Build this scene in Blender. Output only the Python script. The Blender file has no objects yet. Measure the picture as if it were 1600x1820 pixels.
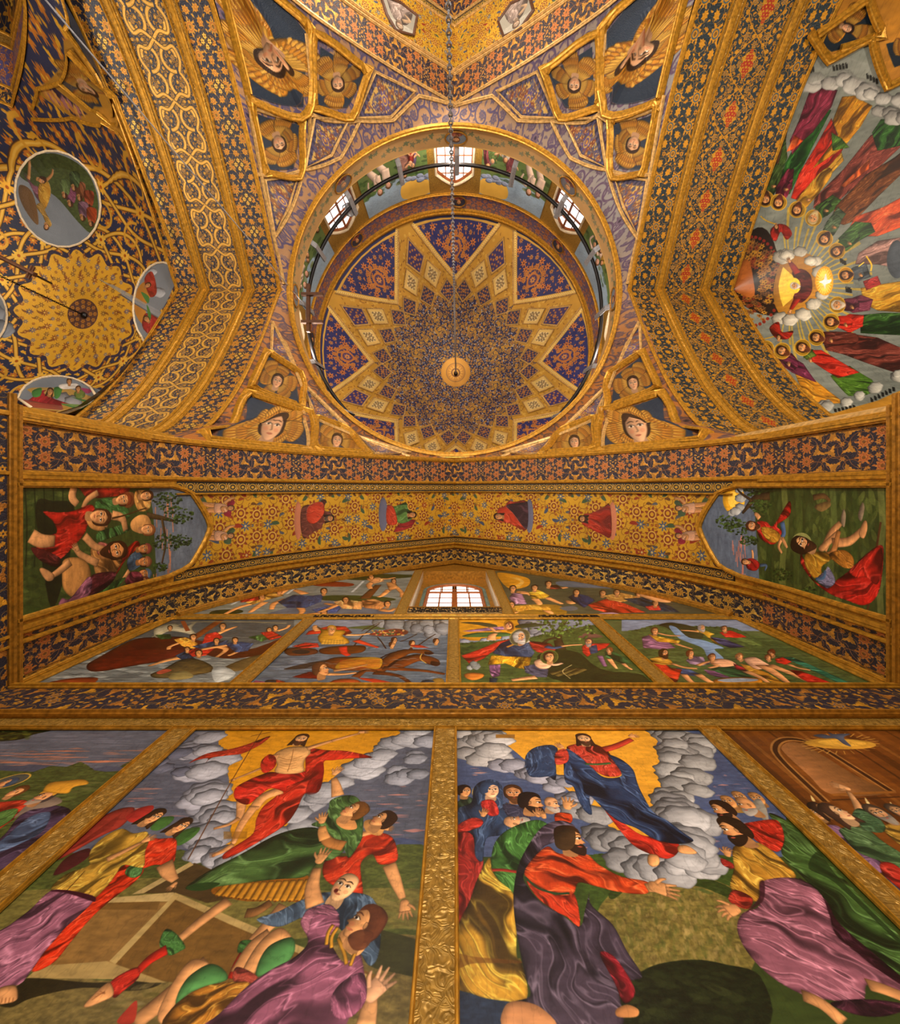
import bpy, bmesh, math, random
import numpy as np
from mathutils import Vector, Matrix

# ------------------------------------------------------------------ camera, sky, lamps, exposure
SC = bpy.context.scene
COL = SC.collection
F, VX, VY = 800.0, 808.0, 868.0          # focal length and zenith point, in the pixels of the 1600 x 1820 frame
cam_data = bpy.data.cameras.new('camera')
cam = bpy.data.objects.new('camera', cam_data)
COL.objects.link(cam)
cam.location = (0, 0, 0)                 # eye height; the floor lies 1.6 m below
cam.rotation_euler = (math.pi, 0, 0)     # looks straight up, the near wall at the foot of the picture
cam_data.sensor_fit = 'HORIZONTAL'
cam_data.sensor_width = 36.0
cam_data.lens = 36.0 * F / 1600.0
cam_data.shift_x = (800 - VX) / 1600.0
cam_data.shift_y = (VY - 910) / 1600.0
cam_data.clip_start = 0.05
cam_data.clip_end = 400
SC.camera = cam

world = bpy.data.worlds.new('sky')
SC.world = world
world.use_nodes = True
wb = world.node_tree.nodes['Background']
wb.inputs[0].default_value = (0.93, 0.96, 1.0, 1)
wb.inputs[1].default_value = 1.0

SC.view_settings.view_transform = 'Standard'
SC.view_settings.look = 'None'
SC.view_settings.exposure = 0.0
SC.view_settings.gamma = 1.0
SC.view_settings.use_curve_mapping = False
SC.cycles.use_denoising = True
SC.cycles.max_bounces = 5
SC.cycles.diffuse_bounces = 3
SC.cycles.glossy_bounces = 2
SC.cycles.caustics_reflective = False
SC.cycles.caustics_refractive = False


def lamp(name, loc, power, radius, colour=(1, 0.91, 0.78)):
    d = bpy.data.lights.new(name, 'POINT')
    d.energy = power
    d.shadow_soft_size = radius
    d.color = colour
    o = bpy.data.objects.new(name, d)
    o.location = loc
    COL.objects.link(o)
    return o


# chandeliers under the two chains, uplighters on the ledges, and added fill lights
lamp('chandelier_and_fill', (0.0, -5.3, 1.9), 1000, 0.7)
up = lamp('upward_fill_spot', (0.0, -5.3, 1.7), 3400, 0.6)
sd = bpy.data.lights.new('upward_fill_spot', 'SPOT')      # added spot: its upward cone lights the vaults, spares the lower wall
sd.energy, sd.shadow_soft_size, sd.color, sd.spot_size, sd.spot_blend = 3400, 0.6, (1, 0.91, 0.78), math.radians(160), 1.0
up.data = sd
up.rotation_euler = (math.pi, 0, 0)
lamp('chandelier_and_fill', (0.4, -12.4, 2.6), 1900, 0.6)  # fill added for the far arch, no chandelier known there
lamp('chandelier_and_fill', (-10.5, -5.3, 2.6), 1700, 0.6)
lamp('chandelier_and_fill', (9.6, -5.3, 1.0), 1250, 0.6)  # fill added to light the apse, no chandelier known there
lamp('floor_fill', (-3.0, -1.6, -0.9), 88, 0.4)  # pair of unseen fill lights added to brighten the lower paintings
lamp('floor_fill', (3.0, -1.6, -0.9), 88, 0.4)
lamp('ledge_uplighter', (-9.6, -6.2, 8.5), 190, 0.2)
lamp('ledge_uplighter', (0.0, -9.8, 13.1), 260, 0.1)
lamp('ledge_uplighter', (-4.4, -4.0, 13.2), 230, 0.1)
lamp('ledge_uplighter', (4.4, -4.0, 13.2), 230, 0.1)
lamp('ledge_uplighter', (-0.9, -12.2, 8.6), 300, 0.25)
# ------------------------------------------------------------------ drawing on flat arrays: the painted decoration of the surfaces
def srgb(c):
    if isinstance(c, str):
        return np.array([int(c[i:i + 2], 16) / 255 for i in (0, 2, 4)], np.float32)
    return np.array(c, np.float32)


def pts(s):
    """'x,y x,y ...' -> array"""
    if isinstance(s, str):
        return np.array([[float(v) for v in p.split(',')] for p in s.split()])
    return np.array(s, float)


def smooth(P, k=5, closed=True):
    n = len(P)
    if closed:
        A, B, C, D = np.roll(P, 1, 0), P, np.roll(P, -1, 0), np.roll(P, -2, 0)
    else:
        Q = np.vstack([2 * P[0] - P[1], P, 2 * P[-1] - P[-2]])
        A, B, C, D = Q[:-3], Q[1:-2], Q[2:-1], Q[3:]
    out = []
    for t in np.arange(k) / k:
        out.append(0.5 * (2 * B + (C - A) * t + (2 * A - 5 * B + 4 * C - D) * t * t + (3 * B - A - 3 * C + D) * t ** 3))
    R = np.stack(out, 1).reshape(-1, 2)
    return R if closed else np.vstack([R, P[-1:]])


def blur(a, r):
    r = int(max(1, r))
    for ax in (0, 1):
        for _ in range(2):
            p = np.pad(a, [(r + 1, r) if i == ax else (0, 0) for i in range(2)], mode='edge')
            c = np.cumsum(p, axis=ax)
            n = a.shape[ax]
            a = (c[2 * r + 1:2 * r + 1 + n] - c[:n]) / (2 * r + 1) if ax == 0 else (c[:, 2 * r + 1:2 * r + 1 + n] - c[:, :n]) / (2 * r + 1)
    return a


_NZ = np.random.RandomState(7).rand(256, 256).astype(np.float32)


def vnoise(x, y):
    xi = np.floor(x).astype(int); yi = np.floor(y).astype(int)
    fx = x - xi; fy = y - yi
    fx = fx * fx * (3 - 2 * fx); fy = fy * fy * (3 - 2 * fy)
    a = _NZ[yi % 256, xi % 256]; b = _NZ[yi % 256, (xi + 1) % 256]
    c = _NZ[(yi + 1) % 256, xi % 256]; d = _NZ[(yi + 1) % 256, (xi + 1) % 256]
    return (a * (1 - fx) + b * fx) * (1 - fy) + (c * (1 - fx) + d * fx) * fy


def fbm(x, y, o=3):
    return sum(vnoise(x * 2 ** i + 17 * i, y * 2 ** i + 31 * i) / 2 ** i for i in range(o)) / (2 - 2.0 ** (1 - o))


class Cv:
    """A canvas lying on a surface. fn maps a measured point of the photograph to canvas pixels on that surface."""

    curved = False      # local frames follow the slant of the surface as measured
    hard = False        # angular drapery

    def __init__(self, w, h, bg, fn=None, wrap=False):
        self.w, self.h, self.wrap = int(w), int(h), wrap
        self.a = np.empty((self.h, self.w, 3), np.float32)
        self.a[:] = srgb(bg)
        self.fn = fn or (lambda x, y: (x, y))

    def at(self, P):
        P = pts(P)
        return np.array([self.fn(x, y) for x, y in P])

    def sc(self, x, y):
        a = np.array(self.fn(x - 1, y)); b = np.array(self.fn(x + 1, y))
        if not self.curved:
            return float(np.hypot(*(b - a))) / 2
        c = np.array(self.fn(x, y - 1)); d = np.array(self.fn(x, y + 1))
        return math.sqrt(abs(float(np.linalg.det(np.stack([b - a, d - c]))))) / 2

    def fr(self, x, y, r, ang):
        """local frame of a painted figure: r in photograph pixels. Upright on walls; on vaults it follows the surface as measured"""
        if not self.curved:
            return frame(self.fn(x, y), self.sc(x, y) * r, ang)
        e = 2.0
        J = np.stack([(np.array(self.fn(x + e, y)) - np.array(self.fn(x - e, y))) / (2 * e), (np.array(self.fn(x, y + e)) - np.array(self.fn(x, y - e))) / (2 * e)], 1)
        c = np.array(self.fn(x, y))
        R = np.array([[math.cos(ang), -math.sin(ang)], [math.sin(ang), math.cos(ang)]]) * r
        A = (J @ R).T
        return lambda L: c + np.array(L, float) @ A

    def cover(self, P):
        x0, y0 = np.floor(P.min(0)).astype(int) - 1
        x1, y1 = np.ceil(P.max(0)).astype(int) + 2
        if not self.wrap:
            x0 = max(x0, 0); y0 = max(y0, 0); x1 = min(x1, self.w); y1 = min(y1, self.h)
        if x1 - x0 < 1 or y1 - y0 < 1:
            return None
        W, H = x1 - x0, y1 - y0
        SS = 3
        A = P; B = np.roll(P, -1, 0)
        ya, yb = A[:, 1], B[:, 1]
        keep = ya != yb
        A, B, ya, yb = A[keep], B[keep], ya[keep], yb[keep]
        lo = np.minimum(ya, yb); hi = np.maximum(ya, yb); sg = np.where(yb > ya, 1.0, -1.0)
        k0 = np.clip(np.ceil((lo - y0) * SS - 0.5), 0, H * SS).astype(int)
        k1 = np.clip(np.ceil((hi - y0) * SS - 0.5), 0, H * SS).astype(int)
        n = k1 - k0
        n = np.maximum(n, 0)
        if n.sum() == 0:
            return None
        e = np.repeat(np.arange(len(n)), n)
        k = np.arange(n.sum()) - np.repeat(np.cumsum(n) - n, n) + np.repeat(k0, n)
        yy = y0 + (k + 0.5) / SS
        xx = A[e, 0] + (yy - ya[e]) / (yb[e] - ya[e]) * (B[e, 0] - A[e, 0]) - x0
        xx = np.clip(xx, 0, W - 1e-3)
        xi = xx.astype(int); fr = xx - xi
        acc = np.zeros((H, W + 2), np.float64)
        row = k // SS
        s = sg[e] / SS
        np.add.at(acc, (row, xi), s * (1 - fr))
        np.add.at(acc, (row, xi + 1), s * fr)
        m = np.clip(np.abs(np.cumsum(acc, 1)[:, :W]), 0, 1).astype(np.float32)
        return x0, y0, x1, y1, m

    def comp(self, x0, y0, x1, y1, m, col):
        iy = np.arange(y0, y1); ix = np.arange(x0, x1)
        if self.wrap:
            iy = iy % self.h; ix = ix % self.w
            s = np.ix_(iy, ix)
        else:
            s = (slice(y0, y1), slice(x0, x1))
        m = m[..., None]
        self.a[s] = self.a[s] * (1 - m) + col * m

    def poly(self, P, col, al=1.0, puff=0, pr=None, fold=None, outline=0, grad=None, tex=0):
        """Filled shape in canvas pixels. puff: rounded brushwork; fold=(angle, width, strength): painted drapery."""
        r = self.cover(P)
        if r is None:
            return
        x0, y0, x1, y1, m = r
        c = srgb(col)
        C = np.broadcast_to(c, m.shape + (3,)).copy()
        H, W = m.shape
        if puff or outline:
            rr = pr or max(2, 0.16 * min(H, W))
            pad = int(rr * 2)
            mp = np.pad(m, pad)
            b = blur(mp, rr)
            if puff:
                gy, gx = np.gradient(b)
                g = (-(gx * -0.55 + gy * -0.83)) * rr * 1.7
                g = g[pad:-pad, pad:-pad]; bb = b[pad:-pad, pad:-pad]
                sh = 1 + puff * .75 * (-g * 1.0 + (bb - 0.85) * 0.7)
                C = C * np.clip(sh, 0.45, 1.45)[..., None]
            if outline:
                b2 = blur(mp, max(1, rr * 0.25))[pad:-pad, pad:-pad]
                C = C * (1 - outline * np.clip(1 - (b2 - 0.5) * 2, 0, 1))[..., None]
        if fold or tex or grad:
            yy, xx = np.mgrid[y0:y1, x0:x1].astype(np.float32)
        if fold:
            an, wd, stg = fold
            ca, sa = math.cos(an), math.sin(an)
            u = (xx * ca + yy * sa); v = (-xx * sa + yy * ca)
            wob = (fbm(u / (wd * 4.5) + 3.3, v / (wd * 4.5) + 1.7, 2) - 0.5) * 3.0
            n2 = fbm(v / (wd * 1.7) + wob + 40, u / (wd * 8) + 5.1, 2)
            dk = np.clip((0.5 - n2) * 4.5, 0, 1)
            m1 = fbm(v / (wd * 1.0) + wob * 1.4 + 20, u / (wd * 4.5) + 9.1, 2)
            r1 = 1 - np.abs(m1 - .5) * 2
            hi = np.clip((r1 - .84) / .16, 0, 1) ** 1.5
            r2 = 1 - np.abs(m1 - .56) * 2
            lo = np.clip((r2 - .8) / .2, 0, 1)
            m2_ = fbm(v / (wd * .45) + wob * 3, u / (wd * 2.4) + 2.2, 2)
            fine = np.clip((1 - np.abs(m2_ - .5) * 2 - .84) / .16, 0, 1) * np.clip((n2 - .42) * 5, 0, 1)
            C = C * (1 - stg * (0.55 * dk + .28 * lo * (1 - dk)))[..., None]
            lite = np.clip(c * 1.45 + .14, 0, 1)
            f_ = (stg * np.clip(.62 * hi * (1 - .7 * dk) + .45 * fine, 0, .8))[..., None]
            C = C * (1 - f_) + lite * f_
        if tex:
            n = fbm(xx / 9, yy / 4, 3) - 0.5
            C = C * (1 + tex * n)[..., None]
        if grad is not None:
            c2, ax = grad
            t = ((yy - y0) / max(H - 1, 1) if ax == 'y' else (xx - x0) / max(W - 1, 1))[..., None]
            C = C * (1 - t) + srgb(c2) * t
        self.comp(x0, y0, x1, y1, m * al, np.clip(C, 0, 1))

    # --- shapes given by points measured on the photograph
    def sh(self, s, col, sm=True, **k):
        P = self.at(s)
        if sm and len(P) > 2:
            P = smooth(P, 5)
        self.poly(P, col, **k)

    def line(self, P, wd, col, al=1.0, taper=0, **k):
        """stroke in canvas pixels; wd number or list"""
        P = np.asarray(P, float)
        if len(P) > 2:
            P = smooth(P, 5, False)
        d = np.gradient(P, axis=0)
        d /= np.maximum(np.hypot(d[:, 0], d[:, 1]), 1e-6)[:, None]
        nn = np.stack([-d[:, 1], d[:, 0]], 1)
        t = np.linspace(0, 1, len(P))
        w = np.interp(t, np.linspace(0, 1, len(wd)), wd) if hasattr(wd, '__len__') else np.full(len(P), float(wd))
        if taper:
            w = w * (1 - taper * t)
        w = w[:, None] / 2
        self.poly(np.vstack([P + nn * w, (P - nn * w)[::-1]]), col, al, **k)

    def ln(self, s, wd, col, al=1.0, **k):
        """stroke through photograph points, width in photograph pixels"""
        P0 = pts(s)
        q = self.sc(*P0[len(P0) // 2])
        wd = [w * q for w in wd] if hasattr(wd, '__len__') else wd * q
        self.line(self.at(P0), wd, col, al, **k)

    def ell(self, c, rx, ry, col, ang=0, al=1.0, n=28, **k):
        t = np.linspace(0, 2 * math.pi, n, endpoint=False)
        x = np.cos(t) * rx; y = np.sin(t) * ry
        ca, sa = math.cos(ang), math.sin(ang)
        self.poly(np.stack([c[0] + x * ca - y * sa, c[1] + x * sa + y * ca], 1), col, al, **k)

    def el(self, x, y, rx, ry, col, ang=0, **k):
        """ellipse at a photograph point; radii in photograph pixels, upright on the surface"""
        t = np.linspace(0, 2 * math.pi, 28, endpoint=False)
        self.poly(self.fr(x, y, 1, ang)(np.stack([np.cos(t) * rx, np.sin(t) * ry], 1)), col, **k)

    def finish(self, amt=.16, sx=26, sy=9, con=1.12):
        """brushwork, craquelure and the depth of varnish"""
        yy, xx = np.mgrid[0:self.h, 0:self.w].astype(np.float32)
        n = fbm(xx / sx, yy / sy, 4) - .5
        n2 = fbm(xx / (sx * 5), yy / (sy * 12), 3) - .5
        self.a *= (1 + amt * n * 2 + amt * n2 * 1.2)[..., None]
        cr = 1 - np.abs(fbm(xx / 14 + 50, yy / 40 + 9, 3) - .5) * 2
        self.a *= (1 - .10 * np.clip((cr - .93) / .07, 0, 1))[..., None]
        m = self.a.mean((0, 1))
        self.a = np.clip(m * .9 + (self.a - m * .96) * con, 0, 1)

    def image(self, name):
        im = bpy.data.images.new(name, self.w, self.h, alpha=False)
        buf = np.ones((self.h, self.w, 4), np.float32)
        buf[..., :3] = np.clip(self.a[::-1], 0, 1)
        im.pixels.foreach_set(buf.ravel())
        im.update()
        return im


# --- figures of the murals
SKIN = 'c58d5a'


def frame(c, q, ang):
    ca, sa = math.cos(ang), math.sin(ang)
    return lambda L: np.stack([c[0] + (np.array(L, float)[:, 0] * ca - np.array(L, float)[:, 1] * sa) * q,
                               c[1] + (np.array(L, float)[:, 0] * sa + np.array(L, float)[:, 1] * ca) * q], 1)


def head(cv, x, y, w, face=0, tilt=0, hair='3a2415', beard=None, skin=SKIN, long=False, halo=None, cap=None, bald=False, local=None):
    """w: head width in photograph pixels. face -1 looks left .. 0 front .. 1 right. tilt in degrees (clockwise)."""
    q = cv.sc(x, y) * w / 2
    T = cv.fr(x, y, w / 2, math.radians(tilt))
    if cv.hard:                 # the painters squared these small heads
        T0 = T; T = lambda L: T0(np.array(L, float) * [.98, .76])
    f = face
    if halo:
        cv.poly(T([[math.cos(t) * 1.75, math.sin(t) * 1.75 - .1] for t in np.linspace(0, 6.28, 30)]), halo)
        cv.poly(T([[math.cos(t) * 1.6, math.sin(t) * 1.6 - .1] for t in np.linspace(0, 6.28, 30)]), srgb(halo) * .72)
    # hair at the back
    if not bald:
        hb = [[-1.05, -.2], [-.85, -1.05], [0, -1.42], [.85, -1.05], [1.05, -.2], [.95, .5], [.5, .9], [-.5, .9], [-.95, .5]]
        hb = [[a - f * .28, b] for a, b in hb]
        if long:
            hb = [[a - f * .28, b] for a, b in [[-1.0, -.2], [-.85, -1.05], [0, -1.42], [.85, -1.05], [1.0, -.2], [1.15, .8], [1.25, 1.7], [.6, 1.5], [-.6, 1.5], [-1.25, 1.7], [-1.15, .8]]]
        cv.poly(smooth(T(hb)), hair, puff=.35, outline=.3)
    # neck
    cv.poly(smooth(T([[-.42 - f * .2, .6], [.42 - f * .2, .6], [.5 - f * .3, 1.6], [-.5 - f * .3, 1.6]])), srgb(skin) * .82)
    # face
    if abs(f) < .65:
        fc = [[0 + f * .1, -1.15], [.62, -.9], [.82, -.2], [.74, .45], [.38, 1.02], [f * .12, 1.2], [-.38, 1.02], [-.74, .45], [-.82, -.2], [-.62, -.9]]
    else:
        s = 1 if f > 0 else -1
        fc = [[0, -1.2], [.55 * s, -1.0], [.78 * s, -.45], [.74 * s, -.22], [.8 * s, -.02], [1.02 * s, .28], [.8 * s, .38], [.84 * s, .6], [.74 * s, .8], [.62 * s, 1.08], [.2 * s, 1.08], [-.4 * s, .7], [-.75 * s, .2], [-.8 * s, -.5], [-.5 * s, -1.05]]
    cv.poly(smooth(T(fc)), skin, puff=.55, outline=.3)
    e = .28 + .05 * abs(f)
    dk = srgb(skin) * .38
    for sgn in (-1, 1):
        ex = f * .34 + sgn * .36 * (1 - .35 * abs(f))
        if abs(f) > .65 and sgn * f < 0:
            continue
        if w * cv.sc(x, y) > 14:
            cv.poly(smooth(T([[ex - .24, -.12], [ex, -.24], [ex + .24, -.12], [ex, -.02]]), 4), 'e8dccb')
            cv.poly(T([[ex + f * .06 + .1 * math.cos(t), -.13 + .1 * math.sin(t)] for t in np.linspace(0, 6.28, 10)]), '241408')
            cv.line(T([[ex - .26, -.13], [ex, -.27], [ex + .26, -.12]]), q * .07, dk, .9)
        else:
            cv.poly(T([[ex + .16 * math.cos(t), -.13 + .1 * math.sin(t)] for t in np.linspace(0, 6.28, 10)]), dk)
        cv.line(T([[ex - .3, -.4], [ex, -.52], [ex + .28, -.42]]), [q * .05, q * .11, q * .04], srgb(hair) * .8, .9)
    if abs(f) < .65:
        cv.line(T([[f * .42 - .08, -.2], [f * .5 + .06 * (1 if f >= 0 else -1), .28], [f * .42 - .1 * (1 if f >= 0 else -1), .36]]), q * .09, srgb(skin) * .62, .9)
        mx = f * .36
    else:
        mx = f * .55
    cv.poly(smooth(T([[mx - .26, .62], [mx - .06, .55], [mx, .58], [mx + .06, .55], [mx + .26, .62], [mx, .72]]), 4), 'a05a40', .85)
    cv.poly(T([[-.42 + f * .2 + .2 * math.cos(t), .3 + .16 * math.sin(t)] for t in np.linspace(0, 6.28, 14)]), 'c96a48', .3)
    cv.poly(T([[.42 + f * .2 + .2 * math.cos(t), .3 + .16 * math.sin(t)] for t in np.linspace(0, 6.28, 14)]), 'c96a48', .3)
    if beard:
        b = [[-.8, .05], [-.55, .42], [-.25 + f * .3, .46], [f * .4, .52], [.25 + f * .3, .46], [.55, .42], [.8, .05], [.72, .85], [.3 + f * .3, 1.5], [f * .35, 1.65], [-.3 + f * .3, 1.5], [-.72, .85]]
        if f > .65:
            b = b[1:6] + [[.8, .45], [.98, .9], [.75, 1.5], [.1, 1.35], [-.55, .8]]
        if f < -.65:
            b = [[-.8, .45]] + b[2:6] + [[.6, .3], [.55, .8], [-.1, 1.35], [-.75, 1.5], [-.98, .9]]
        cv.poly(smooth(T(b)), beard, puff=.3, al=.95)
        cv.poly(smooth(T([[mx - .2, .68], [mx, .62], [mx + .2, .68], [mx, .76]]), 4), 'a04c38')
    # hairline
    if cap:
        cv.poly(smooth(T([[-.98, -.35], [-.5, -.72], [0, -.78], [.5, -.72], [.98, -.35], [.95, -1.1], [0, -1.6], [-.95, -1.1]])), cap, puff=.4)
    elif not bald:
        s = 1 if f > 0 else -1
        hl = [[-.9, -.15], [-.75, -.55], [-.2, -.9], [0, -.98], [.2, -.9], [.75, -.55], [.9, -.15], [1.0, -.7], [.6, -1.28], [0, -1.45], [-.6, -1.28], [-1.0, -.7]]
        if abs(f) > .4:
            hl = [[.72 * s, -.62], [.3 * s, -.85], [-.1 * s, -.55], [-.3 * s, .0], [-.35 * s, .35], [-.9 * s, .5], [-1.12 * s, -.2], [-.85 * s, -1.05], [0, -1.42], [.6 * s, -1.12]]
        cv.poly(smooth(T(hl)), hair, puff=.3)
    if abs(f) > .65:
        s = 1 if f > 0 else -1
        cv.poly(smooth(T([[-.3 * s, -.15], [-.12 * s, -.2], [-.1 * s, .1], [-.24 * s, .28], [-.36 * s, .1]]), 4), srgb(skin) * .88, outline=.5)


def hand(cv, x, y, size, ang, skin=SKIN, spread=.35, flip=1, curl=0):
    """open painted hand; ang: direction of the fingers in degrees (0 right, 90 down)"""
    q = cv.sc(x, y) * size
    T = cv.fr(x, y, size, math.radians(ang))
    cv.poly(smooth(T([[-.5, -.2], [-.1, -.34], [.3, -.32], [.36, 0], [.3, .32], [-.1, .3], [-.5, .18]])), skin, puff=.4, outline=.25)
    for i, (o, L) in enumerate(((-.25, .5), (-.09, .6), (.08, .58), (.24, .45))):
        a = (i - 1.5) * spread * .5
        b = a + curl
        P = [[.2, o], [.2 + L * .5 * math.cos(a), o + L * .5 * math.sin(a)], [.2 + L * .5 * (math.cos(a) + math.cos(b)), o + L * .5 * (math.sin(a) + math.sin(b))]]
        cv.line(T(P), [q * .17, q * .15, q * .08], srgb(skin) * (1.02 - .05 * i), puff=.3, outline=.3)
    cv.line(T([[-.2, -.22 * flip], [.05, -.5 * flip], [.28, -.62 * flip]]), [q * .2, q * .17, q * .09], skin, puff=.3, outline=.3)


def limb(cv, s, w, skin=SKIN, **k):
    k.setdefault('puff', .55); k.setdefault('outline', .3)
    cv.ln(s, w, skin, **k)


def robe(cv, s, col, ang=70, wd=9, st=.85, sm=True, puff=.28, outline=.35):
    """painted drapery: outline points of the photograph, fold direction in degrees"""
    P = pts(s)
    q = cv.sc(*P.mean(0))
    sm = sm and not cv.hard
    cv.sh(s, col, sm=sm, fold=(math.radians(ang), wd * q, st), puff=puff, pr=max(3, wd * q * .8), outline=outline)


def cloud(cv, s, r, col='8f8b86', seed=1):
    """bank of round painted clouds following the points"""
    rnd = random.Random(seed)
    P = pts(s)
    r = r * 1.4
    for i, (x, y) in enumerate(P):
        for j in range(1 + i % 2):
            rr = r * rnd.uniform(.65, 1.15)
            xx = x + rnd.uniform(-.45, .45) * r; yy = y + rnd.uniform(-.4, .4) * r
            c = srgb(col) * rnd.uniform(.92, 1.1)
            q = cv.sc(xx, yy) * rr
            T = cv.fr(xx, yy, rr, rnd.uniform(-.3, .3))
            n = 13
            L = [[math.cos(t) * (1.15 + .09 * math.cos(t * 7)), math.sin(t) * (.85 + .07 * math.sin(t * 6))] for t in np.linspace(0, 6.283, 40, endpoint=False)]
            cv.poly(T(L), c, puff=.6, outline=.28, pr=max(3, q * .3))
            T2 = cv.fr(xx - rr * .08, yy - rr * .06, rr * .68, rnd.uniform(-.3, .3))
            cv.poly(T2(L), np.minimum(c * 1.13, 1), .75, puff=.3, pr=max(3, q * .4))


def angel_face(cv, x, y, w, tilt, wings, hair='2a1608'):
    """seraph of a pendentive panel: fan wings given as (angle, length, width) around the head"""
    q0 = cv.sc(x, y)
    c = np.array(cv.fn(x, y))
    for (a, L, wd) in wings:
        q = q0
        T = cv.fr(x, y, 1, math.radians(a))
        out = [[w * .2, -wd * .1], [L * .4, -wd * .42], [L * .8, -wd * .5], [L, -wd * .2], [L * .96, wd * .3], [L * .75, wd * .5], [L * .4, wd * .36], [w * .2, wd * .1]]
        cv.poly(smooth(T(out)), 'b87a24', puff=.3, outline=.6)
        n = 9
        for lay, (r0, r1) in enumerate(((.62, .98), (.42, .78), (.2, .56))):
            for i in range(n):
                t = (i + .5) / n - .5
                P = [[L * r0, t * wd * .8 * min(1, r0 + .25)], [L * (r0 + r1) / 2, t * wd * .95 * min(1, r0 + .45)], [L * r1 * (1 - .5 * t * t), t * wd * .95]]
                cv.line(T(P), [q * wd * .05, q * wd * .105, q * wd * .06], ('d8a040', 'c8862c', 'dca848')[lay], outline=.5)
                cv.line(T([[u, v + wd * .05] for u, v in P]), q * max(.7, wd * .014), '5a2410', .8)
    head(cv, x, y, w * 1.35, 0, tilt, hair=hair, skin='c99a74')


# --- ornament
def flower(cv, x, y, r, col, n=8, core=None, rot=0, ring=None, depth=.22):
    t = np.linspace(0, 2 * math.pi, max(24, n * 5), endpoint=False)
    rr = r * (1 - depth + depth * np.cos(n * t))
    cv.poly(np.stack([x + rr * np.cos(t + rot), y + rr * np.sin(t + rot)], 1), col)
    if ring is not None:
        cv.ell((x, y), r * .58, r * .58, ring, n=16)
        cv.ell((x, y), r * .42, r * .42, col, n=16)
    if core is not None:
        cv.ell((x, y), r * .24, r * .24, core, n=12)


def leaf(cv, x, y, L, a, col, bend=.5, wd=.28, serr=False):
    t = np.linspace(0, 1, 9)
    ang = a + bend * (t - .2) * 1.6
    px = x + np.concatenate([[0], np.cumsum(np.cos(ang[:-1]))]) * L / 8
    py = y + np.concatenate([[0], np.cumsum(np.sin(ang[:-1]))]) * L / 8
    w = np.sin(np.pi * t ** .75) * L * wd
    if serr:
        w = w * (1 + .35 * np.cos(t * 8 * np.pi))
    nx, ny = -np.sin(ang), np.cos(ang)
    A = np.stack([px + nx * w * .5, py + ny * w * .5], 1)
    B = np.stack([px - nx * w * .5, py - ny * w * .5], 1)
    cv.poly(np.vstack([A, B[::-1]]), col)


def palmette(cv, x, y, r, a, col, core=None, core2=None):
    L = [[1.25, 0], [.8, .22], [.75, .6], [.35, .55], [.1, .85], [-.2, .5], [-.75, .55], [-.6, .1], [-1.0, 0]]
    L = L + [[u, -v] for u, v in L[-2:0:-1]]
    T = frame((x, y), r, a)
    cv.poly(smooth(T(L), 3), col)
    if core is not None:
        cv.poly(smooth(T([[u * .55, v * .55] for u, v in L]), 3), core)
        cv.poly(smooth(T([[u * .36, v * .36] for u, v in L]), 3), core2 if core2 is not None else col)


def tendril(cv, x, y, r, a, col, wd, turns=1.2, s=1):
    t = np.linspace(0, 1, 14)
    th = a + s * turns * 2 * math.pi * t
    rr = r * (1 - .78 * t)
    cv.line(np.stack([x + rr * np.cos(th), y + rr * np.sin(th)], 1), wd, col)


def scatter(w, h, seed, specs, sym=4):
    """packed positions for ornament inside a w x h tile, mirror-symmetric; specs: list of (radius, count)"""
    rnd = random.Random(seed)
    done, out = [], []
    W = w / 2 if sym >= 2 else w
    H = h / 2 if sym >= 4 else h

    def d(a, b):
        dx = abs(a[0] - b[0]); dx = min(dx, w - dx)
        dy = abs(a[1] - b[1])
        return math.hypot(dx, dy)
    for k, (r, n) in enumerate(specs):
        made = 0
        for _ in range(n * 60):
            if made >= n:
                break
            x, y = rnd.uniform(0, W), rnd.uniform(r * .6, H - (0 if sym >= 4 else r * .6))
            if rnd.random() < .3:
                x = rnd.choice((0, W))
            if sym >= 4 and rnd.random() < .2:
                y = H
            cs = {(x, y)}
            if sym >= 2: cs |= {((w - a) % w, b) for a, b in cs}
            if sym >= 4: cs |= {(a, h - b) for a, b in cs}
            cs = list(cs)
            ok = all(d(c, (dx, dy)) > (r + dr) * .94 for c in cs[:1] for dx, dy, dr, _ in done)
            own = all(d(cs[0], c) > 1.8 * r or d(cs[0], c) < 1 for c in cs[1:])
            if ok and own:
                a = rnd.uniform(0, 6.28)
                for (u, v) in cs:
                    done.append((u, v, r, k))
                    m1 = -1 if u > W and sym >= 2 else 1
                    m2 = -1 if sym >= 4 and v > H else 1
                    out.append((u, v, r, k, math.atan2(math.sin(a) * m2, math.cos(a) * m1), m1 * m2))
                made += 1
    return out


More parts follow.
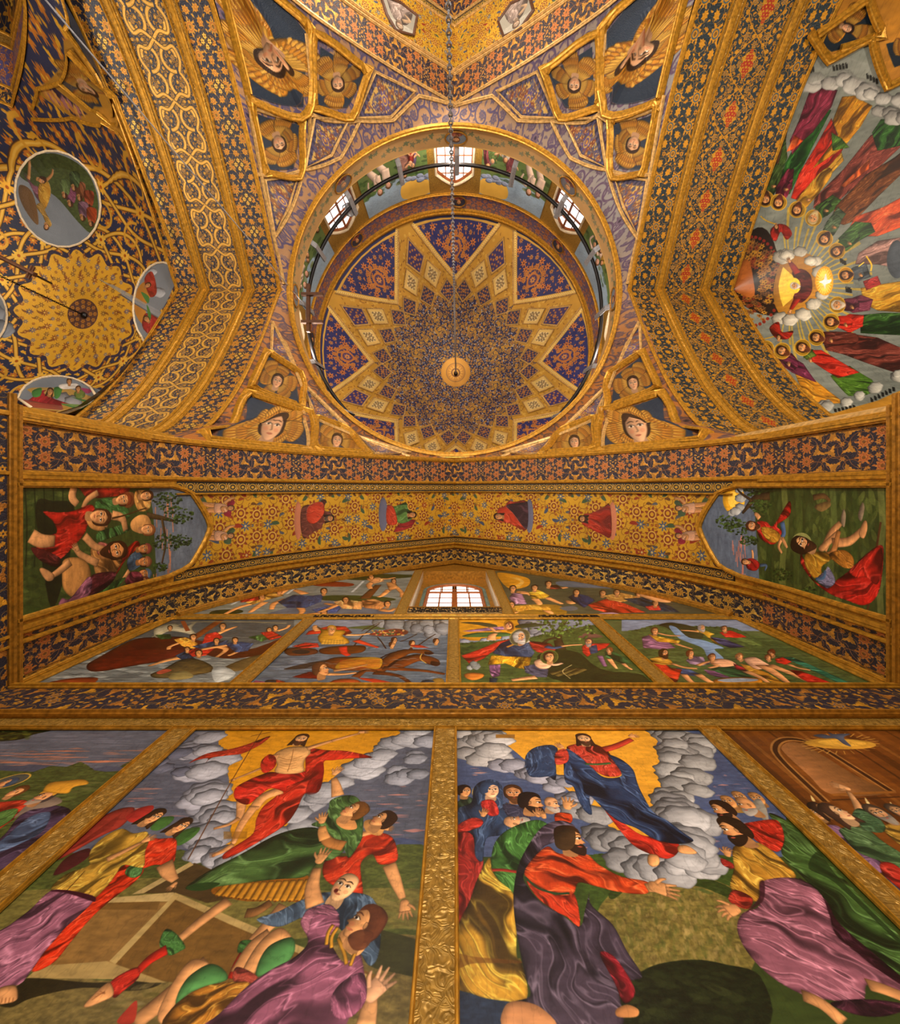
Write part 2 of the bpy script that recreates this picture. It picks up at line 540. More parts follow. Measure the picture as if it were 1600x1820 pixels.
def arabesque(w, h, seed, bg, gold, specs, sym=4, core=None, stems=True, edge=None, stem=None, style=0):
    """tile of scrolled leaves and flowers (wraps along its length)"""
    cv = Cv(w, h, bg, wrap=True)
    items = scatter(w, h, seed, specs, sym)
    rnd = random.Random(seed + 5)
    G = [srgb(g) for g in gold]
    if stems:
        sc = srgb(stem) if stem is not None else G[0] * .85
        for (x, y, r, k, a, m) in items:
            if k <= 1:
                tendril(cv, x, y, r * 1.7, a, sc, max(1.4, h * .010), .9, m)
            elif k == 2:
                tendril(cv, x, y, r * 1.5, a, sc, max(1.2, h * .008), .6, m)
    for (x, y, r, k, a, m) in sorted(items, key=lambda i: -i[3]):
        r *= .86
        g = G[(k + int(x * 7 + y * 3) % 2) % len(G)] if sym == 0 else G[k % len(G)]
        co = srgb(core[k % len(core)]) if core else None
        if k == 0:
            if style == 1:
                palmette(cv, x, y, r, 0 if m > 0 else math.pi, g, core=co)
            else:
                flower(cv, x, y, r, g, (11, 9)[int(x) % 2], core=G[0] * .6, ring=co if co is not None else srgb(bg) * 1.6 + .08, depth=.16)
                for j in range(6):
                    b_ = a + j * 1.047; leaf(cv, x + math.cos(b_) * r * .8, y + math.sin(b_) * r * .8, r * .55, b_, g, .5 * m, .6)
        elif k == 1 and style == 2:
            for sg, of in ((1, 0), (-1, .5)):
                leaf(cv, x - math.cos(a) * r * .9, y - math.sin(a) * r * .9, r * 2.5, a + of * sg * m, g * (1.08 if sg > 0 else .92), bend=1.1 * m * sg, wd=.26, serr=True)
        elif k == 1:
            palmette(cv, x, y, r * .9, a, g, core=co, core2=None)
        elif k == 2:
            if int(a * 10) % 2:
                leaf(cv, x - math.cos(a) * r, y - math.sin(a) * r, r * 2.3, a, g, bend=.9 * m, wd=.42, serr=True)
            else:
                flower(cv, x, y, r * .95, g, 6, core=co if co is not None else srgb(bg))
        else:
            leaf(cv, x - math.cos(a) * r, y - math.sin(a) * r, r * 2.4, a, g, bend=1.0 * m, wd=.4)
    if edge:
        ew = h * .035
        cv.poly(np.array([[-2, -2], [w + 2, -2], [w + 2, ew], [-2, ew]]), edge)
        cv.poly(np.array([[-2, h - ew], [w + 2, h - ew], [w + 2, h + 2], [-2, h + 2]]), edge)
    return cv


# ------------------------------------------------------------------ materials
def node_mat(name):
    m = bpy.data.materials.new(name)
    m.use_nodes = True
    nt = m.node_tree
    return m, nt, nt.nodes['Principled BSDF']


def painted(name, img, rough=.42, metal=0.0, bump=.15, bscale=60, spec=.4, hue=None, coat=0, reflief=0, tint=None):
    """image drawn above + procedural surface relief; metal: how metallic the gilded (yellow) parts of it are"""
    m, nt, b = node_mat(name)
    t = nt.nodes.new('ShaderNodeTexImage'); t.image = img; t.interpolation = 'Cubic'
    uv = nt.nodes.new('ShaderNodeUVMap'); uv.uv_map = 'UVMap'
    nt.links.new(uv.outputs[0], t.inputs[0])
    col = t.outputs[0]
    tc = nt.nodes.new('ShaderNodeTexCoord')
    n = nt.nodes.new('ShaderNodeTexNoise'); n.inputs['Scale'].default_value = bscale; n.inputs['Detail'].default_value = 3
    nt.links.new(tc.outputs['Object'], n.inputs['Vector'])
    # uneven age of the paint and gilding
    n2 = nt.nodes.new('ShaderNodeTexNoise'); n2.inputs['Scale'].default_value = 1.3; n2.inputs['Detail'].default_value = 5
    nt.links.new(tc.outputs['Object'], n2.inputs['Vector'])
    mr = nt.nodes.new('ShaderNodeMapRange'); mr.inputs[1].default_value = .3; mr.inputs[2].default_value = .7
    mr.inputs[3].default_value = .86; mr.inputs[4].default_value = 1.12
    nt.links.new(n2.outputs[0], mr.inputs[0])
    mx = nt.nodes.new('ShaderNodeMix'); mx.data_type = 'RGBA'; mx.blend_type = 'MULTIPLY'; mx.inputs[0].default_value = 1
    nt.links.new(col, mx.inputs[6]); nt.links.new(mr.outputs[0], mx.inputs[7])
    col = mx.outputs[2]
    nt.links.new(col, b.inputs['Base Color'])
    b.inputs['Roughness'].default_value = rough
    b.inputs['Specular IOR Level'].default_value = spec
    if coat:
        b.inputs['Coat Weight'].default_value = coat; b.inputs['Coat Roughness'].default_value = .25
    hgt = n.outputs[0]
    if metal or reflief:
        s = nt.nodes.new('ShaderNodeSeparateColor'); nt.links.new(t.outputs[0], s.inputs[0])
        sub = nt.nodes.new('ShaderNodeMath'); sub.operation = 'SUBTRACT'
        nt.links.new(s.outputs[0], sub.inputs[0]); nt.links.new(s.outputs[2], sub.inputs[1])
        mg = nt.nodes.new('ShaderNodeMapRange'); mg.inputs[1].default_value = .05; mg.inputs[2].default_value = .35
        mg.inputs[3].default_value = 0; mg.inputs[4].default_value = 1
        nt.links.new(sub.outputs[0], mg.inputs[0])
        mm = nt.nodes.new('ShaderNodeMath'); mm.operation = 'MULTIPLY'; mm.inputs[1].default_value = metal
        nt.links.new(mg.outputs[0], mm.inputs[0]); nt.links.new(mm.outputs[0], b.inputs['Metallic'])
        ad = nt.nodes.new('ShaderNodeMath'); ad.operation = 'MULTIPLY_ADD'; ad.inputs[1].default_value = reflief
        nt.links.new(mg.outputs[0], ad.inputs[0]); nt.links.new(n.outputs[0], ad.inputs[2])
        hgt = ad.outputs[0]
    bp = nt.nodes.new('ShaderNodeBump'); bp.inputs['Strength'].default_value = bump; bp.inputs['Distance'].default_value = .02
    nt.links.new(hgt, bp.inputs['Height']); nt.links.new(bp.outputs[0], b.inputs['Normal'])
    return m


def gilt(name, col, rough=.38, metal=.55, scale=26, bump=.5, dark=.55, emboss=0):
    """gilded plaster: noise-worn gold with a tooled surface"""
    m, nt, b = node_mat(name)
    tc = nt.nodes.new('ShaderNodeTexCoord')
    n = nt.nodes.new('ShaderNodeTexNoise'); n.inputs['Scale'].default_value = scale; n.inputs['Detail'].default_value = 6
    nt.links.new(tc.outputs['Object'], n.inputs['Vector'])
    r = nt.nodes.new('ShaderNodeValToRGB')
    c = (srgb(col) ** 2.2)
    r.color_ramp.elements[0].position = .32; r.color_ramp.elements[0].color = (*(c * dark), 1)
    r.color_ramp.elements[1].position = .68; r.color_ramp.elements[1].color = (*np.minimum(c * 1.15, 1), 1)
    nt.links.new(n.outputs[0], r.inputs[0]); nt.links.new(r.outputs[0], b.inputs['Base Color'])
    b.inputs['Metallic'].default_value = metal; b.inputs['Roughness'].default_value = rough
    hg = n.outputs[0]
    if emboss:
        v = nt.nodes.new('ShaderNodeTexVoronoi'); v.inputs['Scale'].default_value = emboss; v.feature = 'DISTANCE_TO_EDGE'
        w = nt.nodes.new('ShaderNodeTexNoise'); w.inputs['Scale'].default_value = emboss * .5
        nt.links.new(tc.outputs['Object'], w.inputs['Vector'])
        mxv = nt.nodes.new('ShaderNodeMix'); mxv.data_type = 'RGBA'; mxv.inputs[0].default_value = .12
        nt.links.new(tc.outputs['Object'], mxv.inputs[6]); nt.links.new(w.outputs['Color'], mxv.inputs[7])
        nt.links.new(mxv.outputs[2], v.inputs['Vector'])
        sn = nt.nodes.new('ShaderNodeMath'); sn.operation = 'MULTIPLY'; sn.inputs[1].default_value = 26
        s2 = nt.nodes.new('ShaderNodeMath'); s2.operation = 'SINE'
        nt.links.new(v.outputs[0], sn.inputs[0]); nt.links.new(sn.outputs[0], s2.inputs[0])
        hg = s2.outputs[0]
    bp = nt.nodes.new('ShaderNodeBump'); bp.inputs['Strength'].default_value = bump; bp.inputs['Distance'].default_value = .01
    nt.links.new(hg, bp.inputs['Height']); nt.links.new(bp.outputs[0], b.inputs['Normal'])
    return m


def plain(name, col, rough=.5, metal=0, noise=.15, scale=20):
    m, nt, b = node_mat(name)
    tc = nt.nodes.new('ShaderNodeTexCoord')
    n = nt.nodes.new('ShaderNodeTexNoise'); n.inputs['Scale'].default_value = scale
    nt.links.new(tc.outputs['Object'], n.inputs['Vector'])
    r = nt.nodes.new('ShaderNodeValToRGB'); c = srgb(col) ** 2.2
    r.color_ramp.elements[0].position = .3; r.color_ramp.elements[0].color = (*(c * (1 - noise)), 1)
    r.color_ramp.elements[1].position = .7; r.color_ramp.elements[1].color = (*np.minimum(c * (1 + noise), 1), 1)
    nt.links.new(n.outputs[0], r.inputs[0]); nt.links.new(r.outputs[0], b.inputs['Base Color'])
    b.inputs['Roughness'].default_value = rough; b.inputs['Metallic'].default_value = metal
    return m


# ------------------------------------------------------------------ meshes
def obj(name, verts, faces, mat, parent=None, uv=None, smooth_=False):
    me = bpy.data.meshes.new(name)
    me.from_pydata([tuple(map(float, v)) for v in verts], [], [tuple(map(int, f)) for f in faces])
    if uv is not None:
        l = me.uv_layers.new(name='UVMap')
        idx = np.empty(len(me.loops), np.int32); me.loops.foreach_get('vertex_index', idx)
        l.data.foreach_set('uv', np.asarray(uv, np.float32)[idx].ravel())
    me.materials.append(mat)
    if smooth_:
        me.shade_smooth()
    o = bpy.data.objects.new(name, me)
    COL.objects.link(o)
    if parent is not None:
        o.parent = parent
    return o


def tag(o, label=None, cat=None, group=None, kind=None):
    for k, v in (('label', label), ('category', cat), ('group', group), ('kind', kind)):
        if v:
            o[k] = v
    return o


def empty(name, loc=(0, 0, 0)):
    o = bpy.data.objects.new(name, None); o.location = loc
    COL.objects.link(o)
    return o


def gridfaces(n, m, off=0, closed=False):
    f = []
    for i in range(n - 1):
        for j in range(m - 1 + (1 if closed else 0)):
            a = i * m + j; b = i * m + (j + 1) % m
            f.append((off + a, off + b, off + b + m, off + a + m))
    return f


def sheet(name, P, UV, mat, parent=None, thick=None, smooth_=True):
    """grid of points (n,m,3) with uv (n,m,2); thick=(dx,dy,dz) adds a back and sides"""
    n, m = P.shape[:2]
    V = P.reshape(-1, 3); U = UV.reshape(-1, 2)
    faces = gridfaces(n, m)
    if thick is not None:
        B = V + (np.asarray(thick, float) if np.ndim(thick) == 1 else np.asarray(thick).reshape(-1, 3))
        k = n * m
        rim = [j for j in range(m)] + [i * m + m - 1 for i in range(1, n)] + [(n - 1) * m + j for j in range(m - 2, -1, -1)] + [i * m for i in range(n - 2, 0, -1)]
        faces += [(rim[i], rim[i] + k, rim[(i + 1) % len(rim)] + k, rim[(i + 1) % len(rim)]) for i in range(len(rim))]
        V = np.vstack([V, B]); U = np.vstack([U, U])
        smooth_ = False
    return obj(name, V, faces, mat, parent, U, smooth_)


PROF = [(-.5, 0), (-.5, .45), (-.38, .62), (-.3, .6), (-.2, 1), (.2, 1), (.3, .6), (.38, .62), (.5, .45), (.5, 0)]


def moulding(name, path, out, width, height, mat, parent=None, closed=False, prof=PROF):
    """gilded moulding along a path; out: vectors pointing into the room (n,3) or one vector"""
    P = np.asarray(path, float); n = len(P)
    O = np.broadcast_to(np.asarray(out, float), P.shape).copy()
    if closed:
        d = np.roll(P, -1, 0) - np.roll(P, 1, 0)
    else:
        d = np.gradient(P, axis=0)
        if n > 2:
            pass
    d /= np.maximum(np.linalg.norm(d, axis=1), 1e-9)[:, None]
    O -= (O * d).sum(1)[:, None] * d
    O /= np.maximum(np.linalg.norm(O, axis=1), 1e-9)[:, None]
    S = np.cross(d, O)
    k = len(prof)
    mit = np.ones(n)
    seg = np.diff(np.vstack([P, P[:1]]) if closed else P, axis=0)
    seg /= np.maximum(np.linalg.norm(seg, axis=1), 1e-9)[:, None]
    for i in range(n):
        if closed or 0 < i < n - 1:
            c = float(np.dot(seg[i - 1], seg[i % len(seg)]))
            mit[i] = 1 / max(.66, math.sqrt(max(0, (1 + c) / 2)))
    V = np.stack([P + S * (a * width * mit)[:, None] + O * (b * height) for a, b in prof], 1)
    faces = []
    for i in range(n if closed else n - 1):
        for j in range(k - 1):
            a = i * k + j; b = ((i + 1) % n) * k + j
            faces.append((a, a + 1, b + 1, b))
    if not closed:
        faces.append(tuple(range(k))); faces.append(tuple(reversed(range((n - 1) * k, n * k))))
    return obj(name, V.reshape(-1, 3), faces, mat, parent)


def boxmesh(name, lo, hi, mat, parent=None):
    x0, y0, z0 = lo; x1, y1, z1 = hi
    V = [(x0, y0, z0), (x1, y0, z0), (x1, y1, z0), (x0, y1, z0), (x0, y0, z1), (x1, y0, z1), (x1, y1, z1), (x0, y1, z1)]
    Fc = [(0, 3, 2, 1), (4, 5, 6, 7), (0, 1, 5, 4), (1, 2, 6, 5), (2, 3, 7, 6), (3, 0, 4, 7)]
    U = [(0, 0), (1, 0), (1, 1), (0, 1)] * 2
    return obj(name, V, Fc, mat, parent, U)


def tube(name, path, r, mat, parent=None, k=8, closed=False):
    P = np.asarray(path, float); n = len(P)
    d = (np.roll(P, -1, 0) - np.roll(P, 1, 0)) if closed else np.gradient(P, axis=0)
    d /= np.linalg.norm(d, axis=1)[:, None]
    up = np.array([0, 0, 1.0]) if abs(d[0, 2]) < .9 else np.array([1.0, 0, 0])
    A = np.cross(d, up); A /= np.linalg.norm(A, axis=1)[:, None]
    B = np.cross(d, A)
    t = np.linspace(0, 2 * math.pi, k, endpoint=False)
    V = P[:, None] + r * (np.cos(t)[None, :, None] * A[:, None] + np.sin(t)[None, :, None] * B[:, None])
    f = []
    for i in range(n if closed else n - 1):
        for j in range(k):
            f.append((i * k + j, i * k + (j + 1) % k, ((i + 1) % n) * k + (j + 1) % k, ((i + 1) % n) * k + j))
    if not closed:
        f += [tuple(range(k)), tuple(reversed(range((n - 1) * k, n * k)))]
    return obj(name, V.reshape(-1, 3), f, mat, parent, smooth_=True)
# ------------------------------------------------------------------ shape of the building (metres; x east, y towards the near wall, z up from eye height)
D = 2.0                                   # near wall
YC = -5.27                                # centre of the crossing
EAVE = 12.0                               # ring under the drum


def half_profile(P, k=14):
    Q = smooth(np.array(P, float), k, False)
    return Q


PS = half_profile([(4.42, 4.2), (4.42, 5.6), (4.42, 6.45), (4.24, 7.14), (3.95, 7.85), (3.38, 8.79), (2.25, 10.06), (.79, 11.38), (0, 12.03)])
PE = half_profile([(4.5, 5.2), (4.5, 6.6), (4.47, 7.3), (4.33, 7.95), (4.08, 8.5), (3.6, 9.12), (2.93, 9.8), (1.7, 10.78), (0, 11.95)])


def full_profile(P):
    R = P[::-1]
    return np.vstack([P * [-1, 1], (R * [1, 1])[1:]])


FS, FE = full_profile(PS), full_profile(PE)


def hS(x):
    return np.interp(abs(x), PS[::-1, 0], PS[::-1, 1])


def hE(x):
    return np.interp(abs(x), PE[::-1, 0], PE[::-1, 1])


def arclen(P):
    return np.concatenate([[0], np.cumsum(np.hypot(*np.diff(P, axis=0).T))])


RING = 4.41


def h_pend(x, y):
    """pendentive zone between the four arches and the ring"""
    dx, dy = x, y - YC
    a = 4.62; b = 4.55 if dy > 0 else 4.95
    s = max(abs(dx) / a, abs(dy) / b, 1e-6)
    r = math.hypot(dx, dy); rb = r / s
    if abs(dx) / a >= abs(dy) / b:
        he = float(hE(dy / s * 4.5 / b))
    else:
        he = float(hS(dx / s * 4.42 / a)) if dy > 0 else float(hE(dx / s * 4.5 / a))
    t = (r - RING) / max(rb - RING, .05)
    t = min(max(t, 0), 1.1)
    return EAVE + (he - EAVE) * t ** 1.15


DOME_R, DOME_Z, DOME_T = 5.2, 17.16, 20.5


def h_dome(x, y):
    r = math.hypot(x - .05, y - YC)
    return DOME_Z + (DOME_T - DOME_Z) * (1 - min(r / DOME_R, 1) ** 1.65)


WX = -10.97


def h_vault(x, y):
    """shallow dome and pendentives of the west bay"""
    dx, dy = x - WX, y - YC
    r = math.hypot(dx, dy)
    a = 3.69; b = 4.2
    s = max(abs(dx) / a, abs(dy) / b, 1e-6); rb = r / s
    if abs(dx) / a >= abs(dy) / b:
        he = float(hE(dy / s * 4.5 / b))
    else:
        he = float(hE(dx / s * 4.5 / a)) - .75
    r0 = 3.45
    par = lambda q: 13.3 - .093 * q * q
    if r <= r0:
        return par(r)
    t = min((r - r0) / max(rb - r0, .05), 1.1)
    return par(r0) + (he - par(r0)) * t ** 1.2


AX = 7.38


def h_apse(x, y):
    r = math.hypot(max(x - AX, 0), y - YC)
    return float(hE(r))


def ray(px, py, hf, lo=6.0, hi=22.0):
    """where the sight line through a measured photograph point meets the surface z = hf(x, y)"""
    g = lambda h: h - hf((px - VX) * h / F, (py - VY) * h / F)
    hs = np.linspace(lo, hi, 60)
    v = [g(h) for h in hs]
    for i in range(59):
        if v[i] <= 0 < v[i + 1]:
            a, b = hs[i], hs[i + 1]
            for _ in range(14):
                m = (a + b) / 2
                if g(m) <= 0: a = m
                else: b = m
            return (px - VX) * a / F, (py - VY) * a / F, a
    h = hs[int(np.argmin(np.abs(v)))]
    return (px - VX) * h / F, (py - VY) * h / F, h


def plan_canvas(x0, x1, y0, y1, res, bg, hf):
    """canvas laid on a ceiling surface in plan; photograph points are found on the surface"""
    cache = {}

    def fn(px, py):
        k = (px, py)
        if k not in cache:
            X, Y, _ = ray(px, py, hf)
            cache[k] = ((X - x0) / res, (Y - y0) / res)
        return cache[k]
    c = Cv((x1 - x0) / res, (y1 - y0) / res, bg, fn)
    c.curved = True
    c.uvf = lambda x, y: ((x - x0) / (x1 - x0), 1 - (y - y0) / (y1 - y0))
    c.m = lambda x, y: ((x - x0) / res, (y - y0) / res)
    c.res = res
    return c


def wall_canvas(X0, X1, H0, H1, res, bg):
    """upright canvas on the near wall"""
    def fn(px, py):
        off = py - VY
        return ((px - VX) * D / off - X0) / res, (H1 - F * D / off) / res
    c = Cv((X1 - X0) / res, (H1 - H0) / res, bg, fn)
    c.X0, c.X1, c.H0, c.H1 = X0, X1, H0, H1
    return c


def side_canvas(sx, Y0, Y1, H0, H1, res, bg):
    """upright canvas on the pier faces x = sx"""
    def fn(px, py):
        H = F * sx / (px - VX)
        Y = (py - VY) * H / F
        u = (Y1 - Y) if sx < 0 else (Y - Y0)
        return u / res, (H1 - H) / res
    return Cv((Y1 - Y0) / res, (H1 - H0) / res, bg, fn)


def radial_patch(name, P, hf, off, mat, uvf=None, parent=None, rings=4, per=6, thick=.03, uvs=None):
    """panel of any outline laid on a ceiling surface, with its edge thickness"""
    P = np.asarray(P, float)
    B = []
    for i in range(len(P)):
        a, b = P[i], P[(i + 1) % len(P)]
        for t in np.arange(per) / per:
            B.append(a + (b - a) * t)
    B = np.array(B); c = P.mean(0); n = len(B)
    V = [(c[0], c[1], hf(*c) - off)]
    for r in range(1, rings + 1):
        for q in B:
            w = c + (q - c) * r / rings
            V.append((w[0], w[1], hf(*w) - off))
    for q in B:
        V.append((q[0], q[1], hf(*q) - off + thick))
    fc = [(0, 1 + (j + 1) % n, 1 + j) for j in range(n)]
    for r in range(rings):
        o0 = 1 + r * n; o1 = o0 + n
        fc += [(o0 + j, o0 + (j + 1) % n, o1 + (j + 1) % n, o1 + j) for j in range(n)]
    uv = [uvf(v[0], v[1]) for v in V] if uvf else None
    return obj(name, V, fc, mat, parent, uv)


# ------------------------------------------------------------------ ornament drawn for the bands
NAVY, INK = '1f2238', '23201f'
GOLD, GOLD2, COPPER = 'c8902c', 'e0b040', 'b8703a'

t_leaf = arabesque(560, 200, 11, '201f2c', ['b8743a', 'c08838', 'b07a38', 'c08c3c'], [(34, 3), (33, 9), (17, 16), (10, 60)], sym=4, core=['a85c38', '8a4a2a', 'a85c38'], edge='7a5220', style=2)
t_leafg = arabesque(560, 200, 23, '1d1b22', ['cc9c40', 'd4a84c', 'c08c3a', 'c8953c'], [(34, 3), (33, 9), (17, 16), (10, 60)], sym=4, core=['9a6a28', '8a5a2a', '9a6a28'], edge='7a5220', style=2)
t_frieze = arabesque(900, 150, 5, '1e2130', ['c98a2c', 'd89c30', 'b87a34', 'cf9432'], [(22, 5), (27, 17), (16, 44), (9, 120)], sym=0, edge='5a3c18', stem='b07c2c', style=2)
t_east = arabesque(460, 230, 31, '14242c', ['c08420', 'c4881f', 'b97c1e', 'c08420'], [(50, 2), (36, 5), (22, 14), (13, 40)], sym=4, stem='b8801f')
t_west = arabesque(420, 230, 43, '1c2030', ['b88430', 'c0862c', 'a9702e', 'bb8a34'], [(42, 2), (34, 6), (24, 12), (13, 44)], sym=4, core=['a8642a', '9a5c2c', 'a06a30'])
# diamonds of four small flowers on the west bands
for cx, cy in ((210, 115), (0, 115)):
    for k in range(4):
        a = k * math.pi / 2
        t_west.poly(np.array([[cx + math.cos(a + u) * 30 + math.cos(a) * 22, cy + math.sin(a + u) * 30 + math.sin(a) * 22] for u in (0, 1.57, 3.14, 4.71)]), '3a2c20')
        flower(t_west, cx + math.cos(a) * 24, cy + math.sin(a) * 24, 16, 'd8ae48', 6, core='6a3c20')
# middle band of the east arch: thin ogee tendrils around red medallions
t_east2 = arabesque(520, 330, 37, '14242c', ['c08420', 'c4881f', 'b97c1e', 'b97c1e'], [(20, 6), (20, 12), (15, 26), (10, 90)], sym=4, stem='b8801f')
for s in (1, -1):
    for k in range(2):
        t = np.linspace(0, 1, 18)
        x = k * 260 + t * 260
        t_east2.line(np.stack([x, 165 + s * 118 * np.sin(math.pi * t)], 1), 6, 'c08420')
for k in range(2):
    T = frame((130 + 260 * k, 165), 62, 0)
    t_east2.poly(smooth(T([[1.35, 0], [.8, .35], [.5, .8], [0, .62], [-.5, .8], [-.8, .35], [-1.2, 0], [-.8, -.35], [-.5, -.8], [0, -.62], [.5, -.8], [.8, -.35]])), 'c08a24')
    for (u, v, r) in ((.0, .2, .34), (0, -.2, .34), (.55, .16, .3), (.55, -.16, .3), (-.5, .18, .3), (-.5, -.18, .3), (.1, .5, .26), (.1, -.5, .26), (1.0, 0, .26), (-.95, 0, .24)):
        p = T([[u, v]])[0]
        flower(t_east2, p[0], p[1], 62 * r * 1.0, 'a8341c', 6, core='c08a24')
# middle band of the west arch: interlaced hoops
t_west2 = arabesque(300, 330, 41, '1d2130', ['b5822e', 'b8862c', 'a9762c', 'b08030'], [(16, 6), (16, 12), (13, 26), (9, 90)], sym=4)
for s in (1, -1):
    c = 165
    for x0 in (0, 300, -300):
        for sg in (1, -1):
            t = np.linspace(0, 1, 26)
            th = -math.pi / 2 * .1 + t * math.pi * 1.55
            r = 74 * (1 - .45 * t)
            X = x0 + 150 + sg * (8 + 62) - sg * r * np.cos(th) * .95
            Y = c + s * (72 - r * np.sin(th) * 1.0 + 6)
            t_west2.line(np.stack([X, Y], 1), 26, '2a2420')
            t_west2.line(np.stack([X, Y], 1), 20, 'bd8c34')
            t_west2.line(np.stack([X, Y], 1), 9, 'cf9f48')
        for sg in (1, -1):
            P = np.array([[x0 + 150 + sg * 150, c], [x0 + 150 + sg * 110, c + s * 60], [x0 + 150 + sg * 120, c + s * 120], [x0 + 150 + sg * 60, c + s * 140], [x0 + 150, c + s * 110]])
            t_west2.line(P, 24, '2a2420'); t_west2.line(P, 18, 'bd8c34'); t_west2.line(P, 8, 'cf9f48')
# gold ground with small blue and red flowers
def field_tile(w, h, seed, bg='c99a2e', dense=1.0):
    cv = Cv(w, h, bg, wrap=True)
    items = scatter(w, h, seed, [(26, int(5 * dense)), (17, int(14 * dense)), (11, int(34 * dense)), (7, int(70 * dense))], 4)
    for (x, y, r, k, a, m) in items:
        tendril(cv, x, y, r * 1.7, a, '7a4a1c', 1.6, .7, m)
    for (x, y, r, k, a, m) in items:
        q = int(abs(math.sin(x * .37) * 10)) % 3
        if k == 0:
            flower(cv, x, y, r, '7a3a20', 9, core='c99a2e', ring='d8b050')
        elif k == 1:
            if a > .5: flower(cv, x, y, r, ('3c4a66', '8a3420', '3c4a66')[q], 7, core='c9b070', depth=.35)
            else: leaf(cv, x, y, r * 2.2, a, ('3a4a30', '8a3420', '3c4458')[q], .8 * m, .34)
        else:
            if k == 2: leaf(cv, x, y, r * 2, a, ('5a3a1c', '8a4020', '4a4a50')[q], .8 * m, .4)
            else: flower(cv, x, y, r * .7, ('8a4420', '5a3a24', '4a4c5c')[q], 5, core='d0a040')
    return cv
t_field = field_tile(900, 280, 51)
# chain of roundels
t_chain = Cv(160, 60, '2a2620', wrap=True)
for k in range(4):
    x = 20 + 40 * k
    t_chain.ell((x, 30), 15, 17, 'c99c3c'); t_chain.ell((x, 30), 11, 13, '2a2620'); flower(t_chain, x, 30, 8, 'c99c3c', 6)
    t_chain.line(np.array([[x + 14, 12], [x + 20, 30], [x + 26, 48]]), 4, 'b5862f'); t_chain.line(np.array([[x + 14, 48], [x + 20, 30], [x + 26, 12]]), 4, 'b5862f')
for y in (2, 58):
    t_chain.line(np.array([[-5, y], [165, y]]), 5, 'b88830')
# purple-blue band and the tan band with vine leaves under the drum
t_violet = arabesque(700, 150, 61, '4a4470', ['c07840', 'b87444', 'c08a4c', 'a8744c'], [(26, 5), (22, 12), (15, 26), (9, 80)], sym=4, core=['7a4a44', '5a4468', '6a4a5a'], edge='b88a3c')
t_vine = Cv(900, 170, 'b28a58', wrap=True)
_r = random.Random(9)
for k in range(22):
    x, y = k * 41 + _r.uniform(-6, 6), 85 + _r.uniform(-26, 26)
    c = ('6a6a50', '7a7458', '5e6448')[k % 3]
    for j in range(5):
        leaf(t_vine, x, y, _r.uniform(18, 30), j * 1.256 + _r.uniform(-.2, .2), c, .2, .5, True)
    if k % 2:
        for j in range(4):
            flower(t_vine, x + _r.uniform(-18, 18), y + _r.uniform(-40, 40), 5, '8a7a58', 5)
    t_vine.line(np.array([[x, y], [x + 20, 85 + 18 * math.sin(k)], [x + 41, y]]), 1.6, '7a6a40')
for y0, y1, c in ((0, 10, 'c49a5c'), (158, 170, 'a8743a')):
    t_vine.poly(np.array([[-2, y0], [902, y0], [902, y1], [-2, y1]]), c)
# lilac arabesque of the star net
t_lilac = arabesque(500, 500, 67, 'a07a58', ['4a405c', '544a60', '7a6058', '5c5060'], [(16, 14), (18, 34), (14, 70), (8, 260)], sym=4, stem='4a4060', core=['7a5a58'])

M = {}
def orn(key, cv, **k):
    M[key] = painted(key, cv.image(key), **k)
G = dict(metal=.45, rough=.36, bump=.45, reflief=1.2, spec=.5)
orn('leaf_ornament', t_leaf, **G); orn('gold_leaf_ornament', t_leafg, **G); orn('frieze_ornament', t_frieze, **G)
orn('east_ornament', t_east, **G); orn('west_ornament', t_west, **G); orn('east_medallions', t_east2, **G); orn('west_hoops', t_west2, **G)
orn('flower_field', t_field, **G); orn('roundel_chain', t_chain, **G); orn('violet_band', t_violet, **G); orn('vine_band', t_vine, metal=.1, rough=.5, bump=.2)
M['gold'] = gilt('gilding', 'c08a2e', rough=.36, metal=.5, scale=18, bump=.35)
M['gold_pale'] = gilt('pale_gilding', 'd0a566', rough=.4, metal=.4, scale=16, bump=.3)
M['gold_deep'] = gilt('worn_gilding', 'a87428', rough=.4, metal=.45, scale=22, bump=.5)
M['emboss'] = gilt('embossed_gilding', 'a8823c', rough=.42, metal=.45, scale=30, bump=.4, emboss=16)
M['stone'] = plain('plaster', '8a6a3c')
M['dark_wood'] = plain('dark_wood', '4a2c18', .6, 0, .3, 12)
M['window_wood'] = plain('window_wood', '8a4a22', .5, 0, .25, 14)
M['iron'] = plain('black_iron', '1c1a1c', .4, .6)
M['steel'] = plain('grey_steel', '8f8f95', .4, .5)
M['white_plaster'] = plain('white_reveal', 'd8c4a4', .6)
m, nt, b = node_mat('daylit_frosted_glass')
b.inputs['Base Color'].default_value = (.9, .92, .95, 1); b.inputs['Roughness'].default_value = .3
b.inputs['Emission Color'].default_value = (1, .97, .92, 1); b.inputs['Emission Strength'].default_value = 1.6
M['pane'] = m


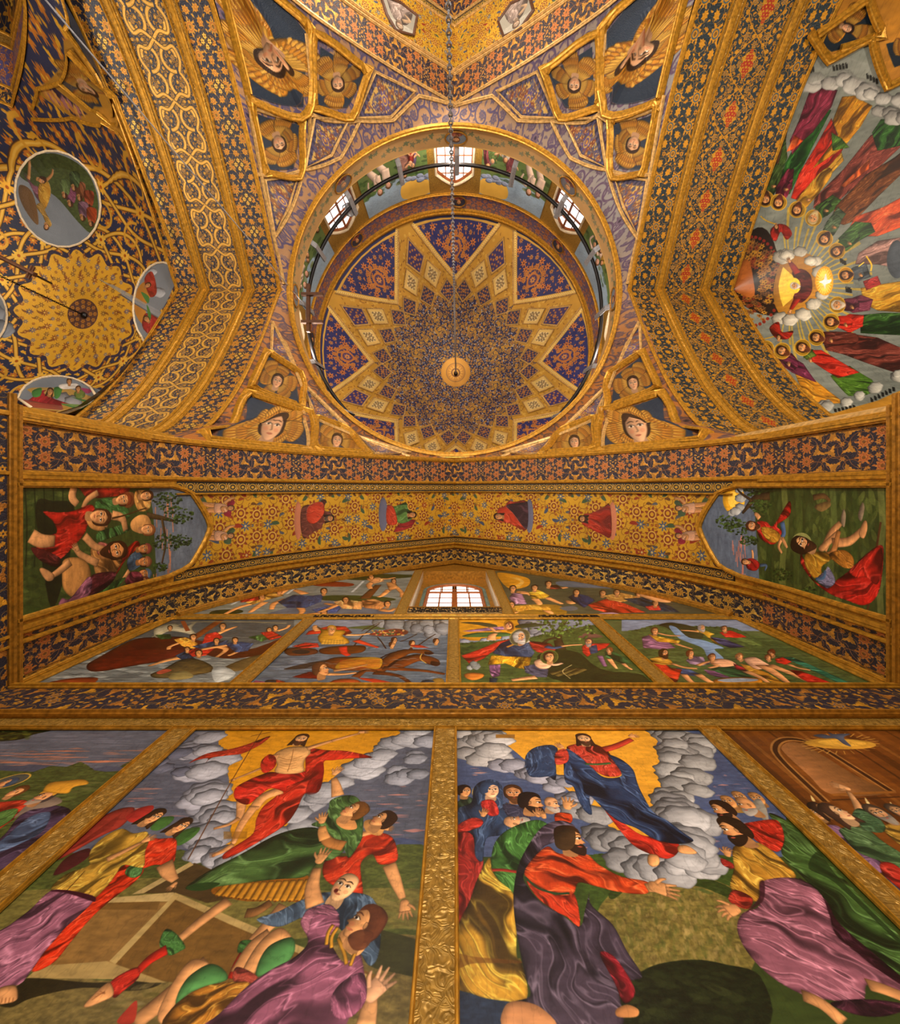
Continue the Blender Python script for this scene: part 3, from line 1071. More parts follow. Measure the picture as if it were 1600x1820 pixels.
# ------------------------------------------------------------------ arches
def soffit(name, prof, axis, c, a0, a1, mat, period, parent, vrange=(0, 1), flip=False, u0=0):
    """a band on the underside of an arch. axis 'y': arch spans x, depth along y; axis 'x': arch spans y"""
    s = arclen(prof); s = s - s.mean() if False else s - s[len(s) // 2]
    P = np.zeros((len(prof), 3, 3)); U = np.zeros((len(prof), 3, 2))
    for j, t in enumerate((0, .5, 1)):
        a = a0 + (a1 - a0) * t
        if axis == 'y':
            P[:, j] = np.stack([prof[:, 0] + c, np.full(len(prof), a), prof[:, 1]], 1)
        else:
            P[:, j] = np.stack([np.full(len(prof), a), prof[:, 0] + c, prof[:, 1]], 1)
        U[:, j, 0] = s / period + u0
        U[:, j, 1] = vrange[0] + (vrange[1] - vrange[0]) * t
    return sheet(name, P, U, mat, parent, smooth_=False)


def rib(name, prof, axis, c, a, w, h, mat, parent):
    if axis == 'y':
        P = np.stack([prof[:, 0] + c, np.full(len(prof), a), prof[:, 1]], 1)
        O = np.stack([-prof[:, 0], np.zeros(len(prof)), 7.0 - prof[:, 1]], 1)
    else:
        P = np.stack([np.full(len(prof), a), prof[:, 0] + c, prof[:, 1]], 1)
        O = np.stack([np.zeros(len(prof)), -prof[:, 0], 7.0 - prof[:, 1]], 1)
    return moulding(name, P, O, w, h, mat, parent)


YF = -.74
arch = tag(empty('ceiling_arch', (0, .6, 12)), 'pointed arch over the near wall with gold and black scrollwork bands', kind='structure')
arch.location = (0, 0, 0)
FSs = FS[FS[:, 1] > 6.9]
soffit('ornament_band', FS, 'y', 0, YF, -.16, M['leaf_ornament'], 1.75, arch)
soffit('chain_border', FSs, 'y', 0, -.13, .09, M['roundel_chain'], .8, arch)
soffit('gold_plain', FS, 'y', 0, -.16, -.13, M['gold'], 1, arch)
soffit('gold_plain', FS, 'y', 0, 1.44, 1.6, M['gold'], 1, arch)
soffit('chain_border', FSs, 'y', 0, 1.28, 1.45, M['roundel_chain'], .8, arch)
soffit('ornament_band', FS, 'y', 0, 1.6, 2.02, M['gold_leaf_ornament'], 1.75, arch)
for y, w in ((YF, .1), (-.15, .07), (.09, .03), (1.27, .03), (1.46, .06), (1.56, .05), (1.98, .05)):
    rib('gilt_moulding', FS if y in (YF, 1.98) or w > .04 else FSs, 'y', 0, y, w, .05, M['gold'], arch)

arch_e = tag(empty('ceiling_arch'), 'pointed arch before the painted apse with red medallions along its middle band', kind='structure')
arch_w = tag(empty('ceiling_arch'), 'pointed arch before the gold vault with interlaced gold hoops in its middle band', kind='structure')
for sg, ar, m1, m2, per1, per2, mg in ((1, arch_e, 'east_ornament', 'east_medallions', 1.45, 1.6, 'gold'), (-1, arch_w, 'west_ornament', 'west_hoops', 1.35, .95, 'gold')):
    soffit('ornament_band', FE, 'x', YC, sg * 4.66, sg * 5.3, M[m1], per1, ar)
    soffit('gold_plain', FE, 'x', YC, sg * 5.3, sg * 5.56, M['emboss'], 1, ar)
    soffit('medallion_band' if sg > 0 else 'hoop_band', FE, 'x', YC, sg * 5.56, sg * 6.5, M[m2], per2, ar)
    soffit('gold_plain', FE, 'x', YC, sg * 6.5, sg * 6.76, M['emboss'], 1, ar)
    soffit('ornament_band', FE, 'x', YC, sg * 6.76, sg * 7.38, M[m1], per1, ar)
    for x, w in ((4.64, .1), (5.31, .035), (5.43, .12), (5.55, .035), (6.51, .035), (6.63, .12), (6.75, .035), (7.36, .07)):
        rib('gilt_moulding', FE, 'x', YC, sg * x, w, .045, M['gold'], ar)

arch_n = tag(empty('ceiling_arch'), 'far pointed arch with pale gold flowered band above the chain', kind='structure')
soffit('ornament_band', FE, 'y', 0, -10.2, -10.98, M['leaf_ornament'], 1.75, arch_n)
soffit('gold_plain', FE, 'y', 0, -10.98, -11.12, M['gold_pale'], 1, arch_n)
soffit('flower_band', FE, 'y', 0, -11.12, -12.25, M['flower_field'], 3.6, arch_n)
soffit('chain_border', FE, 'y', 0, -12.25, -12.45, M['roundel_chain'], .8, arch_n)
soffit('ornament_band', FE, 'y', 0, -12.45, -13.2, M['leaf_ornament'], 1.75, arch_n)
for y, w in ((-10.2, .08), (-10.99, .06), (-11.1, .06), (-12.26, .05), (-12.46, .05)):
    rib('gilt_moulding', FE, 'y', 0, y, w, .045, M['gold_pale'], arch_n)

# ------------------------------------------------------------------ piers and the near wall
EAST, WEST = 4.42, -4.42
for nm, sx in (('wall_west', WEST), ('wall_east', EAST)):
    w = tag(empty(nm), 'pier face with scrollwork bands framing a painting', kind='structure')
    s = -1 if sx < 0 else 1
    def face(name, y0, y1, z0, z1, mat, per=1.75, off=0):
        Z = np.linspace(z0, z1, 4)
        P = np.zeros((4, 2, 3)); U = np.zeros((4, 2, 2))
        for j, y in enumerate((y0, y1)):
            P[:, j] = np.stack([np.full(4, sx - s * off), np.full(4, y), Z], 1)
            U[:, j, 0] = (Z) / per; U[:, j, 1] = j
        return sheet(name, P, U, mat, w)
    face('plaster_face', YF, 2.02, -1.6, 6.5, M['gold_deep'], off=-.004)
    face('ornament_panel', -.66, -.18, 4.62, 6.45, M['leaf_ornament'], off=.003)
    face('ornament_panel', 1.48, 1.93, 4.62, 6.45, M['leaf_ornament'], off=.003)
    for y, wd in ((YF + .03, .08), (-.12, .1), (1.42, .1), (1.97, .06)):
        moulding('gilt_moulding', [(sx, y, 4.5), (sx, y, 6.5)], (-s, 0, 0), wd, .05, M['gold'], w)
    moulding('gilt_moulding', [(sx, YF - .1, 4.53), (sx, 2.0, 4.53)], (-s, 0, 0), .09, .06, M['gold_deep'], w)
    # rounded corner towards the crossing, with its cornice
    P = np.array([[[sx, YF, z], [sx + s * .1, YF - .11, z], [sx + s * .3, YF - .16, z]] for z in (-1.6, 3, 6, 7.3)])
    sheet('corner_face', P, np.zeros((4, 3, 2)), M['gold_pale' if s > 0 else 'gold'], w)
    boxmesh('pier_core', (min(sx + s * .05, sx + s * 3.0), YF - .02, -1.6), (max(sx + s * .05, sx + s * 3.0), 2.3, 6.4), M['stone'], w)

wall = tag(empty('wall_south'), 'tall painted wall divided by embossed gold strips', kind='structure')
# plane with the window opening cut out
def wall_piece(x0, x1, z0, z1, mat=None, y=D + .012, name='plaster_face'):
    P = np.array([[[x0, y, z0], [x1, y, z0]], [[x0, y, z1], [x1, y, z1]]], float)
    return sheet(name, P, np.array([[[0, 0], [1, 0]], [[0, 1], [1, 1]]], float), mat or M['gold_deep'], wall, smooth_=False)
wall_piece(-4.6, 4.6, -1.6, 7.44); wall_piece(-4.6, -.75, 7.44, 12.4); wall_piece(.75, 4.6, 7.44, 12.4); wall_piece(-.75, .75, 10.8, 12.4)
# gilded strips between the paintings
def strip(x0, x1, z0, z1, mat='emboss'):
    o = boxmesh('gilt_strip', (x0, D - .03, z0), (x1, D + .02, z1), M[mat], wall)
    for x in (x0, x1):
        if x1 - x0 < z1 - z0:
            moulding('gilt_moulding', [(x, D - .02, z0), (x, D - .02, z1)], (0, -1, 0), .02, .03, M['gold'], wall)
    if x1 - x0 > z1 - z0:
        for z in (z0, z1):
            moulding('gilt_moulding', [(x0, D - .02, z), (x1, D - .02, z)], (0, -1, 0), .025, .03, M['gold'], wall)
strip(-2.31, -2.13, 1.0, 3.70); strip(-.16, .01, 1.0, 3.70); strip(2.01, 2.155, 1.0, 3.70)
strip(-4.45, 4.45, 3.70, 3.87)
strip(-2.26, -2.09, 4.49, 6.81); strip(-.08, .06, 4.49, 6.81); strip(2.04, 2.21, 4.49, 6.81)
strip(-4.4, 4.4, 6.81, 6.99)
strip(-.94, -.76, 6.99, 10.83); strip(.76, .94, 6.99, 10.83)
strip(-4.38, -4.26, 4.49, 6.9, 'gold'); strip(4.26, 4.38, 4.49, 6.9, 'gold')
rib('gilt_moulding', FSs, 'y', 0, 1.96, .12, .1, M['gold_deep'], wall)
# frieze between the two tiers, running on round the piers
fr = tag(empty('trim_1'), 'dark frieze of golden leaves running across the near wall', kind='structure')
def frieze(path_a, path_b, length, name='ornament_band', mat='frieze_ornament'):
    A, B = np.array(path_a, float), np.array(path_b, float)
    P = np.stack([A, B], 1); n = len(A)
    s = np.concatenate([[0], np.cumsum(np.linalg.norm(np.diff(A, axis=0), axis=1))]) / length
    U = np.zeros((n, 2, 2)); U[:, 0, 0] = U[:, 1, 0] = s; U[:, 1, 1] = 1
    sheet(name, P, U, M[mat], fr, smooth_=False)
frieze([(-4.42, 1.94, 3.87), (4.42, 1.94, 3.87)], [(-4.42, 1.965, 4.43), (4.42, 1.965, 4.43)], 3.0)
for s in (-1, 1):
    frieze([(s * 4.36, 2.0, 3.87), (s * 4.36, YF - .2, 3.87)], [(s * 4.385, 2.0, 4.43), (s * 4.385, YF - .2, 4.43)], 3.0)
    moulding('gilt_moulding', [(s * 4.39, 2, 4.46), (s * 4.39, YF - .2, 4.46)], (-s, 0, -.2), .07, .05, M['gold_deep'], fr)
moulding('gilt_moulding', [(-4.42, 1.97, 4.45), (4.42, 1.97, 4.45)], (0, -1, -.2), .06, .05, M['gold'], fr)
moulding('gilt_moulding', [(-4.42, 1.95, 3.87), (4.42, 1.95, 3.87)], (0, -1, 0), .05, .05, M['gold_deep'], fr)

# ------------------------------------------------------------------ window of the near wall, in its recess
wn = tag(empty('window_1'), 'white-lit arched window with brown glazing bars high in the near wall', kind='structure')
YB = 2.2
boxmesh('reveal', (-.76, D - .01, 7.44), (-.75, YB + .05, 10.8), M['white_plaster'], wn)
boxmesh('reveal', (.75, D - .01, 7.44), (.76, YB + .05, 10.8), M['white_plaster'], wn)
boxmesh('reveal', (-.76, D - .01, 10.8), (.76, YB + .05, 10.82), M['gold_deep'], wn)
boxmesh('sill', (-.78, D - .05, 7.36), (.78, YB + .05, 7.44), M['gold_deep'], wn)
boxmesh('jamb', (-.75, YB, 7.44), (-.62, YB + .03, 10.8), M['gold_deep'], wn)
boxmesh('jamb', (.62, YB, 7.44), (.75, YB + .03, 10.8), M['gold_deep'], wn)
archx = np.linspace(-.62, .62, 17)
archz = 9.55 + .72 * np.sqrt(np.maximum(0, 1 - (archx / .66) ** 2))
V = []; Fc = []
for i, (x, z) in enumerate(zip(archx, archz)):
    V += [(x, YB, z), (x, YB, 10.8), (x, YB + .04, z)]
for i in range(16):
    a = i * 3
    Fc += [(a, a + 1, a + 4, a + 3), (a, a + 3, a + 5, a + 2)]
obj('arch_panel', V, Fc, M['gold_deep'], wn)
teal = plain('painted_stone_border', '5a6a60', .6, 0, .4, 9)
moulding('painted_border', [(-.62, YB, 7.6)] + [(x, YB, z) for x, z in zip(archx, archz)] + [(.62, YB, 7.6)], (0, -1, 0), .09, .03, teal, wn)
moulding('frame', [(-.57, YB + .02, 7.5)] + [(x * .92, YB + .02, z - .05) for x, z in zip(archx, archz)] + [(.57, YB + .02, 7.5)], (0, -1, 0), .08, .05, M['window_wood'], wn)
boxmesh('frame', (-.57, YB, 9.5), (.57, YB + .05, 9.6), M['window_wood'], wn)
boxmesh('frame', (-.055, YB - .01, 7.5), (.055, YB + .05, 9.52), M['window_wood'], wn)
for x in (-.3, .3):
    boxmesh('glazing_bar', (x - .015, YB + .01, 7.5), (x + .015, YB + .04, 9.5), M['window_wood'], wn)
for x in (-.27, 0, .27):
    boxmesh('glazing_bar', (x - .014, YB + .01, 9.55), (x + .014, YB + .04, 10.2), M['window_wood'], wn)
for z in (7.9, 8.3, 8.7, 9.1, 9.85):
    boxmesh('glazing_bar', (-.56, YB + .01, z - .015), (.56, YB + .04, z + .015), M['window_wood'], wn)
for x0, x1 in ((-.56, -.31), (-.29, -.05), (.05, .29), (.31, .56)):
    for z0, z1 in ((7.5, 7.9), (7.9, 8.3), (8.3, 8.7), (8.7, 9.1), (9.1, 9.5), (9.6, 9.85), (9.85, 10.25)):
        if z1 > 10 and abs(x0 + x1) > .5:
            z1 = 10.05
        boxmesh('pane', (x0, YB + .02, z0), (x1, YB + .03, z1), M['pane'], wn)

# ------------------------------------------------------------------ crossing: pendentives, ring, drum, dome
PC = plan_canvas(-5.0, 5.0, -10.6, -.4, .007, 'a07a58', h_pend)
ty, tx = np.mgrid[0:PC.h, 0:PC.w]
PC.a[:] = t_lilac.a[(ty * 1) % 500, (tx * 1) % 500]
# bluer in the north east, warmer in the south
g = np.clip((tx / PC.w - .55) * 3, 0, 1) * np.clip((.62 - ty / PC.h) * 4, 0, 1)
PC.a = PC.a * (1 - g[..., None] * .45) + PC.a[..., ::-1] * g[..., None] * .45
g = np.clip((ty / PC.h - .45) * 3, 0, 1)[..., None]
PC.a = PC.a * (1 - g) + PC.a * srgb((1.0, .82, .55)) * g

th = np.linspace(0, 2 * math.pi, 97)[:-1]
nr = 9
P = np.zeros((len(th) + 1, nr, 3)); U = np.zeros((len(th) + 1, nr, 2))
for i in range(len(th) + 1):
    t = th[i % len(th)]
    dx, dy = math.cos(t), math.sin(t)
    a, b = 4.66, (4.57 if dy > 0 else 4.97)
    rb = 1 / max(abs(dx) / a, abs(dy) / b)
    for j in range(nr):
        r = RING + (rb - RING) * j / (nr - 1)
        x, y = dx * r, YC + dy * r
        P[i, j] = (x, y, h_pend(x, y)); U[i, j] = PC.uvf(x, y)
M['pend'] = None
pend_geo = (P, U)

def mir(pp, c=810):
    return [(2 * c - x, y) for x, y in pp]

# angel panels (measured outlines), then the small flower panels
BIG_N = [(410, -30), (490, -8), (545, 60), (536, 183), (443, 168), (422, 90)]
SM_N1 = [(570, 85), (648, 132), (618, 192), (565, 188)]
SM_N2 = [(458, 204), (533, 222), (522, 300), (475, 302)]
FL_N = [[(668, 130), (738, 163), (695, 210), (634, 210)], [(560, 211), (620, 213), (590, 278), (543, 299)], [(472, 322), (530, 312), (514, 370), (488, 418)]]
BIG_S = [(440, 703), (537, 738), (546, 797), (388, 785)]
SM_S1 = [(477, 632), (524, 668), (532, 718), (458, 686)]
SM_S2 = [(565, 747), (604, 765), (647, 803), (573, 803)]
FL_S = [[(542, 685), (617, 758), (556, 740)], [(638, 777), (730, 806), (667, 808)], [(484, 580), (508, 610), (530, 664), (483, 622)]]
ANG = [(BIG_N, 'NW large', (486, 108, 36, 196), [(100, 92, 84), (20, 66, 62), (-20, 52, 60), (205, 72, 66), (232, 110, 62), (262, 60, 44)]),
       (SM_N1, '', (600, 150, 15, 190), [(80, 44, 34), (150, 34, 30), (20, 34, 26), (240, 56, 30), (-65, 30, 24)]),
       (SM_N2, '', (497, 254, 16, 200), [(70, 44, 36), (-5, 32, 28), (120, 30, 26), (258, 48, 34), (305, 30, 26)])]

pend = tag(empty('ceiling_pendentives'), 'vaulted corners of the crossing netted with gold star ribs', kind='structure')

def panel_xy(poly, hf=h_pend):
    return np.array([ray(x, y, hf)[:2] for x, y in poly])

DEEP = '1c2838'
angels = []
def add_angel(poly, hd, wings, label, deep=DEEP):
    PC.sh(poly, deep, sm=False)
    x, y, w, tl = hd
    angel_face(PC, x, y, w, tl, wings)
    # the moulding around it hides what runs over: repaint the surround
    angels.append((poly, label))

LN = ['large painted angel head in blue panel, top left corner of crossing', 'small angel head right of the large top left angel', 'small angel head below the large top left angel']
LM = ['large painted angel head in blue panel, top right corner of crossing', 'small angel head left of the large top right angel', 'small angel head below the large top right angel']
def mw(ws): return [(180 - a, L, w) for a, L, w in ws]
add_angel(BIG_N, (487, 110, 38, 170), [(100, 95, 80), (140, 60, 50), (55, 66, 60), (10, 60, 62), (205, 70, 70), (238, 125, 62), (290, 110, 66)], LN[0])
add_angel(SM_N1, (601, 150, 17, 172), [(100, 48, 36), (30, 36, 30), (160, 40, 32), (232, 52, 34), (280, 60, 30), (330, 46, 24)], LN[1])
add_angel(SM_N2, (497, 256, 18, 160), [(65, 46, 40), (5, 36, 32), (120, 44, 30), (235, 44, 34), (285, 52, 36), (325, 30, 24)], LN[2])
add_angel(mir(BIG_N, 811), (1133, 98, 38, 196), mw([(100, 95, 80), (140, 60, 50), (55, 66, 60), (10, 60, 62), (205, 70, 70), (238, 125, 62), (290, 110, 66)]), LM[0])
add_angel(mir(SM_N1, 811), (1020, 152, 17, 185), mw([(100, 48, 36), (30, 36, 30), (160, 40, 32), (232, 52, 34), (280, 60, 30), (330, 46, 24)]), LM[1])
add_angel(mir(SM_N2, 811), (1124, 258, 18, 195), mw([(65, 46, 40), (5, 36, 32), (120, 44, 30), (235, 44, 34), (285, 52, 36), (325, 30, 24)]), LM[2])
LS = ['large painted angel head at the lower left corner of the crossing', 'small angel head just above the large lower left angel', 'small angel head right of the large lower left angel']
LT = ['large painted angel head at the lower right corner of the crossing', 'small angel head just above the large lower right angel', 'small angel head left of the large lower right angel']
WS = [(175, 74, 46), (205, 62, 44), (240, 50, 50), (290, 46, 44), (335, 62, 50), (15, 66, 42), (60, 42, 40), (125, 60, 44)]
W1 = [(200, 30, 26), (250, 38, 26), (300, 30, 24), (10, 38, 30), (60, 38, 24), (130, 38, 22)]
W2 = [(190, 30, 22), (230, 36, 26), (290, 26, 22), (340, 34, 26), (20, 44, 24), (110, 30, 22), (150, 34, 20)]
add_angel(BIG_S, (486, 757, 34, 12), WS, LS[0]); add_angel(SM_S1, (494, 678, 15, 18), W1, LS[1]); add_angel(SM_S2, (600, 783, 14, 8), W2, LS[2])
add_angel(mir(BIG_S, 809), (1128, 760, 34, -10), mw(WS), LT[0]); add_angel(mir(SM_S1, 809), (1124, 682, 15, -12), mw(W1), LT[1]); add_angel(mir(SM_S2, 809), (1020, 786, 14, -8), mw(W2), LT[2])

flowers_p = []
for q in FL_N + FL_S:
    for pp in (q, mir(q, 811)):
        flowers_p.append(pp)
        P2 = PC.at(pp); c = P2.mean(0)
        PC.poly(P2, '2e2c44'); PC.poly(c + (P2 - c) * .93, 'b08a4c')
        n = 14
        B = np.array([P2[i] + (P2[(i + 1) % len(P2)] - P2[i]) * t for i in range(len(P2)) for t in np.arange(n) / n])
        for i, v in enumerate(c + (B - c) * .85):
            flower(PC, v[0], v[1], 6, ('2e2c44', '4a4460')[i % 2], 4)
        PC.poly(c + (P2 - c) * .72, 'c8a258')
        rr = random.Random(int(pp[0][0]))
        for i in range(150):
            v = c + (B[rr.randrange(len(B))] - c) * .68 * math.sqrt(rr.random())
            if i % 3 == 0: flower(PC, v[0], v[1], rr.uniform(5, 9), rr.choice(['7a4430', '4a4060', '8a5a3a']), 6, core='d8b060')
            else: leaf(PC, v[0], v[1], rr.uniform(8, 14), rr.uniform(0, 6.28), rr.choice(['5a4038', '6a5a5c', '4a4a60']), .8, .4)
        flower(PC, c[0], c[1], 17, '5a4a78', 8, core='c8904a', ring='c8a258')

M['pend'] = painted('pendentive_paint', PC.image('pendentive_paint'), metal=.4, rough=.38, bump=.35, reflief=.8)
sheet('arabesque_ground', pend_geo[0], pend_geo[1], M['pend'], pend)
for pp in flowers_p:
    XY = panel_xy(pp)
    radial_patch('flower_panel', XY, h_pend, .03, M['pend'], PC.uvf, pend)
    moulding('gilt_frame', [(x, y, h_pend(x, y) - .02) for x, y in XY], (0, 0, -1), .07, .05, M['gold_pale'], pend, closed=True)
for poly, label in angels:
    XY = panel_xy(poly)
    o = radial_patch('angel_panel', XY, h_pend, .03, M['pend'], PC.uvf, None, per=8)
    tag(o, label, 'painting', 'angel heads around the crossing')
    c = XY.mean(0); n = len(XY)
    E = []
    for i in range(n):
        for t in np.arange(6) / 6:
            q = XY[i] + (XY[(i + 1) % n] - XY[i]) * t
            E.append(q)
    E = np.array(E)
    big = abs(poly[0][1] - poly[2][1]) > 85 or 'large' in label
    wd = .22 if big else .15
    EE = c + (E - c) * (1 + wd * .55 / np.hypot(*(E - c).T))[:, None]
    EE = np.stack([np.clip(EE[:, 0], -4.52, 4.52), np.clip(EE[:, 1], YC - 4.85, YC + 4.47)], 1)
    moulding('gilt_frame', [(x, y, h_pend(x, y) - .03) for x, y in EE], (0, 0, -1), wd, .07, M['gold' if big or poly[0][1] > 400 else 'gold_pale'], o, closed=True)

# star ribs between the panels and the ring
for c0 in (0, 1):
    for s in ('808,189 745,172 700,215 640,216 606,282 541,303 518,374 487,424 505,505', '484,572 538,690 560,745 632,775 730,812',
              '545,60 556,190 541,303', '443,190 556,206 640,216', '456,312 541,303', '440,170 466,320 487,424', '536,722 549,800'):
        L = [tuple(map(float, p.split(','))) for p in s.split()]
        if c0: L = mir(L, 810)
        Q = [ray(x, y, h_pend) for x, y in L]
        out = []
        for a, b in zip(Q[:-1], Q[1:]):
            for t in np.arange(5) / 5:
                x, y = a[0] + (b[0] - a[0]) * t, a[1] + (b[1] - a[1]) * t
                out.append((x, y, h_pend(x, y) - .01))
        out.append((Q[-1][0], Q[-1][1], Q[-1][2] - .01))
        moulding('gilt_rib', out, (0, 0, -1), .09, .06, M['gold_pale'], pend)


def circle(r, z, n=96, cx=0.0):
    t = np.linspace(0, 2 * math.pi, n, endpoint=False)
    return np.stack([cx + r * np.cos(t), YC + r * np.sin(t), np.full(n, z)], 1)


def band(name, r0, z0, r1, z1, mat, rep, parent, n=96, a0=0, a1=2 * math.pi):
    t = np.linspace(a0, a1, n + 1)
    P = np.stack([np.stack([r * np.cos(t), YC + r * np.sin(t), np.full(n + 1, z)], 1) for r, z in ((r0, z0), (r1, z1))], 1)
    U = np.zeros((n + 1, 2, 2)); U[:, 0, 0] = U[:, 1, 0] = t / (2 * math.pi) * rep; U[:, 1, 1] = 1
    return sheet(name, P, U, mat, parent)

drum = tag(empty('ceiling_drum'), 'round drum under the dome pierced by arched windows', kind='structure')
moulding('gilt_ring', circle(RING - .02, EAVE), (0, 0, -1), .16, .08, M['gold'], drum, closed=True)
band('vine_band', RING, EAVE, RING, 12.76, M['vine_band'], 7, drum)
band('ledge', RING, 12.76, 5.2, 12.8, M['gold_pale'], 8, drum)
DR = 5.2
band('violet_band', DR, 15.98, DR, 16.85, M['violet_band'], 9, drum)
moulding('gilt_ring', circle(DR - .01, 15.98), (0, 0, -1), .12, .06, M['gold'], drum, closed=True)
moulding('gilt_ring', circle(DR - .04, 16.95), (0, 0, -1), .22, .14, M['gold'], drum, closed=True)
moulding('gilt_ring', circle(DR - .02, 17.12), (0, 0, -1), .1, .06, M['gold_deep'], drum, closed=True)
# drum wall pieces around eight windows
WA = .118          # half angle of a window
for k in range(8):
    a = k * math.pi / 4 - math.pi / 2
    band('wall_piece', DR, 12.8, DR, 15.98, M['emboss'], 8, drum, 20, a + WA, a + math.pi / 4 - WA)
    w = tag(empty('window_%d' % (k + 2)), 'bright arched drum window with brown glazing bars', kind='structure')
    tt = np.linspace(-WA, WA, 9)
    ztop = lambda u: 15.55 - .55 * abs(u / WA) ** 1.5
    def rp(u, z, r=DR): return (r * math.cos(a + u), YC + r * math.sin(a + u), z)
    V, Fc = [], []
    for u in tt:
        V += [rp(u, ztop(u)), rp(u, 15.98)]
    for i in range(8):
        Fc.append((2 * i, 2 * i + 1, 2 * i + 3, 2 * i + 2))
    obj('lintel', V, Fc, M['emboss'], w)
    edge = [rp(-WA, 12.85)] + [rp(u, ztop(u)) for u in tt] + [rp(WA, 12.85)]
    e2 = [rp(-WA, 12.85, DR + .25)] + [rp(u, ztop(u), DR + .25) for u in tt] + [rp(WA, 12.85, DR + .25)]
    Pn = np.stack([np.array(edge), np.array(e2)], 1)
    sheet('reveal', Pn, np.zeros(Pn.shape[:2] + (2,)), M['white_plaster'], w)
    moulding('surround', edge, (-math.cos(a), -math.sin(a), 0), .07, .03, M['white_plaster'], w)
    cx, cy, _ = rp(0, 0, DR + .12)
    tx_, ty_ = -math.sin(a), math.cos(a)
    hw = DR * WA * .97
    def pw(u, z, d=0): return (cx + tx_ * u + math.cos(a) * d, cy + ty_ * u + math.sin(a) * d, z)
    fr_ = [pw(-hw, 12.9)] + [pw(u / WA * hw, ztop(u) - .02) for u in tt] + [pw(hw, 12.9)]
    moulding('frame', fr_, (-math.cos(a), -math.sin(a), 0), .1, .05, M['window_wood'], w)
    for u in (-.02, ):
        moulding('frame', [pw(0, 12.9), pw(0, 15.5)], (-math.cos(a), -math.sin(a), 0), .075, .05, M['window_wood'], w)
    moulding('frame', [pw(-hw, 14.75), pw(hw, 14.75)], (-math.cos(a), -math.sin(a), 0), .07, .045, M['window_wood'], w)
    for z in (13.4, 13.85, 14.3, 15.1):
        moulding('glazing_bar', [pw(-hw, z), pw(hw, z)], (-math.cos(a), -math.sin(a), 0), .03, .03, M['window_wood'], w)
    for u in (-hw * .5, hw * .5):
        moulding('glazing_bar', [pw(u, 12.9), pw(u, 15.3)], (-math.cos(a), -math.sin(a), 0), .03, .03, M['window_wood'], w)
    zs = [12.9, 13.4, 13.85, 14.3, 14.75, 15.1, 15.55]
    for i in range(4):
        u0, u1 = -hw + i * hw / 2, -hw + (i + 1) * hw / 2
        for z0, z1 in zip(zs[:-1], zs[1:]):
            if z1 > 15.2 and i in (0, 3): z1 = 15.3
            obj('pane', [pw(u0, z0, .02), pw(u1, z0, .02), pw(u1, z1, .02), pw(u0, z1, .02), pw(u0, z0, .04), pw(u1, z0, .04), pw(u1, z1, .04), pw(u0, z1, .04)],
                [(0, 1, 2, 3), (7, 6, 5, 4), (0, 4, 5, 1), (1, 5, 6, 2), (2, 6, 7, 3), (3, 7, 4, 0)], M['pane'], w)

# --- dome: painted in plan, panels and ribs in relief
DC = plan_canvas(-5.3, 5.4, YC - 5.35, YC + 5.35, .0085, '262650', h_dome)
dq = 1 / DC.res
dcx, dcy = DC.m(.05, YC)
def dpol(r, deg):
    t = math.radians(deg - 90)
    return dcx + r * dq * math.cos(t), dcy + r * dq * math.sin(t)
DC.ell((dcx, dcy), 2.9 * dq, 2.9 * dq, '23244a', n=80)
rr = random.Random(77)
def dome_scatter(r0, r1, deg0, deg1, specs, pal, seed):
    """mirror-symmetric, eight-fold flowers and spirals"""
    rn = random.Random(seed); done = []
    for k, (rad, n) in enumerate(specs):
        made = 0
        for _ in range(n * 50):
            if made >= n: break
            r = math.sqrt(rn.uniform(r0 * r0, r1 * r1)); g = rn.uniform(deg0, deg1)
            if rn.random() < .25: g = rn.choice((deg0, deg1))
            x, y = r * math.cos(math.radians(g)), r * math.sin(math.radians(g))
            if all(math.hypot(x - a, y - b) > (rad + c) * .92 for a, b, c in done):
                done.append((x, y, rad)); made += 1
                aa = rn.uniform(0, 6.28)
                for s in range(8):
                    for mrr in (1, -1):
                        if mrr < 0 and abs(g - deg0) < .01 and deg0 == 0: continue
                        px, py = dpol(r, s * 45 + g * mrr)
                        c = pal[(k + (made % 2 if k > 1 else 0)) % len(pal)]
                        R = rad * dq
                        if k <= 1:
                            tendril(DC, px, py, R * 2.6, aa * mrr + math.radians(s * 45), pal[0], 2.0, 1.1, mrr)
                        if k == 0: flower(DC, px, py, R, c, 8, core='7a3a30', ring='3a2c50')
                        elif k < 3: flower(DC, px, py, R, c, 6, core='6a3a34')
                        else: leaf(DC, px, py, R * 2, aa * mrr + math.radians(s * 45), c, .9 * mrr, .42)
dome_scatter(.55, 3.3, 0, 22.5, [(.11, 7), (.075, 22), (.05, 60), (.038, 190)], ['c89838', 'c09034', 'b88038', 'a87c34', 'b0b0bc'], 3)
for s in range(48):
    a = s * 7.5
    px, py = dpol(.42, a); leaf(DC, px, py, .3 * dq, math.radians(a - 90 + 20), 'c8903a', .4, .5)
DC.ell((dcx, dcy), .42 * dq, .42 * dq, 'b88034', n=40); flower(DC, dcx, dcy, .36 * dq, 'd09a40', 16, core='5a3020', ring='7a4a28')

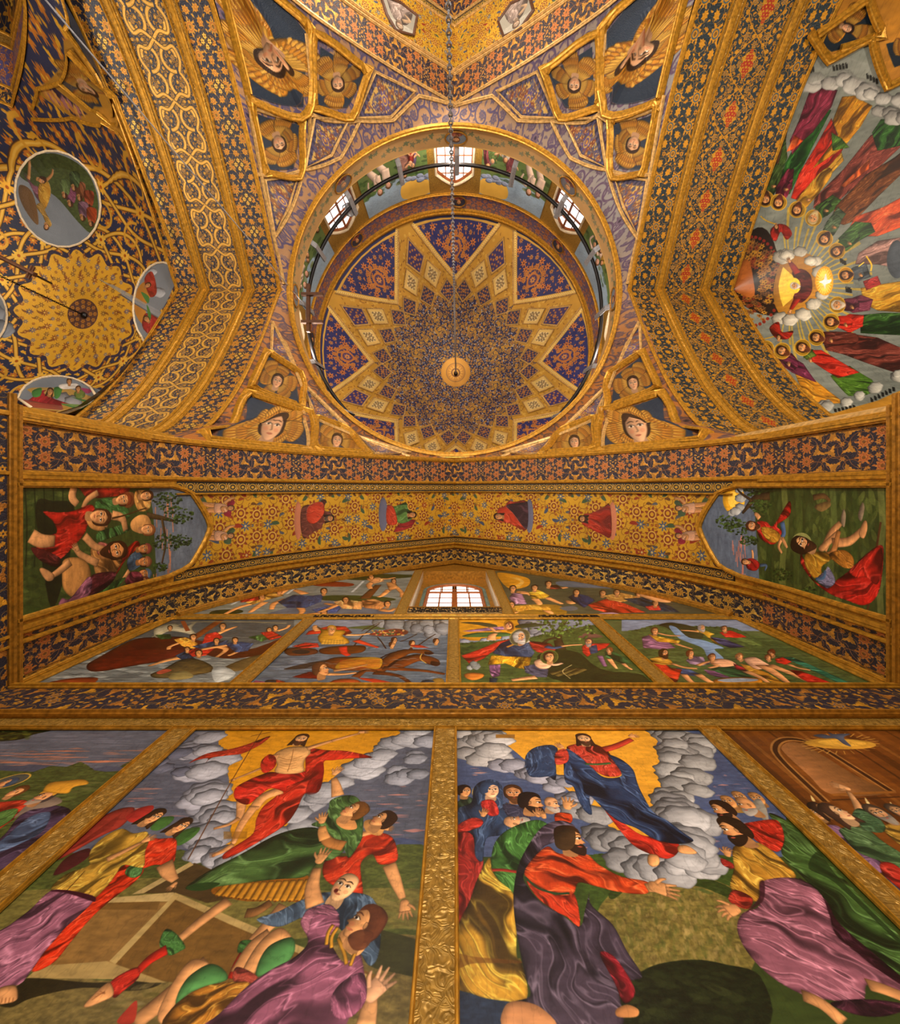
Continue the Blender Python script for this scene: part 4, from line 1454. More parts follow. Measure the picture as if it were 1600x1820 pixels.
tri_o, tri_i = [], []
panels = []      # (name, polar outline)
for s in range(8):
    b = s * 45
    arc = [(5.12, b + g) for g in np.linspace(-19.6, 19.6, 7)]
    panels.append(('blue_panel', [(3.42, b)] + arc, 'tri'))
    m = b + 22.5
    panels.append(('flower_kite', [(4.86, m), (4.25, m + 5.4), (3.8, m), (4.25, m - 5.4)], 'kite'))
    for g in (-7.4, 7.4):
        panels.append(('gold_panel', [(4.12, m + g * .86), (3.69, m + g + 5.6), (3.26, m + g * 1.05), (3.69, m + g - 5.6)], 'cream'))
    for g in (-16.4, 0, 16.4):
        panels.append(('flower_square', [(3.5, m + g), (3.12, m + g + 6.6), (2.74, m + g), (3.12, m + g - 6.6)], 'sq'))
# gilded ground under the star points
for s in range(8):
    m = s * 45 + 22.5
    DC.poly(np.array([dpol(3.4, m - 22.5), dpol(5.3, m - 3.2), dpol(5.3, m + 3.2), dpol(3.4, m + 22.5), dpol(2.75, m + 16), dpol(3.05, m + 8), dpol(2.75, m), dpol(3.05, m - 8), dpol(2.75, m - 16)]), 'c09038')
_rg = random.Random(2)
for s in range(8):
    for i in range(150):
        g = _rg.uniform(0, 19); r = _rg.uniform(3.0, 4.95)
        for mm in (1, -1):
            x, y = dpol(r, s * 45 + 22.5 + g * mm)
            if i % 2: leaf(DC, x, y, 13, _rg.uniform(0, 6.28), '8a5c24', .9, .3)
            else: flower(DC, x, y, 5, 'd8b054', 5, core='9a6a2c')
for nm, P0, kd in panels:
    P2 = np.array([dpol(r, g) for r, g in P0]); c = P2.mean(0)
    if kd == 'tri':
        DC.poly(P2, 'c99c44')
        n = 40
        for i in (0, len(P2) - 1):
            a_, b_ = P2[i], P2[(i + 1) % len(P2)]
            if i == 0: a_, b_ = P2[0], P2[1]
            else: a_, b_ = P2[-1], P2[0]
            nv = np.array([-(b_ - a_)[1], (b_ - a_)[0]]); nv = nv / np.hypot(*nv) * 9
            for t in np.arange(34) / 34:
                v = a_ + (b_ - a_) * t + nv * np.sign(np.dot(c - a_, nv))
                flower(DC, v[0], v[1], 6, 'e8c878', 5, core='7a4a20')
        In = c + (P2 - c) * .86
        DC.poly(In, '25265a')
        g0 = P0[0][1]
        rn = random.Random(5)
        pts_ = []
        for k_, (R, n_) in enumerate(((15, 10), (10, 40), (6, 110))):
            for _ in range(n_):
                r = rn.uniform(3.75, 5.0); lim = 17 * (r - 3.5) / 1.5
                g = rn.uniform(0, max(lim, .1))
                for mm in (1, -1):
                    x, y = dpol(r, g0 + g * mm)
                    if all(math.hypot(x - u, y - v) > (R + w_) * .85 for u, v, w_ in pts_):
                        pts_.append((x, y, R))
                        if k_ < 2: flower(DC, x, y, R, ('c87838', 'c08038')[k_], 7, core='5a2a2c', depth=.3)
                        else: leaf(DC, x, y, R * 2, rn.uniform(0, 6.28), 'b87038', .8, .4)
        # palmette cartouche at the middle of the panel
        x, y = dpol(4.42, g0); al = math.radians(g0 - 90)
        T = frame((x, y), 44, al + math.pi)
        for u_ in np.linspace(-2.2, 2.2, 9):
            p_ = T([[.15 - .95 * math.cos(u_), 1.0 * math.sin(u_)]])[0]
            palmette(DC, p_[0], p_[1], 13, al + u_, 'c07c38', core='8a4a34')
        DC.line(T([[.15 - .8 * math.cos(u_), .86 * math.sin(u_)] for u_ in np.linspace(-2.3, 2.3, 12)]), 6, 'b87838')
        DC.poly(smooth(T([[-.35, 0], [-.2, .5], [.4, .55], [.85, .2], [1.15, 0], [.85, -.2], [.4, -.55], [-.2, -.5]])), 'b8743c')
        DC.poly(smooth(T([[-.2, 0], [-.05, .32], [.4, .36], [.7, 0], [.4, -.36], [-.05, -.32]])), '4a3458')
        flower(DC, *T([[.22, 0]])[0], 13, 'c88a48', 7, core='4a3c70')
    else:
        gold = {'kite': 'd0a450', 'cream': 'd8b468', 'sq': 'c89c44'}[kd]
        ins = {'kite': '33285a', 'cream': 'e0c890', 'sq': '26264e'}[kd]
        DC.poly(P2, gold); In = c + (P2 - c) * (.86 if kd != 'cream' else .62)
        DC.poly(In, ins)
        rn = random.Random(len(nm))
        for ring_, n_ in ((0, 1), (.45, 6), (.75, 10)):
            for i in range(n_):
                q = In[int(i * len(In) / n_) % len(In)] * (1 - (i * len(In) / n_) % 1) + In[(int(i * len(In) / n_) + 1) % len(In)] * ((i * len(In) / n_) % 1)
                v = c + (q - c) * ring_
                if kd == 'cream': flower(DC, v[0], v[1], 5, ('5a4630', '7a5a34')[i % 2], 5, core='e0c890')
                else: flower(DC, v[0], v[1], (9, 5, 5)[int(ring_ * 2.5 + .3)], 'c08038', 6, core='5a2a2c')
M['dome'] = painted('dome_paint', DC.image('dome_paint'), metal=.4, rough=.36, bump=.3, reflief=.8)
dome = tag(empty('ceiling_dome'), 'blue and gold dome with an eight pointed star of gilded panels', kind='structure')
nr = 22
P = np.zeros((97, nr, 3)); U = np.zeros((97, nr, 2))
for i, t in enumerate(np.linspace(0, 2 * math.pi, 97)):
    for j in range(nr):
        r = DOME_R * (j / (nr - 1)) ** .9 + 1e-4
        x, y = .05 + r * math.cos(t), YC + r * math.sin(t)
        P[i, j] = (x, y, h_dome(x, y)); U[i, j] = DC.uvf(x, y)
sheet('painted_shell', P, U, M['dome'], dome)
def dxy(r, deg):
    t = math.radians(deg - 90)
    return .05 + r * math.cos(t), YC + r * math.sin(t)
for nm, P0, kd in panels:
    XY = np.array([dxy(r, g) for r, g in P0]); c = XY.mean(0)
    off = {'tri': .015, 'kite': .03, 'cream': .06, 'sq': .03}[kd]
    radial_patch(nm, XY, h_dome, off, M['dome'], DC.uvf, dome, rings=3, per=2 if kd == 'tri' else 3, thick=.06)
    if kd != 'tri':
        moulding('gilt_rib', [(x, y, h_dome(x, y) - off + .01) for x, y in XY], (0, 0, -1), .045, .04, M['gold_pale'], dome, closed=True)
    else:
        for e in (XY[1], XY[-1]):
            L = [XY[0] + (e - XY[0]) * t for t in np.linspace(0, 1, 9)]
            moulding('gilt_rib', [(x, y, h_dome(x, y) - .01) for x, y in L], (0, 0, -1), .06, .05, M['gold_pale'], dome)
# ------------------------------------------------------------------ gold band of the near arch with its painted saints
_ls = arclen(FS); _ls = _ls - _ls[len(_ls) // 2]
LMAX = 6.95
def arch_fn(px, py):
    X, Y, H = ray(px, py, lambda x, y: float(hS(x)))
    return (float(np.interp(X, FS[:, 0], _ls)) + LMAX) / .0062, (Y - .09) / .0062
SB = Cv(2 * LMAX / .0062, 1.19 / .0062, 'c99a2e', arch_fn); SB.curved = True
ft = field_tile(SB.w // 4, SB.h, 71, dense=1.3)
for k in range(4):
    SB.a[:, k * (SB.w // 4):(k + 1) * (SB.w // 4)] = ft.a[:SB.h]
# saints rising from clouds, heads towards the crown
def saint(P, col, hd, tilt, disc, dcol, under=None, wing=None):
    SB.el(*disc, dcol, puff=.2)
    if wing: robe(SB, wing, '8a2a2a', 0, 4, .6)
    robe(SB, P, col, 10, 6, .8)
    if under: robe(SB, under[0], under[1], 10, 5, .7)
    head(SB, hd[0], hd[1], hd[2], 0, tilt, hair='2a1810', beard=hd[3], long=True)
saint('537,902 552,897 566,897 572,889 580,890 576,906 590,912 590,926 575,930 572,938 556,946 540,957 534,930', '5a2c22', (586, 921, 12, '4a4038'), 80, (530, 925, 7, 34), 'c07a5c', ('548,900 572,892 576,912 560,930 546,925', 'b8402a'))
saint('690,898 700,900 712,896 722,893 726,905 736,912 730,924 715,930 700,926 688,930', '4a6a34', (733, 915, 11, None), 85, (681, 914, 8, 30), '5c5c70', ('688,900 700,902 706,930 688,930', 'b8402a'), wing='700,945 716,926 738,924 728,938')
saint('936,892 915,892 905,890 896,900 885,905 884,925 905,930 925,940 937,938', 'b8402a', (886, 918, 12, None), -82, (941, 917, 7, 30), '5c5c70', ('938,895 930,893 900,898 912,912 936,940', '4a2c34'))
saint('1084,898 1070,903 1050,912 1038,914 1034,930 1050,940 1070,950 1086,952', 'a83424', (1036, 922, 12, '2a1810'), -85, (1088, 926, 8, 34), 'c07a5c')
for cx, m in ((388, 1), (1228, -1)):
    for cy in (903, 952):
        f = lambda s: ' '.join('%g,%g' % (cx + m * float(a), cy + float(b)) for a, b in (p.split(',') for p in s.split()))
        SB.sh(f('14,-4 24,-14 30,-10 24,0 22,14 10,12'), ('7a2430', '3a4a34')[cy > 930 if m > 0 else cy < 930], puff=.3)
        limb(SB, f('-2,-4 -18,-6 -34,-10'), [10, 8, 4]); limb(SB, f('-2,4 -18,4 -36,10'), [10, 8, 4])
        SB.sh(f('-6,-8 8,-8 16,-4 16,6 6,8 -6,8'), 'd0a080', puff=.5, outline=.3)
        limb(SB, f('10,-8 20,-16 30,-18'), [6, 5, 3]); limb(SB, f('10,8 6,0 14,-2'), [6, 5, 3])
        head(SB, cx + m * 22, cy, 10, 0, m * 85, hair='4a3020')
M['saints'] = painted('arch_saints_paint', SB.image('arch_saints_paint'), metal=.45, rough=.36, bump=.4, reflief=1.0)
sel = np.abs(_ls) < LMAX
P = np.zeros((sel.sum(), 2, 3)); U = np.zeros((sel.sum(), 2, 2))
for j, y in enumerate((.09, 1.28)):
    P[:, j] = np.stack([FS[sel, 0], np.full(sel.sum(), y), FS[sel, 1]], 1)
    U[:, j] = np.stack([(_ls[sel] + LMAX) / (2 * LMAX), np.full(sel.sum(), 1 - j)], 1)
o = sheet('saints_band', P, U, M['saints'], arch, smooth_=False)

# ------------------------------------------------------------------ west bay: shallow gold dome with oval pictures
WV = plan_canvas(-15.0, -7.2, -9.6, -.9, .0075, '22263c', h_vault)
wq = 1 / WV.res
wx, wy = WV.m(WX, YC + .12)
def wpol(r, deg):
    t = math.radians(deg)
    return wx + r * wq * math.cos(t), wy + r * wq * math.sin(t)
rn = random.Random(12); done = []
for k, (R, n) in enumerate(((.12, 16), (.085, 50), (.06, 150))):
    for _ in range(n * 12):
        r = rn.uniform(1.5, 5.6); g = rn.uniform(0, 22.5)
        x, y = r * math.cos(math.radians(g)), r * math.sin(math.radians(g))
        if all(math.hypot(x - a, y - b) > (R + c) * .95 for a, b, c in done):
            done.append((x, y, R)); aa = rn.uniform(0, 6)
            for s in range(8):
                for m in (1, -1):
                    px, py = wpol(r, 45 * s + g * m)
                    if k == 0: flower(WV, px, py, R * wq, 'b8702c', 8, core='d8a83c')
                    elif k == 1: leaf(WV, px, py, R * 2.4 * wq, aa * m + math.radians(45 * s), 'd8a030', m, .4, True)
                    else: leaf(WV, px, py, R * 2.2 * wq, aa * m + math.radians(45 * s), 'c08a30', -m, .4)
# gold strapwork hoops
for s in range(16):
    for (r0, amp, sg) in ((2.15, .5, 1), (2.15, .5, -1), (3.35, .55, 1), (3.35, .55, -1)):
        t = np.linspace(0, 1, 16)
        g = s * 22.5 + t * 45
        r = r0 + amp * sg * np.sin(t * math.pi) * (1 if s % 2 else .55)
        L = np.array([wpol(a, b) for a, b in zip(r, g)])
        WV.line(L, 16, '3a2418'); WV.line(L, 11, 'cc9834'); WV.line(L, 4, 'e0b450') 
    for r0 in (2.7, 3.9):
        x, y = wpol(r0, s * 22.5)
        tendril(WV, x, y, .36 * wq, math.radians(s * 22.5), 'cc9834', 9, 1.1, 1 if s % 2 else -1)
    x, y = wpol(2.15, s * 22.5); flower(WV, x, y, .17 * wq, 'e8b848', 8, core='a8581c')
    x, y = wpol(3.35, s * 22.5); flower(WV, x, y, .17 * wq, 'e0a838', 8, core='a8581c')
# sunburst of gold ground
T = [wpol(1.78 + .1 * math.cos(16 * math.radians(a)), a) for a in range(0, 360, 3)]
WV.poly(np.array(T), '2a2438'); WV.poly(np.array([wpol(1.68 + .1 * math.cos(16 * math.radians(a)), a) for a in range(0, 360, 3)]), 'd8a434')
for ring_, (r, n, R) in enumerate(((.62, 12, .09), (.85, 16, .06), (1.05, 16, .1), (1.25, 24, .06), (1.42, 16, .09), (1.6, 24, .06))):
    for i in range(n):
        x, y = wpol(r, 360 / n * (i + .5 * (ring_ % 2)))
        leaf(WV, x, y, R * 2.4 * wq, math.radians(360 / n * i), '8a5a24', 1, .3)
        flower(WV, x, y, R * 1.1 * wq, ('6a4a28', '4a4a6a', '7a4424')[ring_ % 3], 8, core='d8b050', depth=.35)
        x, y = wpol(r + .1, 360 / n * (i + .5 * ((ring_ + 1) % 2)))
        flower(WV, x, y, R * .8 * wq, ('7a4424', '5a5a70', '6a4a28')[ring_ % 3], 6, core='d8b050', depth=.35)
WV.ell((wx, wy), .45 * wq, .45 * wq, '4a3028', n=40)
for n, r in ((12, .36), (8, .22)):
    for i in range(n):
        x, y = wpol(r, 360 / n * i); flower(WV, x, y, .07 * wq, 'a8702c', 6, core='5a3428')
# oval pictures
def oval_pts(x, y, rx, ry, ang, n=24):
    return [(x + math.cos(t) * rx * math.cos(ang) - math.sin(t) * ry * math.sin(ang), y + math.cos(t) * rx * math.sin(ang) + math.sin(t) * ry * math.cos(ang)) for t in np.linspace(0, 2 * math.pi, n + 1)[:-1]]
def oval(x, y, rx, ry, ang=0):
    WV.sh([(min(a, 316 - max(0, b - 500) * .5), b) for a, b in oval_pts(x, y, rx + 3, ry + 3, ang)], '6a7078')
oval(105, 355, 70, 85, -.45)
WV.sh('36,310 60,280 100,275 150,300 172,340 176,380 165,415 140,395 100,350 60,330', '3a4424', puff=.3, tex=.5)
WV.sh('38,330 60,345 70,400 50,380 36,350', '5a4024', puff=.3)
robe(WV, '45,310 62,330 80,335 88,350 78,365 66,352 58,335', '7a4a5c', 60, 5, .7); robe(WV, '72,328 86,322 92,345 80,375 70,350', 'a87a2c', 70, 5, .7)
limb(WV, '84,322 94,312 96,302', [5, 4, 3]); limb(WV, '52,320 56,300 54,285', [6, 5, 4]); head(WV, 76, 322, 12, .6, 100, hair='3a2418')
for x, y, c in ((128, 350, '6a3a50'), (145, 340, '7a4a30'), (160, 355, '8a4028'), (118, 335, '4a5a34'), (150, 375, '6a4a5a'), (135, 322, '3a4a2c'), (165, 385, 'a04424')):
    robe(WV, '%d,%d %d,%d %d,%d %d,%d' % (x - 9, y - 14, x + 8, y - 12, x + 6, y + 12, x - 6, y + 10), c, 60, 4, .7)
    head(WV, x - 2, y + 14, 9, .5, 150)
robe(WV, '66,368 76,362 84,380 94,400 86,404 78,385', '8a6a30', 60, 4, .6); head(WV, 84, 404, 9, 0, 170)
oval(284, 540, 42, 70, .12)
WV.sh('244,520 262,500 272,520 262,560 262,600 248,570', 'c88a3c', puff=.2); cloud(WV, '272,485 284,520 286,560 270,600', 7, '8a8c92', 3)
robe(WV, '258,498 272,484 280,520 268,528', 'a03428', 60, 4, .7); robe(WV, '256,565 272,560 284,580 276,600 262,592', '9a2c2c', 60, 4, .7); robe(WV, '268,590 280,585 276,608 268,606', 'b8842c', 60, 4, .7)
WV.sh('252,520 266,528 264,540', '3a6a34'); WV.sh('262,542 270,560 266,572', '3a6a34'); head(WV, 264, 508, 9, 0, 60); head(WV, 262, 568, 10, 0, -40)
WV.sh('300,478 315,474 315,520 304,545', '8a5a3c', sm=False)
oval(108, 716, 70, 44, .1)
WV.sh('42,735 60,700 110,690 150,700 130,735', 'c8a45c', puff=.2); cloud(WV, '118,712 140,720 155,730', 14, '7c7c80', 4)
robe(WV, '62,705 84,694 100,710 84,735 60,735', 'b03438', 70, 5, .7); WV.sh('60,695 76,690 74,704 62,706', '3a6a34', puff=.4); WV.sh('98,690 112,690 108,706 100,708', '3a6a34', puff=.4)
WV.sh('128,706 150,712 166,724 144,732', '4a7a44', puff=.4); robe(WV, '134,698 150,692 152,706 138,708', '5a6a34', 70, 4, .6); WV.sh('146,690 166,694 156,700', '8a3a5c')
robe(WV, '108,684 138,682 140,690 112,692', 'd0c8c0', 0, 4, .4); head(WV, 91, 697, 11, 0, 15, long=True); head(WV, 141, 692, 9, 0, 0); head(WV, 125, 679, 9, 0, 0)
oval(-30, 562, 42, 50, 0)
cloud(WV, '-40,540 -5,560 -2,580', 16, '6c7078', 5)
# gilded net and angels of the far corner, and dark corner ground
WV.sh('58,160 100,130 122,60 118,-40 240,-40 300,440 262,330 200,230 130,210', 'b08030', sm=False, puff=.1)
for P, hd in (([(118, 60), (142, -20), (168, 0), (206, 170), (200, 196), (150, 100)], (180, 105, 19, 160)), ([(114, 96), (140, 110), (180, 188), (166, 196), (108, 146)], (151, 156, 14, 150)), ([(212, 200), (224, 215), (262, 300), (250, 290)], (251, 262, 9, 160))):
    WV.sh(P, '1c2430', sm=False)
    angel_face(WV, hd[0], hd[1], hd[2], hd[3], [(235, hd[2] * 3.4, hd[2] * 2), (80, hd[2] * 2.2, hd[2] * 1.8), (190, hd[2] * 1.8, hd[2] * 1.6), (290, hd[2] * 2.4, hd[2] * 1.4)])
WV.sh([(73, 162), (90, 150), (156, 203), (134, 207)], '241c2c', sm=False)
for i in range(40):
    t, u = rn.random(), rn.random()
    x, y = 76 + 72 * t, 160 + 44 * t + (u - .5) * 12
    q = WV.fn(x, y); flower(WV, q[0], q[1], 7, ('b87c3c', '8a5a5c', 'c89448')[i % 3], 6)
M['vault'] = painted('vault_paint', WV.image('vault_paint'), metal=.45, rough=.34, bump=.35, reflief=.8)
vault = tag(empty('ceiling_vault'), 'shallow gold vault with interlaced scrolls and a sunburst of small flowers', kind='structure')
th = np.linspace(0, 2 * math.pi, 121); nr = 20
P = np.zeros((121, nr, 3)); U = np.zeros((121, nr, 2))
for i, t in enumerate(th):
    dx, dy = math.cos(t), math.sin(t); rb = 1 / max(abs(dx) / 3.69, abs(dy) / 4.2)
    for j in range(nr):
        r = rb * j / (nr - 1) + 1e-4
        x, y = WX + dx * r, YC + dy * r
        P[i, j] = (x, y, h_vault(x, y)); U[i, j] = WV.uvf(x, y)
sheet('painted_vault', P, U, M['vault'], vault)
for L in ([(118, 56), (146, -20)], [(108, 150), (122, 96), (206, 175), (262, 320), (318, 470)], [(118, 56), (206, 196)], [(60, 196), (70, 160), (108, 150), (165, 198), (214, 206)], [(60, 214), (130, 212), (206, 232), (268, 330)], [(206, 175), (196, 210)]):
    Q = [ray(x, y, h_vault) for x, y in L]; out = []
    for a, b in zip(Q[:-1], Q[1:]):
        for t in np.arange(6) / 6:
            x, y = a[0] + (b[0] - a[0]) * t, a[1] + (b[1] - a[1]) * t
            out.append((x, y, h_vault(x, y) - .02))
    moulding('gilt_rib', out, (0, 0, -1), .09, .05, M['gold'], vault)
for (x, y, rx, ry, ang, lab) in ((105, 355, 70, 85, -.45, 'large oval painting of a robed figure over a crowd on a green hill'), (284, 540, 42, 70, .12, 'upright oval painting of red robed angels beside grey clouds'),
                                 (108, 716, 70, 44, .1, 'oval painting of winged angels cut off by the gold cornice'), (-30, 562, 42, 50, 0, 'grey clouded oval painting at the edge of the gold vault')):
    pp = oval_pts(x, y, rx + 3, ry + 3, ang)
    XY = []
    for q in pp:
        v = ray(q[0], q[1], h_vault); XY.append(v[:2])
    XY = np.array(XY); XY[:, 0] = np.minimum(XY[:, 0], -7.42)
    o = radial_patch('oval_painting', XY, h_vault, .03, M['vault'], WV.uvf, None, rings=4, per=1, thick=.05)
    tag(o, lab, 'painting', 'oval paintings in the gold vault')
    moulding('rim', [(a, b, h_vault(a, b) - .03) for a, b in XY], (0, 0, -1), .05, .035, M['white_plaster'], o, closed=True)
# arch on the far side of the west bay
PW = FE.copy(); PW[:, 0] *= .82; PW[:, 1] -= .78
arch_f = tag(empty('ceiling_arch'), 'side arch of the gold vault with a violet flowered band', kind='structure')
soffit('violet_band', PW, 'y', WX, -9.47, -9.9, M['frieze_ornament'], 2.0, arch_f)
soffit('violet_band', PW, 'y', WX, -9.9, -10.9, M['violet_band'], 3.0, arch_f)
soffit('gold_plain', PW, 'y', WX, -10.9, -11.2, M['emboss'], 1.0, arch_f)
soffit('ornament_band', PW, 'y', WX, -11.2, -13.4, M['west_ornament'], 1.6, arch_f)
for y in (-9.47, -9.9, -10.9, -11.2):
    rib('gilt_moulding', PW, 'y', WX, y, .07, .05, M['gold'], arch_f)

# ------------------------------------------------------------------ painted half dome of the apse
AC = plan_canvas(7.2, 12.0, YC - 4.7, YC + 4.7, .0065, '74766c', h_apse)
yy, xx = np.mgrid[0:AC.h, 0:AC.w].astype(np.float32)
AC.a *= (.9 + .25 * fbm(xx / 90, yy / 90, 4))[..., None]
# rays from the central group
for k in range(34):
    a = math.radians(-100 + k * 200 / 33.0)
    L = 140 if k % 2 else 105
    P = [(1412 + math.cos(a - .012) * 30, 508 + math.sin(a - .012) * 30), (1412 + math.cos(a - .02) * L, 508 + math.sin(a - .02) * L), (1412 + math.cos(a + .02) * L, 508 + math.sin(a + .02) * L)]
    AC.sh(P, 'b8983c', sm=False, al=.75)
AC.el(1336, 500, 52, 78, '2c2018', puff=.2)
rn = random.Random(4)
for i in range(230):
    t = rn.uniform(0, 6.28); r = rn.uniform(.35, 1.0)
    x, y = 1336 + 50 * r * math.cos(t), 500 + 75 * r * math.sin(t)
    q = AC.fn(x, y); flower(AC, q[0], q[1], rn.uniform(7, 13), rn.choice(['8a5c28', '7a3c24', 'a0742c', '6a4a2c']), 6, core='3a2418')
for i in range(44):
    t = i / 44 * 6.283
    AC.el(1336 + 53 * math.cos(t), 500 + 79 * math.sin(t), 3, 3, '7a2c20')
AC.el(1322, 501, 17, 36, '9a5a28', puff=.3)
AC.sh('1386,470 1400,455 1440,452 1452,480 1456,508 1448,540 1420,562 1384,556', 'a0702c', puff=.2)
AC.sh('1392,474 1436,508 1392,545 1384,508', 'e0b848', sm=False)
cloud(AC, '1384,462 1400,452 1425,452 1445,464 1455,482', 9, 'a09888', 2); cloud(AC, '1382,566 1405,568 1430,556 1448,536 1456,520', 9, 'a09888', 6)
robe(AC, '1408,484 1425,478 1440,488 1444,508 1440,524 1424,538 1410,530 1418,508', '5a2420', 20, 5, .7)
limb(AC, '1418,486 1410,474 1404,466', [10, 8, 5], skin='8a2c20'); limb(AC, '1418,530 1412,540 1406,550', [10, 8, 5], skin='8a2c20')
hand(AC, 1403, 463, 8, 240); hand(AC, 1404, 554, 8, 120)
AC.el(1411, 508, 12, 14, 'e8c040'); head(AC, 1413, 508, 12, .2, -80, hair='b8b0a0', beard='c8c0b4')
AC.el(1465, 500, 16, 26, 'e09a28'); AC.el(1465, 500, 11, 18, 'e8b83c')
for i in range(24):
    a = i / 24 * 6.28; AC.ln([(1465 + 4 * math.cos(a), 500 + 6 * math.sin(a)), (1465 + 14 * math.cos(a), 500 + 23 * math.sin(a))], 1, 'f0d878')
AC.sh('1468,486 1471,497 1478,496 1476,502 1468,506 1467,514 1463,505 1456,501 1464,497', 'd8dcdc')
def apostle(robes, hd, face=0, tilt=0, beard=None, hair='3a2214', halo='c89830', w=17):
    for (s, c, an) in robes:
        robe(AC, s, c, an, 5, .85, sm=False, outline=.45)
    cs = [np.mean(pts(s), axis=0) for s, c, an in robes]
    k = int(np.argmin([np.hypot(*(q - np.array(hd))) for q in cs]))
    v = cs[k] - np.array(hd); v = v / np.hypot(*v)
    a, b = np.array(hd), cs[k]
    n_ = np.array([-v[1], v[0]])
    sh_ = [a + v * 9 + n_ * 4, a + v * 14 + n_ * 11, b + n_ * 9, b - n_ * 9, a + v * 14 - n_ * 11, a + v * 9 - n_ * 4]
    robe(AC, [tuple(q) for q in sh_], robes[k][1], robes[k][2], 5, .85, outline=.4)
    head(AC, hd[0], hd[1], w, face, tilt, hair=hair, beard=beard, halo=halo, long=beard is None)
    hand(AC, *(a + v * 26 + n_ * 5), 7, robes[k][2] + 60)
apostle([('1352,345 1370,340 1392,290 1400,230 1405,175 1396,200 1384,250 1366,300', '4a3018', 110), ('1366,335 1382,300 1396,240 1400,280 1380,330', '3a4a20', 110)], (1361, 353), 0, 190, '4a2c18')
apostle([('1382,340 1404,345 1440,270 1478,196 1460,190 1424,240 1396,290', '2f5a22', 115), ('1420,262 1408,275 1404,250 1420,215 1440,160 1460,156 1489,160 1478,190 1445,235 1428,250', '7a2c3c', 115), ('1378,335 1400,300 1412,300 1408,335 1390,348', '702434', 115), ('1398,270 1412,240 1428,250 1412,265', 'd8582a', 90)], (1384, 359), 0, 195, '5a3020')
apostle([('1406,352 1430,358 1480,300 1500,262 1478,210 1450,260 1420,310', 'b8301c', 120), ('1444,300 1500,262 1530,225 1551,188 1520,170 1497,172 1480,215 1490,240', 'b87a1c', 120), ('1478,235 1496,246 1510,262 1480,268', '4a6a24', 120), ('1430,350 1470,318 1500,285 1496,270 1460,310', 'b8842c', 120)], (1417, 372), 0, 200, '5a3418')
apostle([('1446,370 1474,372 1510,340 1560,300 1600,262 1600,232 1566,236 1548,240 1500,300 1448,352', '74382c', 130), ('1550,236 1566,212 1590,212 1612,226 1604,258 1560,268', '2f5420', 115), ('1494,330 1546,282 1545,300 1500,334', 'd8622c', 120), ('1448,368 1480,346 1500,358 1470,384', '3a5420', 130)], (1446, 387), 0, 205, 'b8a070', hair='b8a070')
apostle([('1476,392 1500,400 1520,392 1560,350 1612,300 1612,262 1590,280 1540,310 1486,366', '6a3c18', 140), ('1468,396 1490,368 1504,380 1490,400', '46543a', 140)], (1466, 424), 0, 215, '3a2214')
apostle([('1506,412 1530,420 1560,420 1612,400 1612,345 1570,368 1520,385', 'c8522a', 150), ('1490,424 1520,394 1548,396 1556,412 1520,432 1500,440', '3f5c26', 150)], (1488, 446), .2, 240, '4a2c18')
apostle([('1520,470 1560,470 1612,480 1612,420 1560,428 1526,450', '9a7468', 160), ('1520,474 1540,468 1548,492 1526,500', '4a4e50', 160)], (1504, 489), 0, 262, '3a2214', halo='e0a020', w=16)
AC.el(1592, 462, 16, 34, '4c5054', puff=.3)
AC.ln('1540,455 1549,470 1548,482', 2, 'e0b030'); AC.ln('1526,474 1536,466', 2, 'e0c040')
apostle([('1530,512 1560,506 1612,498 1612,556 1560,552 1536,540', 'b88428', 170), ('1502,534 1530,524 1552,532 1546,552 1516,556 1502,548', '6a3440', 170), ('1534,500 1560,490 1566,505 1540,516', '8a2c28', 150)], (1489, 542), 0, 270, 'b8a890', hair='b8a890')
apostle([('1530,560 1570,556 1612,556 1612,596 1560,594 1530,592', '33501e', 175), ('1492,566 1510,558 1536,560 1534,580 1510,592 1494,584', 'a82c1c', 175)], (1478, 572), 0, 278, '4a2c1c')
apostle([('1462,602 1500,592 1560,600 1612,622 1612,668 1560,652 1500,630 1468,622', '6a3428', 185), ('1480,600 1520,594 1560,600 1520,612', '5a2c20', 190)], (1452, 600), 0, 285, '5a3420')
apostle([('1476,668 1510,650 1550,675 1562,692 1540,702 1508,704', '47641f', 205), ('1430,622 1460,622 1490,640 1528,662 1490,672 1470,660 1440,640', 'a82c1c', 205), ('1424,628 1440,618 1452,632 1434,640', '5a6a2a', 200)], (1427, 618), 0, 290, '5a3420')
apostle([('1412,660 1440,668 1470,692 1502,716 1470,718 1440,712 1424,690', 'b87c24', 215), ('1382,632 1404,632 1428,646 1452,680 1430,672 1408,662 1388,648', '62283c', 210)], (1391, 624), 0, 296, '5a3018')
apostle([('1396,690 1410,690 1434,714 1412,708', '8a241c', 215), ('1356,628 1370,634 1392,664 1408,690 1390,680 1370,654', '4a5020', 220), ('1354,624 1366,628 1376,648 1364,642', 'b04a28', 220)], (1362, 620), 0, 300, '4a2c1c')
for P in ('1370,408 1384,398 1400,402 1408,416 1398,426 1388,412 1380,428 1372,424', '1368,582 1384,572 1390,590 1410,588 1402,602 1384,602 1374,596'):
    robe(AC, P, '8a2418', 60, 4, .8)
head(AC, 1380, 403, 8, 0, 170); head(AC, 1384, 600, 8, 0, 0)
AC.ln('1378,398 1362,392 1352,384', 1.6, 'b8902c'); AC.ln('1376,598 1360,602 1350,606', 1.6, 'b8902c')
cloud(AC, '1428,158 1445,146 1470,150 1500,136 1520,158 1545,165 1575,175 1600,182', 13, '96928a', 8)
cloud(AC, '1560,200 1585,205 1610,215', 12, '8a867e', 18)
